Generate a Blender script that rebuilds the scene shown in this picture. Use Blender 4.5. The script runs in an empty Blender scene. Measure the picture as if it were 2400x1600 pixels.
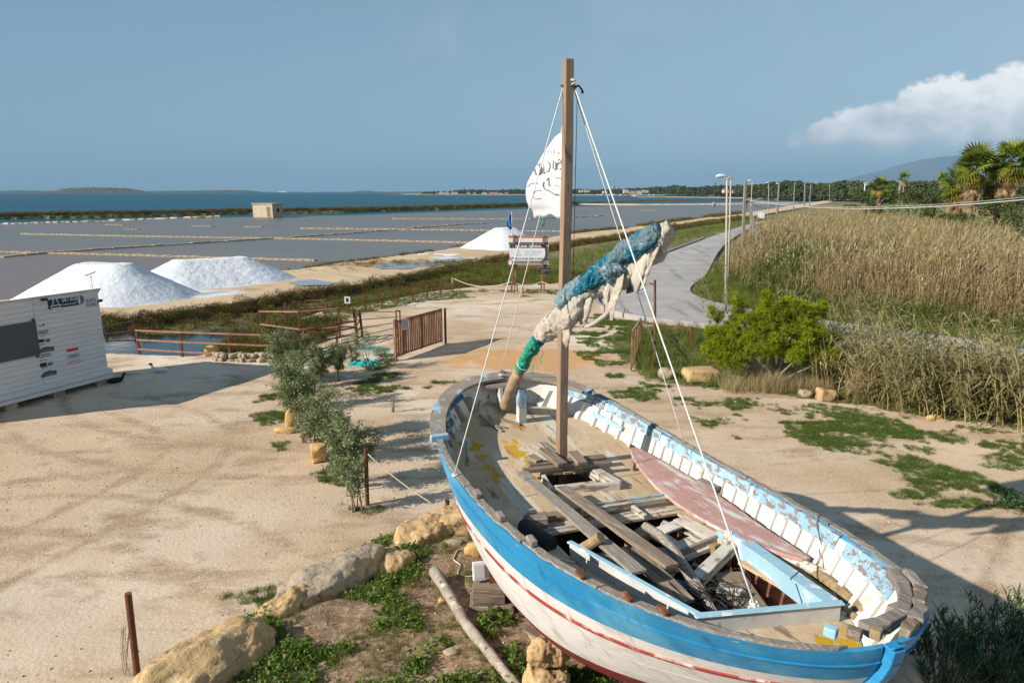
import bpy, math, random
import numpy as np
from mathutils import Vector, Matrix
R = math.radians
rng = np.random.default_rng(7)
random.seed(7)
sc = bpy.context.scene
COL = sc.collection

# ------------------------------------------------------------------ camera, sky, sun
CF = 1600.0; CP = math.atan(351 / 1600.0); CH = 6.2          # focal length in photo pixels, pitch, height
cam_d = bpy.data.cameras.new("camera"); cam = bpy.data.objects.new("camera", cam_d); COL.objects.link(cam)
cam.location = (0, 0, CH); cam.rotation_euler = (math.pi / 2 - CP, 0, 0)
cam_d.sensor_width = 36; cam_d.lens = 36 * CF / 2400; cam_d.clip_start = 0.05; cam_d.clip_end = 80000
sc.camera = cam

SUN_EL, SUN_AZ = 29.0, math.atan2(-.397, -.918)                 # direction towards the sun
world = bpy.data.worlds.new("World"); sc.world = world; world.use_nodes = True
nt = world.node_tree; nt.nodes.clear()
N = nt.nodes.new; LK = nt.links.new
out = N("ShaderNodeOutputWorld"); bg = N("ShaderNodeBackground"); bg.inputs[1].default_value = .085
sky = N("ShaderNodeTexSky"); sky.sky_type = 'NISHITA'; sky.sun_disc = False
sky.sun_elevation = R(SUN_EL); sky.sun_rotation = math.pi / 2 - SUN_AZ
sky.altitude = 200; sky.air_density = 1.0; sky.dust_density = 0.0; sky.ozone_density = 3.0
hs = N("ShaderNodeHueSaturation"); hs.inputs["Hue"].default_value = .485; hs.inputs["Saturation"].default_value = .95; hs.inputs["Value"].default_value = .78
LK(sky.outputs[0], hs.inputs["Color"])

def wmath(op, a, b=None, c=None):
    n = N("ShaderNodeMath"); n.operation = op
    for i, v in enumerate((a, b, c)):
        if v is None: continue
        if isinstance(v, (int, float)): n.inputs[i].default_value = v
        else: LK(v, n.inputs[i])
    return n.outputs[0]
tc = N("ShaderNodeTexCoord"); sx = N("ShaderNodeSeparateXYZ"); LK(tc.outputs["Generated"], sx.inputs[0])
hyp = wmath('SQRT', wmath('ADD', wmath('MULTIPLY', sx.outputs[0], sx.outputs[0]), wmath('MULTIPLY', sx.outputs[1], sx.outputs[1])))
el = wmath('MULTIPLY', wmath('ARCTAN2', sx.outputs[2], hyp), 57.2958)      # elevation, degrees
az = wmath('MULTIPLY', wmath('ARCTAN2', sx.outputs[0], sx.outputs[1]), 57.2958)  # azimuth from +Y towards +X, degrees
cmb = N("ShaderNodeCombineXYZ"); LK(az, cmb.inputs[0]); LK(wmath('MULTIPLY', el, 1.35), cmb.inputs[1]); cmb.inputs[2].default_value = 3.1
nz = N("ShaderNodeTexNoise"); nz.inputs["Scale"].default_value = .42; nz.inputs["Detail"].default_value = 9; nz.inputs["Roughness"].default_value = .56
LK(cmb.outputs[0], nz.inputs["Vector"])
nzl = N("ShaderNodeTexNoise"); nzl.inputs["Scale"].default_value = .17; nzl.inputs["Detail"].default_value = 2; LK(cmb.outputs[0], nzl.inputs["Vector"])
def blob(a0, e0, ra, re):
    x = wmath('DIVIDE', wmath('SUBTRACT', az, a0), ra); y = wmath('DIVIDE', wmath('SUBTRACT', el, e0), re)
    return wmath('SUBTRACT', 1.0, wmath('SQRT', wmath('ADD', wmath('MULTIPLY', x, x), wmath('MULTIPLY', y, y))))
CLOUD = [(24.2, 3.6, 3.0, 1.5), (27.3, 4.2, 3.2, 2.1), (30.6, 4.7, 3.0, 2.8), (34.8, 5.0, 3.2, 3.1), (38.5, 5.0, 4.2, 3.1), (46, 4.6, 6, 3.0)]
m = None
for b in CLOUD:
    v = blob(*b); m = v if m is None else wmath('MAXIMUM', m, v)
dens = wmath('ADD', wmath('MULTIPLY', m, .9), wmath('MULTIPLY', wmath('SUBTRACT', nz.outputs[0], .5), 1.25))
base = N("ShaderNodeMapRange"); base.interpolation_type = 'SMOOTHSTEP'; LK(el, base.inputs[0])
base.inputs[1].default_value = 2.1; base.inputs[2].default_value = 4.0
cov = N("ShaderNodeMapRange"); cov.interpolation_type = 'SMOOTHSTEP'; LK(dens, cov.inputs[0]); cov.inputs[1].default_value = -.06; cov.inputs[2].default_value = .16
cover = wmath('MULTIPLY', wmath('MULTIPLY', cov.outputs[0], base.outputs[0]), .93)
shn = N("ShaderNodeMapRange"); LK(wmath('ADD', wmath('MULTIPLY', nz.outputs[0], 1.5), wmath('MULTIPLY', el, .11)), shn.inputs[0]); shn.inputs[1].default_value = .95; shn.inputs[2].default_value = 1.65
cc = N("ShaderNodeMixRGB"); LK(shn.outputs[0], cc.inputs[0]); cc.inputs[1].default_value = (4.4, 4.9, 5.5, 1); cc.inputs[2].default_value = (9.6, 9.4, 9.3, 1)
mx = N("ShaderNodeMixRGB"); LK(cover, mx.inputs[0]); LK(cc.outputs[0], mx.inputs[2])
# thin veil of high haze cloud towards the right
vn = N("ShaderNodeMapRange"); LK(wmath('ADD', nzl.outputs[0], wmath('MULTIPLY', az, .006)), vn.inputs[0]); vn.inputs[1].default_value = .5; vn.inputs[2].default_value = .95; vn.inputs[4].default_value = .38
mv = N("ShaderNodeMixRGB"); LK(vn.outputs[0], mv.inputs[0]); ge = N("ShaderNodeMapRange"); LK(el, ge.inputs[0]); ge.inputs[1].default_value = 0; ge.inputs[2].default_value = 32; ge.inputs[3].default_value = .80; ge.inputs[4].default_value = .25
sk2 = N("ShaderNodeMixRGB"); LK(ge.outputs[0], sk2.inputs[0]); LK(hs.outputs[0], sk2.inputs[1]); azf = wmath('ADD', .5, wmath('MULTIPLY', .5, wmath('COSINE', wmath('MULTIPLY', wmath('SUBTRACT', az, 60.0), math.pi / 180))))
azc = N("ShaderNodeMixRGB"); LK(azf, azc.inputs[0]); azc.inputs[1].default_value = (.75, 1.75, 2.8, 1); azc.inputs[2].default_value = (3.15, 4.35, 5.45, 1); LK(azc.outputs[0], sk2.inputs[2])
LK(sk2.outputs[0], mv.inputs[1]); mv.inputs[2].default_value = (3.5, 4.3, 5.2, 1)
LK(mv.outputs[0], mx.inputs[1]); LK(mx.outputs[0], bg.inputs[0]); LK(bg.outputs[0], out.inputs[0])

sun_d = bpy.data.lights.new("sun", 'SUN'); sun = bpy.data.objects.new("sun", sun_d); COL.objects.link(sun)
sun_d.energy = 5.0; sun_d.angle = R(.55); sun_d.color = (1.0, .93, .82)
ce = math.cos(R(SUN_EL)); SDIR = Vector((math.cos(SUN_AZ) * ce, math.sin(SUN_AZ) * ce, math.sin(R(SUN_EL))))
sun.rotation_euler = SDIR.to_track_quat('Z', 'Y').to_euler()
vs = sc.view_settings; vs.view_transform = 'Standard'; vs.look = 'None'; vs.exposure = .56; vs.gamma = 1; vs.use_curve_mapping = False
sc.cycles.max_bounces = 7; sc.cycles.diffuse_bounces = 3; sc.cycles.transparent_max_bounces = 12; sc.cycles.volume_bounces = 0

# ------------------------------------------------------------------ helpers
_c, _s = math.cos(CP), math.sin(CP)
def ray(px, py): return ((px - 1200), CF * _c - (py - 800) * _s, -(CF * _s + (py - 800) * _c))
def G(px, py, z=0.0):                                        # where the sight line through a photo point meets height z
    X, Y, Z = ray(px, py); k = (z - CH) / Z
    return Vector((X * k, Y * k, z))
def AtY(px, py, y):                                          # the same, at distance y
    X, Y, Z = ray(px, py); k = y / Y
    return Vector((X * k, y, CH + Z * k))

def tag(o, label=None, cat=None, group=None, kind=None):
    if label: o['label'] = label
    if cat: o['category'] = cat
    if group: o['group'] = group
    if kind: o['kind'] = kind
    return o
def link(o, parent=None):
    COL.objects.link(o)
    if parent is not None: o.parent = parent
    return o
def empty(name, loc=(0, 0, 0), rz=0.0):
    o = bpy.data.objects.new(name, None); o.location = loc; o.rotation_euler = (0, 0, rz); o.empty_display_size = .1
    return link(o)
def copy_tree(o, parent=None):
    c = o.copy(); COL.objects.link(c); c.parent = parent
    for ch in list(o.children): copy_tree(ch, c)
    return c
def mesh_obj(name, V, F, m=None, parent=None, smooth=False, mats=None, fm=None):
    me = bpy.data.meshes.new(name)
    V = np.asarray(V, dtype=np.float32).reshape(-1, 3)
    if isinstance(F, np.ndarray) and F.ndim == 2:
        k = F.shape[1]; n = len(F)
        me.vertices.add(len(V)); me.vertices.foreach_set("co", V.ravel())
        me.loops.add(n * k); me.loops.foreach_set("vertex_index", F.astype(np.int32).ravel())
        me.polygons.add(n); me.polygons.foreach_set("loop_start", np.arange(0, n * k, k, dtype=np.int32))
        me.update(calc_edges=True)
    else:
        me.from_pydata(V.tolist(), [], [list(map(int, f)) for f in F])
    for x in (mats or ([m] if m else [])): me.materials.append(x)
    if fm is not None: me.polygons.foreach_set("material_index", np.asarray(fm, dtype=np.int32))
    if smooth: me.polygons.foreach_set("use_smooth", np.ones(len(me.polygons), dtype=bool))
    me.update()
    return link(bpy.data.objects.new(name, me), parent)

class MB:
    def __init__(s): s.V = []; s.F = []
    def add(s, V, F):
        b = len(s.V); s.V += [tuple(v) for v in V]; s.F += [tuple(b + i for i in f) for f in F]; return s
    def box(s, c, size, M=None, taper=1.0):
        hx, hy, hz = size[0] / 2, size[1] / 2, size[2] / 2; V = []
        for z, k in ((-hz, 1.0), (hz, taper)):
            for x, y in ((-hx, -hy), (hx, -hy), (hx, hy), (-hx, hy)): V.append(Vector((x * k, y * k, z)))
        if M is not None: V = [M @ v for v in V]
        c = Vector(c); V = [v + c for v in V]
        return s.add(V, [(0, 3, 2, 1), (4, 5, 6, 7), (0, 1, 5, 4), (1, 2, 6, 5), (2, 3, 7, 6), (3, 0, 4, 7)])
    def bar(s, p0, p1, w, t, up=(0, 0, 1), w1=None, jit=0.0, segs=1):
        p0, p1 = Vector(p0), Vector(p1); d = (p1 - p0).normalized(); up = Vector(up)
        sd = d.cross(up)
        sd = sd.normalized() if sd.length > 1e-4 else d.orthogonal().normalized()
        u = sd.cross(d).normalized(); w1 = w if w1 is None else w1; V = []
        for i in range(segs + 1):
            k = i / segs; p = p0.lerp(p1, k); ww = w + (w1 - w) * k
            j = lambda: random.uniform(-jit, jit)
            for a, b in ((-1, -1), (1, -1), (1, 1), (-1, 1)): V.append(p + sd * (a * ww / 2 + j()) + u * (b * t / 2 + j()))
        F = [(0, 3, 2, 1), tuple(4 * segs + q for q in (0, 1, 2, 3))]
        for i in range(segs):
            b = 4 * i
            for q in range(4): F.append((b + q, b + (q + 1) % 4, b + 4 + (q + 1) % 4, b + 4 + q))
        return s.add(V, F)
    def tube(s, pts, r, n=8, cap=True, jit=0.0):
        pts = [Vector(p) for p in pts]; m = len(pts)
        rr = list(r) if hasattr(r, '__len__') else [r] * m; V = []; nrm = None
        for i, p in enumerate(pts):
            d = (pts[min(i + 1, m - 1)] - pts[max(i - 1, 0)]).normalized()
            nrm = d.orthogonal().normalized() if nrm is None else (nrm - d * nrm.dot(d)).normalized()
            bn = d.cross(nrm)
            for k in range(n):
                a = 2 * math.pi * k / n; q = rr[i] * (1 + random.uniform(-jit, jit))
                V.append(p + nrm * math.cos(a) * q + bn * math.sin(a) * q)
        F = [(i * n + k, i * n + (k + 1) % n, (i + 1) * n + (k + 1) % n, (i + 1) * n + k) for i in range(m - 1) for k in range(n)]
        if cap: F += [tuple(range(n - 1, -1, -1)), tuple((m - 1) * n + k for k in range(n))]
        return s.add(V, F)
    def build(s, name, m, parent=None, smooth=False): return mesh_obj(name, s.V, s.F, m, parent, smooth)
def bevel(o, w=.006, seg=2):
    b = o.modifiers.new("bevel", 'BEVEL'); b.width = w; b.segments = seg; b.limit_method = 'ANGLE'; return o

def rock_mesh(name, size, m, parent=None, seed=0, boxy=.0, sub=3, rough=.18):
    """A lump of stone: a subdivided cube pulled between a ball and a block, then chipped."""
    rs = np.random.default_rng(seed); n = 2 ** sub + 1
    g = np.linspace(-1, 1, n); V = []; F = []; idx = {}
    def vid(p):
        k = tuple(np.round(p, 4))
        if k not in idx: idx[k] = len(V); V.append(p)
        return idx[k]
    for ax in range(3):
        for sgn in (-1, 1):
            for i in range(n - 1):
                for j in range(n - 1):
                    q = []
                    for a, b in ((i, j), (i + 1, j), (i + 1, j + 1), (i, j + 1)):
                        p = np.zeros(3); p[ax] = sgn; p[(ax + 1) % 3] = g[a]; p[(ax + 2) % 3] = g[b]; q.append(vid(p))
                    F.append(q if sgn > 0 else q[::-1])
    V = np.array(V); ball = V / np.linalg.norm(V, axis=1, keepdims=True)
    P = V * boxy * .82 + ball * (1 - boxy)
    d = np.zeros(len(P))
    for k in range(22):
        u = rs.normal(size=3); u /= np.linalg.norm(u)
        f = rs.uniform(1.5, 9); d += np.sin((P @ u) * f + rs.uniform(0, 6)) * (1.0 / f) * rough * 1.0
    P = P * (1 + d[:, None] * .8)
    P = P * np.asarray(size) / 2
    return mesh_obj(name, P, np.array(F), m, parent, smooth=boxy < .3)

# ------------------------------------------------------------------ materials
MATS = {}
def srgb(h):
    h = h.lstrip('#'); c = [int(h[i:i + 2], 16) / 255 for i in (0, 2, 4)]
    return tuple(x / 12.92 if x <= .04045 else ((x + .055) / 1.055) ** 2.4 for x in c)
def mat(name, base, base2=None, vs=3.0, rough=.85, layers=(), bump=.25, bs=30.0, spec=.25, stretch=(1, 1, 1), rnd=.0, metallic=0.0,
        transl=0.0, attr=None, bdist=.01, coords='Object', detail=6.0, bstretch=None, isl=0.0):
    """Principled surface: two-tone noise base, then masked layers (colour, scale, threshold, softness, stretch), and a fine relief."""
    m = bpy.data.materials.new(name); m.use_nodes = True; t = m.node_tree; n = t.nodes; l = t.links; n.clear()
    o = n.new("ShaderNodeOutputMaterial"); b = n.new("ShaderNodeBsdfPrincipled")
    b.inputs["Roughness"].default_value = rough; b.inputs["Specular IOR Level"].default_value = spec; b.inputs["Metallic"].default_value = metallic
    tcn = n.new("ShaderNodeTexCoord")
    def mp(st):
        q = n.new("ShaderNodeMapping"); q.inputs["Scale"].default_value = st; l.new(tcn.outputs[coords], q.inputs[0]); return q.outputs[0]
    def noise(scale, st, det=detail, w=None):
        q = n.new("ShaderNodeTexNoise"); q.inputs["Scale"].default_value = scale; q.inputs["Detail"].default_value = det
        q.inputs["Roughness"].default_value = .6; l.new(mp(st), q.inputs["Vector"]); return q.outputs["Fac"]
    base2 = base2 or tuple(x * .72 for x in base)
    q = n.new("ShaderNodeMixRGB"); q.inputs[1].default_value = (*base, 1); q.inputs[2].default_value = (*base2, 1)
    r = n.new("ShaderNodeMapRange"); l.new(noise(vs, stretch), r.inputs[0]); r.inputs[1].default_value = .36; r.inputs[2].default_value = .64; l.new(r.outputs[0], q.inputs[0])
    cur = q.outputs[0]
    for i, L in enumerate(layers):
        c2, s2, th, so = L[:4]; st = L[4] if len(L) > 4 else (1, 1, 1)
        r = n.new("ShaderNodeMapRange"); src = noise(s2, st, 7.0)
        if len(L) > 5:                                        # weighted by a painted vertex attribute
            at = n.new("ShaderNodeAttribute"); at.attribute_name = L[5]
            ad = n.new("ShaderNodeMath"); ad.operation = 'MULTIPLY_ADD'; l.new(at.outputs["Fac"], ad.inputs[0]); ad.inputs[1].default_value = L[6] if len(L) > 6 else 1.0
            l.new(src, ad.inputs[2]); src = ad.outputs[0]
        l.new(src, r.inputs[0]); r.inputs[1].default_value = th - so; r.inputs[2].default_value = th + so
        q = n.new("ShaderNodeMixRGB"); l.new(r.outputs[0], q.inputs[0]); l.new(cur, q.inputs[1]); q.inputs[2].default_value = (*c2, 1); cur = q.outputs[0]
    if rnd > 0 or isl > 0:
        hsn = n.new("ShaderNodeHueSaturation"); mr = n.new("ShaderNodeMapRange")
        if isl > 0:
            gi = n.new("ShaderNodeNewGeometry"); l.new(gi.outputs["Random Per Island"], mr.inputs[0]); rr_ = isl
        else:
            oi = n.new("ShaderNodeObjectInfo"); l.new(oi.outputs["Random"], mr.inputs[0]); rr_ = rnd
        mr.inputs[3].default_value = 1 - rr_; mr.inputs[4].default_value = 1 + rr_
        l.new(mr.outputs[0], hsn.inputs["Value"]); l.new(cur, hsn.inputs["Color"]); cur = hsn.outputs[0]
    l.new(cur, b.inputs["Base Color"])
    if bump > 0:
        bp = n.new("ShaderNodeBump"); bp.inputs["Strength"].default_value = bump; bp.inputs["Distance"].default_value = bdist
        l.new(noise(bs, bstretch or stretch, 5.0), bp.inputs["Height"]); l.new(bp.outputs[0], b.inputs["Normal"])
    sh = b.outputs[0]
    if transl > 0:
        tr = n.new("ShaderNodeBsdfTranslucent"); l.new(cur, tr.inputs[0]); ms = n.new("ShaderNodeMixShader"); ms.inputs[0].default_value = transl
        l.new(sh, ms.inputs[1]); l.new(tr.outputs[0], ms.inputs[2]); sh = ms.outputs[0]
    l.new(sh, o.inputs[0]); MATS[name] = m
    return m

def water_mat(name, col, col2, rough, bs, strength, st=(1, 1, 1), spec=.5, vs=.02, ripple2=None):
    m = mat(name, col, col2, vs=vs, rough=rough, bump=strength, bs=bs, spec=spec, stretch=st, bdist=.12, detail=4)
    return m

# ground and water
M_sand = mat('sand_ground', (.57, .42, .285), (.46, .315, .195), vs=.22, rough=.95, bump=.5, bs=14, bdist=.03, detail=9, layers=[
    ((.70, .60, .48), .10, .54, .10),
    ((.36, .245, .15), 1.3, .80, .14, (1, 1, 1), 'track', .42),
    ((.36, .245, .15), .5, .585, .07, (1, 2.2, 1)),
    ((.30, .21, .13), 6, .68, .03),
    ((.64, .55, .44), 30, .60, .06),
    ((.30, .21, .135), 45, .70, .03),
    ((.56, .32, .145), 1.2, .75, .12, (1, 1, 1), 'orange', .5),
    ((.30, .195, .12), 1.6, .70, .12, (1, 1, 1), 'soil', .42),
    ((.42, .31, .21), 9, .88, .07, (1, 1, 1), 'soil', .32),
    ((.16, .10, .06), 14, .92, .04, (1, 1, 1), 'soil', .32),
    ((.13, .12, .045), 2.5, .76, .06, (1, 1, 1), 'green', .5)])
M_marsh = mat('marsh_ground', (.20, .16, .09), (.09, .10, .035), vs=.7, rough=.95, bump=.5, bs=6, bdist=.05, layers=[((.08, .12, .025), .35, .52, .08)])
M_field = mat('field_ground', (.24, .19, .095), (.13, .13, .05), vs=.15, rough=.95, bump=.4, bs=3, bdist=.1, layers=[((.30, .24, .13), .05, .60, .05)])
M_dike = mat('dike_sand', (.50, .36, .215), (.60, .46, .31), vs=.12, rough=.93, bump=.4, bs=8, bdist=.03, layers=[((.38, .26, .15), .4, .63, .06, (1, 1, 1)), ((.62, .60, .60), .35, .80, .05, (1, 1, 1), 'salt', .4), ((.30, .36, .44), .22, .88, .03, (1, 1, 1), 'salt', .4)])
M_road = mat('road_concrete', (.40, .375, .355), (.33, .31, .295), vs=.35, rough=.9, bump=.3, bs=25, bdist=.01, layers=[((.46, .44, .42), .15, .6, .08, (1, 3, 1)), ((.20, .19, .18), 1.4, .70, .02, (.5, 2, 1)), ((.52, .44, .34), .35, .68, .08), ((.25, .235, .22), .6, .60, .05, (2, .3, 1))])
M_sea = water_mat('sea_water', (.004, .055, .095), (.006, .085, .12), .45, .55, 1.0, (1, 2.2, 1), .22, .006)
M_pan = water_mat('pan_water', (.17, .15, .13), (.125, .135, .13), .38, 1.3, .8, (1, 2.0, 1), .34, .03)
M_pan2 = water_mat('pan_water_shallow', (.19, .14, .12), (.16, .14, .125), .38, 1.8, .7, (1, 2.0, 1), .36, .05)
M_pool = water_mat('pool_water', (.020, .034, .026), (.014, .024, .018), .06, 1.6, .10, (1, 1, 1), .6, .1)
M_salt = mat('salt', (.74, .74, .75), (.68, .70, .73), vs=1.5, rough=.7, bump=.5, bs=3.2, bdist=.14, layers=[((.74, .76, .80), .9, .60, .08)])
M_stone = mat('sandstone', (.50, .34, .17), (.38, .25, .12), vs=3, rough=.95, bump=.9, bs=14, bdist=.03, layers=[((.22, .16, .10), 4, .62, .05), ((.60, .45, .27), 7, .60, .05)])
M_stoneg = mat('grey_stone', (.42, .34, .24), (.28, .23, .17), vs=2.5, rough=.95, bump=.9, bs=11, bdist=.04, layers=[((.16, .13, .10), 3.4, .61, .04), ((.52, .38, .22), 2.0, .58, .05)])
M_block = mat('yellow_tuff', (.62, .40, .15), (.52, .33, .13), vs=4, rough=.95, bump=.7, bs=20, bdist=.02, layers=[((.34, .23, .12), 6, .66, .04)])
M_wallst = mat('pan_wall_stone', (.56, .43, .28), (.42, .32, .20), vs=.8, rough=.95, bump=.5, bs=6, bdist=.05, layers=[((.12, .10, .06), 1.6, .60, .05)])
# timber and paint
M_wood = mat('weathered_wood', (.27, .205, .145), (.17, .125, .09), vs=6, rough=.9, bump=.6, bs=22, stretch=(.6, 9, 9), bdist=.01, rnd=.14, layers=[((.40, .34, .28), 5, .60, .08, (.5, 8, 8)), ((.07, .05, .035), 10, .68, .03, (.4, 9, 9))])
M_woodz = mat('mast_wood', (.33, .22, .14), (.23, .15, .10), vs=5, rough=.88, bump=.6, bs=16, stretch=(9, 9, .5), bdist=.012, layers=[((.31, .23, .165), 4, .58, .08, (8, 8, .4)), ((.05, .032, .02), 7, .685, .025, (4, 4, .5)), ((.035, .022, .015), 3.4, .735, .012, (1, 1, 1))])
M_grey = mat('grey_wood', (.33, .29, .245), (.20, .165, .135), vs=6, rough=.92, bump=.7, bs=20, stretch=(.6, 8, 8), bdist=.012, rnd=.12, layers=[((.46, .42, .37), 7, .61, .06, (.5, 8, 8)), ((.08, .06, .045), 9, .66, .03, (.4, 8, 8)), ((.24, .42, .53), 5, .71, .02, (.6, 3, 3))])
M_blue = mat('hull_blue_paint', (.02, .215, .43), (.03, .27, .50), vs=2.5, rough=.5, bump=.2, bs=12, stretch=(.4, 2, 3), spec=.35, bdist=.012, layers=[((.10, .35, .54), 1.3, .58, .07), ((.03, .04, .05), 12, .715, .010), ((.28, .10, .04), 17, .735, .010), ((.42, .52, .56), 5, .715, .012, (.5, 2, 4)), ((.012, .13, .28), 3.0, .66, .04, (2.5, 1, .3))])
M_white = mat('hull_white_paint', (.76, .74, .71), (.70, .67, .64), vs=2.0, rough=.55, bump=.25, bs=11, stretch=(.4, 2, 2), spec=.3, bdist=.012, layers=[((.60, .56, .53), 3, .60, .06, (.4, 2, 3)), ((.54, .47, .40), 3.2, .62, .06, (2.6, 1, .3)), ((.05, .05, .05), 12, .71, .010), ((.46, .34, .27), 6, .70, .02, (.6, 1, 3))])
M_redline = mat('red_line_paint', (.42, .075, .06), (.34, .06, .05), vs=4, rough=.7, bump=.3, bs=30, layers=[((.68, .60, .57), 5.5, .57, .05, (.7, 1, 1)), ((.10, .06, .05), 12, .70, .02)])
M_redp = mat('red_antifouling', (.25, .035, .03), (.17, .028, .024), vs=2, rough=.75, bump=.3, bs=20, layers=[((.32, .16, .13), 5, .69, .03)])
M_inwhite = mat('bulwark_white', (.72, .69, .64), (.64, .60, .54), vs=3, rough=.8, bump=.4, bs=14, bdist=.012, rnd=.07, layers=[((.50, .40, .27), 4, .63, .05), ((.50, .35, .12), 8, .72, .02), ((.20, .15, .11), 11, .71, .02)])
M_inwhite2 = mat('bulwark_white_peeling', (.66, .63, .58), (.52, .48, .43), vs=3, rough=.85, bump=.5, bs=14, bdist=.015, rnd=.08, layers=[((.36, .30, .23), 4, .56, .04), ((.14, .11, .085), 6, .63, .03)])
M_ltblue = mat('light_blue_paint', (.30, .47, .56), (.25, .42, .53), vs=3, rough=.75, bump=.45, bs=22, bdist=.01, rnd=.05, layers=[((.24, .19, .18), 11, .53, .03, (.6, 1.6, 1.6)), ((.52, .62, .66), 14, .63, .03)])
M_ltblue2 = mat('light_blue_coaming', (.34, .53, .61), (.28, .46, .57), vs=3, rough=.7, bump=.3, bs=18, bdist=.008, layers=[((.66, .70, .70), 6, .60, .04), ((.30, .24, .20), 10, .71, .02)])
M_coamin = mat('coaming_white', (.56, .55, .53), (.46, .45, .43), vs=3, rough=.8, bump=.4, bs=18, bdist=.008, layers=[((.42, .19, .055), 3.2, .70, .035, (1, 1, .6)), ((.34, .26, .19), 8, .68, .03)])
M_dkblue = mat('dark_blue_inwale', (.035, .15, .27), (.03, .11, .20), vs=4, rough=.75, bump=.5, bs=20, bdist=.01, layers=[((.14, .30, .40), 8, .60, .03), ((.13, .10, .09), 7, .62, .02, (.6, 2, 2))])
M_deck = mat('deck_old_paint', (.58, .44, .29), (.46, .34, .215), vs=2.2, rough=.93, bump=.7, bs=17, bdist=.01, detail=9, layers=[
    ((.60, .54, .44), 1.6, .57, .05, (.5, 2, 1)), ((.22, .165, .105), 3.4, .62, .03, (.4, 3, 1)), ((.13, .10, .07), 12, .66, .02, (.4, 2.2, 1)), ((.52, .30, .015), 5.0, .76, .04, (1, 1, 1), 'lichen', .36), ((.42, .17, .05), 2.5, .86, .06, (1, 1, 1), 'rust', .5)])
M_pink = mat('pink_bench_paint', (.50, .29, .245), (.42, .235, .20), vs=3, rough=.85, bump=.4, bs=16, bdist=.008, layers=[((.60, .57, .55), 5, .57, .05, (.4, 1.6, 1)), ((.20, .13, .10), 7, .70, .03, (.4, 2, 1)), ((.56, .40, .34), 2, .60, .05)])
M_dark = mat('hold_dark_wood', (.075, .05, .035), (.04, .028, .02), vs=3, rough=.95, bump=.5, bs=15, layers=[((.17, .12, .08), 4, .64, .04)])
M_redin = mat('red_lead_wood', (.23, .085, .055), (.15, .06, .04), vs=3, rough=.9, bump=.5, bs=14, rnd=.15, layers=[((.33, .24, .17), 4, .61, .04, (1, 1, .4)), ((.07, .04, .03), 7, .66, .03)])
M_peel = mat('peeling_white_wood', (.60, .56, .50), (.50, .45, .38), vs=4, rough=.88, bump=.6, bs=18, bdist=.01, rnd=.08, layers=[((.27, .20, .14), 5, .57, .03, (.5, 3, 3)), ((.42, .16, .05), 9, .735, .02), ((.10, .08, .06), 9, .68, .02)])
M_log = mat('pale_bark', (.40, .34, .28), (.27, .22, .175), vs=5, rough=.95, bump=.8, bs=9, bdist=.02, layers=[((.14, .10, .08), 7, .63, .04), ((.55, .50, .44), 6, .62, .04)])
M_logy = mat('yellow_log', (.36, .26, .145), (.24, .165, .09), vs=5, rough=.92, bump=.6, bs=12, bdist=.012, stretch=(.4, 3, 3), layers=[((.08, .055, .035), 5, .67, .02, (.5, 3, 3))])
M_black = mat('black_char', (.02, .02, .022), (.035, .033, .032), vs=4, rough=.7, bump=.4, bs=14)
M_rust = mat('rusty_steel', (.17, .065, .032), (.105, .042, .024), vs=5, rough=.85, bump=.5, bs=25, layers=[((.28, .125, .06), 6, .62, .05), ((.06, .03, .02), 9, .68, .03)])
M_rustwood = mat('rust_stained_slat', (.26, .12, .06), (.17, .085, .048), vs=5, rough=.9, bump=.5, bs=16, stretch=(4, 4, .5), rnd=.2, layers=[((.38, .25, .17), 5, .58, .05, (5, 5, .4))])
M_iron = mat('dark_iron', (.05, .045, .043), (.08, .045, .03), vs=8, rough=.6, metallic=.4, bump=.2)
M_rope = mat('white_rope', (.72, .70, .66), (.58, .55, .50), vs=30, rough=.9, bump=.6, bs=90, bdist=.004)
M_ropew = mat('old_rope', (.48, .40, .29), (.36, .29, .20), vs=20, rough=.95, bump=.6, bs=60, bdist=.004)
M_cloth = mat('sail_canvas', (.56, .50, .42), (.48, .42, .345), vs=2.5, rough=.95, bump=.6, bs=9, bdist=.03, transl=.18, layers=[((.34, .28, .21), 3.4, .66, .06), ((.22, .33, .42), 9, .75, .02)])
M_net = mat('turquoise_net', (.008, .15, .22), (.006, .09, .15), vs=14, rough=.85, bump=1.0, bs=55, bdist=.02, layers=[((.03, .26, .34), 22, .58, .03), ((.13, .20, .23), 2.6, .58, .04), ((.42, .43, .40), 34, .64, .02), ((.02, .05, .07), 30, .62, .03)])
M_netg = mat('green_net', (.02, .32, .20), (.015, .22, .15), vs=14, rough=.85, bump=1.0, bs=55, bdist=.02, layers=[((.10, .45, .32), 22, .58, .03)])
M_netgrey = mat('grey_blue_net', (.20, .29, .33), (.13, .20, .24), vs=14, rough=.9, bump=1.0, bs=55, bdist=.02, layers=[((.42, .44, .43), 22, .6, .03)])
M_flag = mat('white_flag_cloth', (.80, .80, .80), (.76, .76, .77), vs=2, rough=.85, bump=.2, bs=8, transl=.35)
M_ink = mat('grey_ink', (.22, .22, .26), (.30, .30, .33), vs=9, rough=.9, bump=0, transl=.2)
M_hutw = mat('hut_white_boards', (.66, .65, .64), (.60, .59, .58), vs=1.2, rough=.7, bump=.2, bs=9, stretch=(1, 1, 4), rnd=.035, layers=[((.50, .49, .47), 3.0, .66, .05)])
M_hutg = mat('hut_grey_shutter', (.085, .09, .10), (.075, .08, .088), vs=2, rough=.5, bump=.1)
M_trim = mat('hut_roof_trim', (.50, .49, .47), (.42, .40, .38), vs=3, rough=.6, bump=.2)
M_pl = {}
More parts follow.
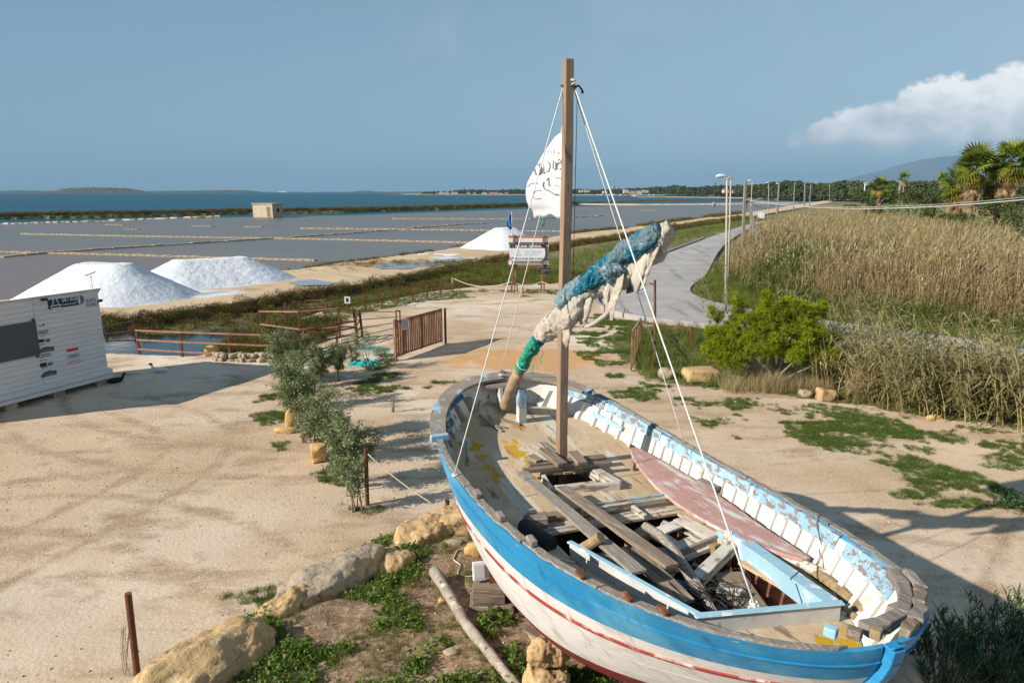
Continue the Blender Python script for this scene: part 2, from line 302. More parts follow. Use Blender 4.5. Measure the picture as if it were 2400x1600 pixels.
def flat(name, c, rough=.6, **k):
    if name not in M_pl: M_pl[name] = mat(name, c, tuple(x * .9 for x in c), vs=4, rough=rough, bump=.08, **k)
    return M_pl[name]
# foliage
M_grass = mat('short_grass', (.135, .185, .04), (.085, .14, .028), vs=.9, rough=.8, bump=0, transl=.3, rnd=.28, spec=.1)
M_herb = mat('leafy_herbs', (.16, .22, .04), (.09, .15, .03), vs=1.2, rough=.75, bump=0, transl=.3, rnd=.25, spec=.15)
M_rush = mat('green_rushes', (.13, .19, .03), (.19, .19, .05), vs=.06, rough=.8, bump=0, transl=.3, rnd=.25, spec=.1)
M_reed = mat('dry_reeds', (.52, .40, .23), (.38, .31, .14), vs=.10, rough=.85, bump=0, transl=.35, rnd=.28, spec=.08, coords='Object')
M_reedg = mat('green_reed_leaf', (.16, .18, .05), (.24, .22, .085), vs=.8, rough=.8, bump=0, transl=.3, rnd=.22, spec=.1)
M_cane = mat('cane_stem', (.42, .34, .16), (.34, .30, .13), vs=2, rough=.7, bump=0, rnd=.15)
M_caneleaf = mat('cane_leaf', (.19, .20, .075), (.37, .30, .14), vs=1.0, rough=.75, bump=0, transl=.3, rnd=.2, isl=.25)
M_plume = mat('seed_plume', (.46, .38, .24), (.36, .28, .17), vs=2, rough=.95, bump=0, transl=.3, rnd=.2)
M_salic = mat('saltbush', (.14, .115, .03), (.17, .15, .035), vs=.35, rough=.9, bump=0, transl=.15, rnd=.35, spec=.05)
M_salicb = mat('saltbush_brown', (.13, .085, .035), (.085, .06, .025), vs=.6, rough=.9, bump=0, transl=.15, rnd=.3, spec=.05)
M_olive = mat('olive_leaf', (.24, .27, .14), (.16, .20, .07), vs=1.8, rough=.6, bump=0, transl=.2, isl=.35)
M_pine = mat('pine_needles', (.33, .36, .012), (.17, .22, .010), vs=2.2, rough=.7, bump=0, transl=.35, isl=.3)
M_olean = mat('oleander_leaf', (.05, .11, .035), (.035, .075, .025), vs=2, rough=.5, bump=0, transl=.2, isl=.35)
M_tree = mat('tree_leaf', (.085, .115, .028), (.055, .08, .02), vs=.15, rough=.85, bump=0, transl=.15, isl=.35)
M_treel = mat('bright_tree_leaf', (.10, .135, .018), (.065, .10, .018), vs=.3, rough=.85, bump=0, transl=.15, isl=.3)
M_far = mat('far_tree_leaf', (.075, .095, .03), (.05, .07, .022), vs=.03, rough=.9, bump=0, rnd=.3, isl=.25)
M_bark = mat('tree_bark', (.16, .12, .085), (.09, .07, .05), vs=6, rough=.95, bump=.6, bs=14)
M_twig = mat('twig', (.30, .25, .19), (.20, .16, .12), vs=6, rough=.9, bump=.2)
M_palm = mat('palm_frond', (.14, .20, .02), (.20, .22, .025), vs=1.0, rough=.6, bump=0, transl=.35, rnd=.35)
M_palmdry = mat('dry_palm_frond', (.42, .29, .17), (.30, .20, .12), vs=1.0, rough=.85, bump=0, transl=.2, rnd=.3)
M_palmy = mat('yellow_palm_frond', (.26, .22, .02), (.20, .17, .02), vs=1.0, rough=.7, bump=0, transl=.25, rnd=.2)
# ------------------------------------------------------------------ geometry utilities for the setting
def sdist(P, poly):
    """signed distance of points P(N,2) to a closed polygon, positive inside"""
    P = np.asarray(P, float); poly = np.asarray(poly, float); n = len(poly)
    d = np.full(len(P), 1e9); ins = np.zeros(len(P), bool)
    for i in range(n):
        a, b = poly[i], poly[(i + 1) % n]; e = b - a; v = P - a
        k = np.clip((v @ e) / (e @ e + 1e-12), 0, 1); q = v - k[:, None] * e
        d = np.minimum(d, np.hypot(q[:, 0], q[:, 1]))
        c = ((a[1] > P[:, 1]) != (b[1] > P[:, 1])) & (P[:, 0] < (b[0] - a[0]) * (P[:, 1] - a[1]) / (b[1] - a[1] + 1e-12) + a[0])
        ins ^= c
    return np.where(ins, d, -d)
def pxs(pts, z=0.0): return [tuple(G(x, y, z)[:2]) for x, y in pts]
def fbm(P, seed=0, f=1.0, n=18):
    rs = np.random.default_rng(seed); d = np.zeros(len(P))
    for k in range(n):
        a = rs.uniform(0, 6.28); fr = f * rs.uniform(.6, 3.2) ** 1.3
        d += np.sin((P[:, 0] * math.cos(a) + P[:, 1] * math.sin(a)) * fr + rs.uniform(0, 6)) / fr * f
    return d / 6
def smooth(x, a, b): t = np.clip((x - a) / (b - a), 0, 1); return t * t * (3 - 2 * t)
def resample(pts, n):
    pts = np.array([list(p) for p in pts], float); s = np.r_[0, np.cumsum(np.hypot(*np.diff(pts[:, :2], axis=0).T))]
    t = np.linspace(0, s[-1], n); return np.stack([np.interp(t, s, pts[:, i]) for i in range(pts.shape[1])], -1)

MOUND = [(-4.9, 6.4), (-4.35, 7.6), (-3.85, 8.8), (-3.4, 9.6), (-2.5, 11.1), (-1.0, 12.4), (.2, 12.9), (1.8, 12.0), (2.6, 10.0), (3.3, 7.5), (3.6, 4), (3, -3), (-7, -3), (-7, 4)]
MARSH = [(-60, 25.9), (-15.6, 26.1), (-11.9, 26.2), (-11.4, 29.0), (-11.2, 31.6), (-10.0, 35.8), (-8.0, 38.0), (-5.5, 42.6), (-1.5, 45.8), (2.6, 46.6), (6.2, 50.5), (8.6, 58), (12.0, 70), (14, 90), (-60, 90)]
POOL = [(-60, 26.2), (-15.5, 26.3), (-13.6, 25.8), (-12.0, 25.7), (-12.1, 28.2), (-13.4, 30.8), (-14.6, 31.6), (-18.5, 31.8), (-60, 32)]
def mound_h(P):
    d = sdist(P, MOUND); h = .50 + .035 * np.clip(9 - P[:, 1], -2, 9)
    return smooth(d, -.25, .75) * (h + .07 * fbm(P, 5, 2.2))
PANSIDE = [(-60, 37.5), (-39, 37.2), (-31.5, 39.3), (-27, 45.5), (-22, 52)] + [(x - 1.2, y + 1.0) for x, y in pxs([(700, 633), (800, 618), (1038, 587), (1089, 577)])] + [(5, 100), (-60, 100)]
def ground_h(P):
    P = np.asarray(P, float)
    h = .05 * fbm(P, 3, .8) + .016 * fbm(P, 4, 4) + .02 * fbm(P * np.array([.5, 1.0]), 8, 2.0)
    h = h - smooth(sdist(P, MARSH), -.1, 1.3) * (.42 - .31 * smooth(P[:, 1], 50, 60))
    h = h - smooth(sdist(P, POOL), -.1, .9) * 1.1
    h = h - smooth(sdist(P, PANSIDE), -.6, .6) * 1.6
    return h + mound_h(P)
def gz(x, y): return float(ground_h(np.array([[x, y]]))[0])

def set_attr(o, name, vals):
    a = o.data.attributes.new(name, 'FLOAT', 'POINT'); a.data.foreach_set("value", np.asarray(vals, np.float32))

# near ground: parking place, mound and the marsh behind the fence
xs = np.arange(-30, 34.01, .2); ys = np.arange(-6, 62.01, .2)
XX, YY = np.meshgrid(xs, ys); P2 = np.stack([XX.ravel(), YY.ravel()], -1)
ZZ = ground_h(P2)
nx, ny = len(xs), len(ys); ii = np.arange((ny - 1) * nx).reshape(ny - 1, nx)[:, :-1].ravel()
FF = np.stack([ii, ii + 1, ii + nx + 1, ii + nx], -1)
ground = mesh_obj("ground", np.c_[P2, ZZ], FF, M_sand, smooth=True); tag(ground, kind='structure')
soil = np.clip(smooth(sdist(P2, MOUND), .25, 1.0), 0, 1)
set_attr(ground, 'soil', soil)
org = np.exp(-(((P2[:, 0] - .6) / 3.4) ** 2 + ((P2[:, 1] - 25.2) / 2.0) ** 2) ** 1.6)
set_attr(ground, 'orange', org)
trk = np.zeros(len(P2))
for cx_, cy_, rr_, a0_, a1_ in ((-9, 4, 9.0, .2, 1.9), (-9.3, 4, 7.5, .3, 2.0), (-4, 28, 12.5, 3.6, 5.2), (-4, 28, 14.1, 3.5, 5.1), (2, 40, 19, 4.2, 5.3), (2, 40, 20.6, 4.1, 5.3), (20, 2, 13, 1.7, 3.0), (20, 2, 14.6, 1.6, 2.9), (-14, 14, 5.5, -.9, 1.1), (-14, 14, 7.0, -.9, 1.2)):
    d_ = np.hypot(P2[:, 0] - cx_, P2[:, 1] - cy_); an_ = np.arctan2(P2[:, 1] - cy_, P2[:, 0] - cx_) % 6.283; ok_ = ((an_ - a0_) % 6.283) < (a1_ - a0_); trk = np.maximum(trk, np.exp(-((d_ - rr_ - .25 * np.sin(an_ * 5)) / .20) ** 2) * ok_)
set_attr(ground, 'track', trk)
VERGE = [(5.2, 30.5), (6.6, 31.4), (8.8, 32.0), (16, 24.5), (30, 14), (34, 12), (34, 8.5), (22, 13.0), (15.5, 16.2), (11.5, 18.6), (8.0, 20.8), (5.2, 21.8), (4.3, 25), (3.9, 29)]
RIGHT = [(8.8, 31.5), (10.8, 38), (11, 43), (16, 54), (20, 62.5), (35, 62.5), (35, 9), (24, 16.5), (15, 25)]
gr = np.maximum.reduce([smooth(sdist(P2, MARSH), -.8, .8), smooth(sdist(P2, VERGE), -.6, .5), smooth(sdist(P2, RIGHT), -.6, .5)]); set_attr(ground, 'green', gr)

# the wider land, sea and salt pans
DIKE_N = [(-31, 33.0), (-22, 33.4), (-18.6, 34.0), (-16.9, 36.2)] + pxs([(577, 709), (700, 688), (868, 665), (1024, 635), (1167, 607), (1286, 580), (1351, 570), (1467, 553), (1600, 531), (1743, 511)]) + [(168, 372), (210, 455)]
DIKE_F = [(-38, 36.0), (-30.5, 38.2), (-26, 44.5), (-21, 51)] + pxs([(700, 633), (800, 618), (1038, 587), (1089, 577), (1286, 558), (1351, 546), (1467, 536), (1600, 517), (1743, 500)]) + [(172, 400), (214, 478)]
COAST = [(172, 402), (215, 480), (262, 600), (297, 790), (300, 930), (330, 1100), (300, 1260), (120, 1330), (-60, 1480), (-250, 1680), (-420, 2100)]
LAND = [(-2.5, 61), (4.6, 75), (9, 84), (17.5, 97), (32.5, 124), (57, 165), (168, 370)] + COAST + [(-400, 2600), (3000, 4500), (16000, 9000), (16000, -20), (33, -20), (33, 61)]
def sheet(name, poly, z, m, kind='structure'):
    o = mesh_obj(name, [(x, y, z) for x, y in poly], [tuple(range(len(poly)))], m); return tag(o, kind=kind)
sheet("fields", LAND, -.12, M_field)
SEA = sheet("sea", [(-30000, -500), (30000, -500), (30000, 32000), (-30000, 32000)], -.62, M_sea)
EMB = [(-190, 96)] + pxs([(0, 517), (592, 504), (800, 501), (1235, 487), (1351, 482), (1600, 475)]) + [(200, 520)]
PAN = [(-190, 20), (-45, 30)] + DIKE_F[1:] + [(200, 520)] + EMB[::-1][1:]
sheet("salt_pan_water", PAN, -.50, M_pan)
NEARPAN = [(-190, 20), (-45, 30)] + DIKE_F[1:8] + pxs([(1000, 600), (740, 607), (510, 600), (126, 590)], -.5) + [(-150, 108)]
sheet("near_salt_pan_water", NEARPAN, -.48, M_pan2)
sheet("ditch_water", [(-60, 24), (-11.6, 24.9), (-11.6, 30), (-13, 33), (-60, 33.5)], -.40, M_pool)
tag(bpy.data.objects["salt_pan_water"], kind='structure')

def ribbon(name, A, B, ztop, m, zb=-.9, n=160, slope=.5, rough=.04, mats=None):
    """raised strip between two edge lines: flat top, battered sides"""
    A = resample(A, n); B = resample(B, n); V = []; F = []
    for i in range(n):
        a, b = A[i], B[i]; d = b[:2] - a[:2]; d = d / (np.hypot(*d) + 1e-9)
        rows = [(*(a[:2] - d * slope), zb)] + [(*(a[:2] + (b[:2] - a[:2]) * k), ztop + (0 if 0 < k < 1 else -.03) + random.uniform(-rough, rough)) for k in (0, .15, .35, .5, .65, .85, 1)] + [(*(b[:2] + d * slope), zb)]
        V += rows
    w = 9
    for i in range(n - 1):
        for k in range(w - 1): F.append((i * w + k, i * w + k + 1, (i + 1) * w + k + 1, (i + 1) * w + k))
    o = mesh_obj(name, V, F[::1], m, smooth=False); return o
dike = tag(ribbon("sand_road", DIKE_F, DIKE_N, .10, M_dike, n=420, slope=.35), kind='structure')
dv = np.array([v.co[:2] for v in dike.data.vertices]); set_attr(dike, 'salt', np.clip(
    np.maximum.reduce([1.2 - np.hypot((dv[:, 0] + 18.5) / 3.5, (dv[:, 1] - 41.8) / 4.2), 1.15 - np.hypot((dv[:, 0] + 13.5) / 3.0, (dv[:, 1] - 47.3) / 3.2), 1.1 - np.hypot((dv[:, 0] + 5.5) / 4.2, (dv[:, 1] - 64.0) / 5.5)]), 0, 1))

def strip_line(name, pts, w, h, m, z0=-.75, n=120, jit=.15, bend=0):
    pts = resample(pts, n); V = []; F = []
    for i in range(n):
        d = pts[min(i + 1, n - 1)][:2] - pts[max(i - 1, 0)][:2]; d /= np.hypot(*d) + 1e-9; q = np.array([-d[1], d[0]])
        hh = h * (1 + random.uniform(-jit, jit)); ww = w / 2 * (1 + random.uniform(-jit, jit))
        for a, z in ((-1.35, z0), (-1, z0 + hh * .9), (-.45, z0 + hh), (.45, z0 + hh), (1, z0 + hh * .9), (1.35, z0)):
            p = pts[i][:2] + q * ww * a; V.append((p[0], p[1], z))
    for i in range(n - 1):
        for k in range(5): F.append((i * 6 + k, i * 6 + k + 1, (i + 1) * 6 + k + 1, (i + 1) * 6 + k))
    return mesh_obj(name, V, F, m)
emb_path = pxs([(0, 513), (300, 508), (592, 501), (800, 498), (1000, 492), (1235, 484), (1351, 479)], -.5)
emb = [(-190, 100)] + emb_path
tag(strip_line("sea_embankment", emb, 5.0, 1.0, M_marsh, n=260, jit=.2), 'long low earth embankment between the salt pans and the sea', 'embankment', kind='structure')
causeway = [emb_path[-1]] + pxs([(1500, 480), (1700, 479), (1858, 476)], -.4)
tag(strip_line("causeway", causeway, 7.0, .75, M_dike, n=90, jit=.1), kind='structure')
tag(strip_line("rocky_shoal", pxs([(1340, 478), (1400, 475), (1500, 472), (1600, 470.3), (1700, 469), (1800, 468)], -.5), 9.0, .85, M_salicb, n=120, jit=.3), kind='structure')
tag(strip_line("rubble_bank", pxs([(0, 526), (200, 520), (510, 508)], -.5), 2.2, .42, M_wallst, n=90, jit=.45), kind='structure')

# low pan walls: stone blocks set end to end
def pan_wall(pts, label, w=.55, h=.22, bl=1.1, dark=False, nmax=150, z=-.5):
    pts = [G(x, y, z + h) for x, y in pts]; L = sum((pts[i + 1] - pts[i]).length for i in range(len(pts) - 1))
    t = empty("pan_wall", pts[0]); t.location.z = z; tag(t, label, 'low wall', 'low stone walls dividing the salt pans')
    n = max(8, int(L / bl)); k = min(n, nmax); Q = resample(pts, n + 1); inv = Vector(t.location)
    protos = []
    for j in range(4):
        mb = MB(); mb.box((0, 0, 0), (bl * .985, w * random.uniform(.85, 1.1), h * random.uniform(.85, 1.1)), taper=random.uniform(.93, .98))
        o = mb.build("block", M_wallst if not dark else M_stoneg, t); protos.append(o)
    for i in range(k):
        a, b = Vector(Q[i]), Vector(Q[i + 1]); o = protos[i] if i < 4 else protos[i % 4].copy()
        if i >= 4: COL.objects.link(o); o.parent = t
        mid = (a + b) / 2 - inv; o.location = (mid.x, mid.y, h * .5 - .06 + random.uniform(-.03, .05)); d = b - a
        o.rotation_euler = (random.uniform(-.03, .03), random.uniform(-.02, .02), math.atan2(d.y, d.x) + random.uniform(-.03, .03))
        o.scale = (d.length / bl, 1, 1)
    if n > k:
        mb = MB()
        for i in range(k, n):
            a, b = Vector(Q[i]), Vector(Q[i + 1]); d = b - a
            mb.bar(a - inv + Vector((0, 0, -h / 2)), b - inv + Vector((0, 0, -h / 2)) - d * .05, w, h * random.uniform(.85, 1.1))
        tag(mb.build("block_run", M_wallst, t), kind='stuff')
    return t
pan_wall([(0, 587), (126, 590), (510, 600), (740, 607)], 'block wall just behind the two left salt heaps', bl=.9)
pan_wall([(0, 599), (133, 587), (390, 571), (639, 556)], 'dark rubble wall running diagonally across the left pans', w=.9, dark=True, bl=1.2)
pan_wall([(639, 556), (800, 546), (1079, 524), (1140, 522)], 'wall continuing the diagonal towards the third salt heap', bl=1.5)
pan_wall([(51, 546), (300, 551), (636, 556), (800, 559), (1106, 566)], 'long pale wall crossing the middle of the pans', bl=1.0)
pan_wall([(704, 533), (963, 536), (1317, 540)], 'thin wall beyond the third salt heap', bl=1.8, w=.6)
pan_wall([(919, 511), (1235, 512), (1410, 505)], 'thin farthest wall passing behind the white flag', bl=2.4, w=.8)
for a, b, l in (((248, 525), (292, 525), 'leftmost short broken wall piece far out in the pan'), ((294, 535), (328, 535), 'short dark broken wall piece nearest the camera'), ((451, 528), (497, 528), 'short pale wall piece left of the stone hut'), ((573, 530), (616, 530), 'short pale wall piece below the stone hut'), ((1504, 492), (1535, 492), 'short pale wall piece right of the mast')):
    pan_wall([a, b], l, bl=1.5, w=1.0)
tag(strip_line("submerged_bank", pxs([(0, 545), (250, 526), (450, 529), (704, 532)], -.5), 1.0, .262, M_pan2, n=60, jit=.02), kind='structure')

# the road
RL = pxs([(1790, 519), (1763, 524), (1690, 548), (1600, 582), (1539, 606), (1490, 650), (1459, 687)]) + [(5.3, 40.2), (4.95, 37.8), (5.1, 35.6), (5.9, 33.6), (7.6, 32.3), (10.2, 30.6), (13.0, 27.6), (17.2, 23.4), (24, 17.5), (36, 9)]
RR = pxs([(1797, 522), (1774, 527), (1735, 548), (1690, 580), (1668, 620), (1655, 650)]) + [(11.9, 45.2), (11.0, 42.0), (11.1, 39.0), (12.4, 36.0), (14.8, 33.0), (17.8, 29.8), (21.2, 26.4), (26, 22.0), (38, 13.5)]
def rounded(P, it=3):
    P = [np.array(p[:2], float) for p in P]
    for _ in range(it): P = [P[0]] + [q for a, b in zip(P[:-1], P[1:]) for q in (a * .75 + b * .25, a * .25 + b * .75)] + [P[-1]]
    return [tuple(p) for p in P]
RL, RR = rounded(RL), rounded(RR)
A_, B_ = resample(RL, 130), resample(RR, 130); V = []; F = []
for i in range(130):
    for k in np.linspace(0, 1, 7):
        p = A_[i] + (B_[i] - A_[i]) * k; V.append((p[0], p[1], .115 + .05 * math.sin(k * math.pi)))
    V.insert(len(V) - 7, (A_[i][0] - .05, A_[i][1] - .05, -.6)); V.append((B_[i][0] + .05, B_[i][1] + .05, -.6))
for i in range(129):
    for k in range(8): F.append((i * 9 + k, i * 9 + k + 1, (i + 1) * 9 + k + 1, (i + 1) * 9 + k))
tag(mesh_obj("road", V, F, M_road), kind='structure')
mb = MB()                                                       # low concrete kerb wall on the bend
K = resample(RL, 130)[40:112]
for i in range(0, len(K) - 1):
    a = Vector((*K[i], 0)); b = Vector((*K[i + 1], 0)); d = (b - a).normalized(); q = Vector((-d.y, d.x, 0))
    if i > 8: mb.bar(a - q * .25 + Vector((0, 0, .05)), b - q * .25 + Vector((0, 0, .05)), .16, .42)
tag(mb.build("road_kerb", M_road), kind='structure')

# ------------------------------------------------------------------ scattering
def variants(name, meshes):
    c = bpy.data.collections.new(name)
    for i, o in enumerate(meshes):
        for u in list(o.users_collection): u.objects.unlink(o)
        o.name = f"{name}_{chr(97 + i)}"; c.objects.link(o)
    return c
def scatter(name, P, coll, nvar, scl=(.7, 1.3), tilt=.15, label=None, rotz=None, scz=None):
    P = np.asarray(P, np.float32); n = len(P)
    if n == 0: return None
    me = bpy.data.meshes.new(name); me.vertices.add(n); me.vertices.foreach_set("co", P.ravel())
    rot = np.stack([rng.normal(0, tilt, n), rng.normal(0, tilt, n), rng.uniform(0, 6.283, n) if rotz is None else rotz], -1).astype(np.float32)
    a = me.attributes.new("rot", 'FLOAT_VECTOR', 'POINT'); a.data.foreach_set("vector", rot.ravel())
    s = rng.uniform(scl[0], scl[1], n).astype(np.float32) if not hasattr(scl, 'shape') else scl.astype(np.float32)
    a = me.attributes.new("scl", 'FLOAT', 'POINT'); a.data.foreach_set("value", s)
    a = me.attributes.new("idx", 'INT', 'POINT'); a.data.foreach_set("value", rng.integers(0, nvar, n).astype(np.int32))
    o = link(bpy.data.objects.new(name, me)); tag(o, label, kind='stuff')
    g = bpy.data.node_groups.new(name, 'GeometryNodeTree')
    g.interface.new_socket("Geometry", in_out='INPUT', socket_type='NodeSocketGeometry'); g.interface.new_socket("Geometry", in_out='OUTPUT', socket_type='NodeSocketGeometry')
    gi = g.nodes.new("NodeGroupInput"); go = g.nodes.new("NodeGroupOutput"); ip = g.nodes.new("GeometryNodeInstanceOnPoints")
    ci = g.nodes.new("GeometryNodeCollectionInfo"); ci.inputs["Collection"].default_value = coll
    ci.inputs["Separate Children"].default_value = True; ci.inputs["Reset Children"].default_value = True
    def na(nm, ty):
        q = g.nodes.new("GeometryNodeInputNamedAttribute"); q.data_type = ty; q.inputs["Name"].default_value = nm; return q.outputs[0]
    L = g.links.new
    L(gi.outputs[0], ip.inputs["Points"]); L(ci.outputs[0], ip.inputs["Instance"]); ip.inputs["Pick Instance"].default_value = True
    L(na("idx", 'INT'), ip.inputs["Instance Index"]); L(na("rot", 'FLOAT_VECTOR'), ip.inputs["Rotation"]); L(na("scl", 'FLOAT'), ip.inputs["Scale"])
    L(ip.outputs[0], go.inputs[0]); md = o.modifiers.new("scatter", 'NODES'); md.node_group = g
    return o

def blades(n, h, w, spread, lean=.5, m=None, seed=0, segs=2, curl=.6):
    rs = np.random.default_rng(seed); V = []; F = []
    for i in range(n):
        a = rs.uniform(0, 6.28); r = spread * math.sqrt(rs.uniform()); bx, by = r * math.cos(a), r * math.sin(a)
        hh = h * rs.uniform(.5, 1.1); la = rs.uniform(0, 6.28); ln = lean * rs.uniform(.2, 1) * hh; wx, wy = math.cos(la + 1.57) * w, math.sin(la + 1.57) * w
        b = len(V)
        for k in range(segs + 1):
            t = k / segs; o = ln * t ** (1 + curl); ww = (1 - t) * .5 + .02
            cx_, cy_ = bx + math.cos(la) * o, by + math.sin(la) * o; z = hh * (t - .12 * t * t)
            V += [(cx_ - wx * ww, cy_ - wy * ww, z), (cx_ + wx * ww, cy_ + wy * ww, z)]
        for k in range(segs): F.append((b + 2 * k, b + 2 * k + 1, b + 2 * k + 3, b + 2 * k + 2))
    return mesh_obj("tuft", V, np.array(F), m)
def leafcloud(pts, size, m, seed=0, aspect=.4, name="leaves", parent=None, droop=0.0, tri=False):
    """one small leaf blade at each point, at random attitudes"""
    rs = np.random.default_rng(seed); P = np.asarray(pts, float); n = len(P)
    d = rs.normal(size=(n, 3)); d[:, 2] = d[:, 2] * .6 - droop; d /= np.linalg.norm(d, axis=1, keepdims=True)
    q = np.cross(d, rs.normal(size=(n, 3))); q /= np.linalg.norm(q, axis=1, keepdims=True) + 1e-9
    s = size * rs.uniform(.6, 1.35, (n, 1)); a = P - d * s * .5; b = P + d * s * .5; mid = P
    V = np.stack([a, mid + q * s * aspect * .5, b, mid - q * s * aspect * .5], 1).reshape(-1, 3)
    F = np.arange(n * 4).reshape(n, 4)
    return mesh_obj(name, V, F, m, parent)
def crown_pts(n, lobes, seed=0, shell=.55):
    """points in the outer part of a set of lobes (x,y,z,rx,ry,rz), with clumps and gaps"""
    rs = np.random.default_rng(seed); L = np.array(lobes, float); wt = (L[:, 3] * L[:, 4] * L[:, 5]) ** .66; wt /= wt.sum()
    k = rs.choice(len(L), n, p=wt); d = rs.normal(size=(n, 3)); d /= np.linalg.norm(d, axis=1, keepdims=True)
    r = shell + (1 - shell) * rs.uniform(size=(n, 1)) ** .7
    lump = 1 + .16 * np.sin(d[:, :1] * 5 + k[:, None]) * np.cos(d[:, 1:2] * 6 + 2 * k[:, None]) + .10 * np.sin(d[:, 2:3] * 11)
    return L[k, :3] + d * r * L[k, 3:6] * lump
# ------------------------------------------------------------------ ground cover
T_grass = variants("grass_tuft", [blades(16, .085, .006, .055, .9, M_grass, s) for s in range(4)])
T_tall = variants("tall_grass_tuft", [blades(22, .55, .014, .16, .55, M_rush, 20 + s, 3) for s in range(4)])
T_herb = variants("herb_clump", [leafcloud(np.c_[rng.normal(0, .07, (60, 2)), np.abs(rng.normal(.04, .03, 60))], .05, M_herb, 30 + s, .7) for s in range(3)] + [blades(18, .16, .012, .07, .9, M_herb, 40, 2)])
def bush_mesh(m, seed, h=.4, r=.45, n=260, ls=.09):
    rs = np.random.default_rng(seed); d = rs.normal(size=(n, 3)); d /= np.linalg.norm(d, axis=1, keepdims=True); d[:, 2] = np.abs(d[:, 2])
    P = d * np.array([r, r, h]) * rs.uniform(.5, 1.1, (n, 1)) * (1 + .2 * np.sin(d[:, :1] * 7))
    return leafcloud(P, ls, m, seed, .3)
T_salic = variants("saltbush_clump", [bush_mesh(M_salic, 50), bush_mesh(M_salic, 51, .5, .4), bush_mesh(M_salicb, 52, .3, .5), bush_mesh(M_salicb, 53, .45, .45)])
def inside(poly, n, z=0.0, margin=0.0, noise=None, hfun=None):
    poly = np.array(poly, float); lo, hi = poly.min(0), poly.max(0); P = rng.uniform(lo, hi, (n, 2)); P = P[sdist(P, poly) > margin]
    if noise is not None: P = P[fbm(P, noise[0], noise[1]) > noise[2]]
    Z = hfun(P) if hfun is not None else np.full(len(P), z); return np.c_[P, Z]
def ell(px, py, rx, ry, dens):
    """a patch of lawn: an ellipse on the ground given by its photo centre and half axes"""
    a, b, c_, d_ = G(px - rx, py), G(px + rx, py), G(px, py - ry), G(px, py + ry)
    cx_, cy_ = (a.x + b.x) / 2, (c_.y + d_.y) / 2; ax, ay = (b.x - a.x) / 2, (c_.y - d_.y) / 2; n = max(20, int(abs(ax * ay) * 3.14 * dens))
    t = rng.uniform(0, 6.283, n); r = np.sqrt(rng.uniform(0, 1, n)) * (1 + .25 * np.sin(3 * t + px) + .15 * np.sin(7 * t + py))
    return np.stack([cx_ + ax * r * np.cos(t), cy_ + ay * r * np.sin(t)], -1)
patches = [(640, 980, 42, 16), (630, 932, 32, 10), (672, 1045, 30, 9), (770, 1120, 50, 18), (860, 1180, 60, 18), (1000, 903, 62, 9), (880, 912, 60, 9), (905, 880, 28, 6), (880, 862, 26, 5), (860, 893, 30, 8),
    (1405, 775, 60, 14), (1440, 755, 60, 14), (1395, 800, 45, 9), (1420, 838, 55, 15), (1480, 800, 60, 40), (1500, 925, 55, 16), (1570, 938, 25, 8), (1425, 880, 35, 5), (1545, 905, 30, 18), (1590, 940, 30, 9),
    (1640, 950, 22, 8), (1765, 955, 70, 18), (1830, 965, 60, 14), (1700, 905, 60, 12), (1660, 994, 25, 6), (1880, 1000, 110, 14), (1790, 1022, 60, 10), (1960, 1040, 80, 18), (1870, 1030, 90, 12), (2000, 985, 60, 14), (2120, 1060, 60, 16), (1740, 1022, 40, 8), (2090, 1005, 70, 18),
    (2190, 1100, 70, 26), (2150, 1140, 50, 20), (2280, 1130, 90, 22), (2330, 1080, 60, 14), (2230, 1050, 90, 16), (2390, 1170, 60, 20), (1620, 975, 40, 7), (1850, 985, 150, 12), (2000, 1010, 120, 10), (2180, 1020, 140, 12), (2060, 1090, 90, 12), (2350, 1040, 110, 10), (2260, 1180, 80, 12), (2120, 1160, 60, 8), (1700, 1000, 40, 6), (470, 1500, 30, 12), (520, 1455, 50, 16), (620, 1400, 70, 22), (440, 1520, 20, 8)]
PG = []
for q in patches:
    x_, y_, rx_, ry_ = q; sparse = x_ > 1650
    p = ell(x_, y_, rx_ * 1.12, ry_ * 1.12, 330)
    if sparse: p = p[fbm(p, 60, 3.0) + .5 * fbm(p, 66, 9.0) > rng.uniform(-.12, .16, len(p))]
    else: p = p[fbm(p, 61, 4.0) > -.10]
    PG.append(p)
BEACH = [(13.0, 13.3), (10, 15.6), (8.2, 17.8), (6.5, 20.2), (9.5, 19.4), (13, 17.0), (20, 13.2), (30, 9.5), (30, 6), (20, 9.0)]
p = inside(BEACH, 60000)[:, :2]; p = p[fbm(p, 62, 1.6) * .8 + fbm(p, 63, 5) * .45 > rng.uniform(-.06, .16, len(p))]; PG.append(p)
VG = inside([(5.2, 21.6), (8, 20.6), (10, 19.6), (15.5, 15.6), (22, 12.4), (34, 8), (34, 10.5), (22, 14.5), (15.5, 17.6), (11, 20), (7, 22.5), (5, 25), (4.2, 29), (3.6, 27)], 30000)[:, :2]; PG.append(VG)
p = inside([(-11, 31), (-9.4, 37.2), (-6.5, 41.5), (-3, 43.8), (3, 43.6), (5.2, 40), (3, 40.6), (-2, 40.8), (-5, 39.2), (-7.5, 35.6), (-8.2, 33), (-9.6, 30.6)], 26000)[:, :2]; p = p[fbm(p, 64, 1.5) > -.12]; PG.append(p)
PG = np.concatenate(PG); PG = np.c_[PG, ground_h(PG)]
scatter("short_grass", PG, T_grass, 4, (.6, 1.35), .15, 'patches of short green grass on the sandy ground')

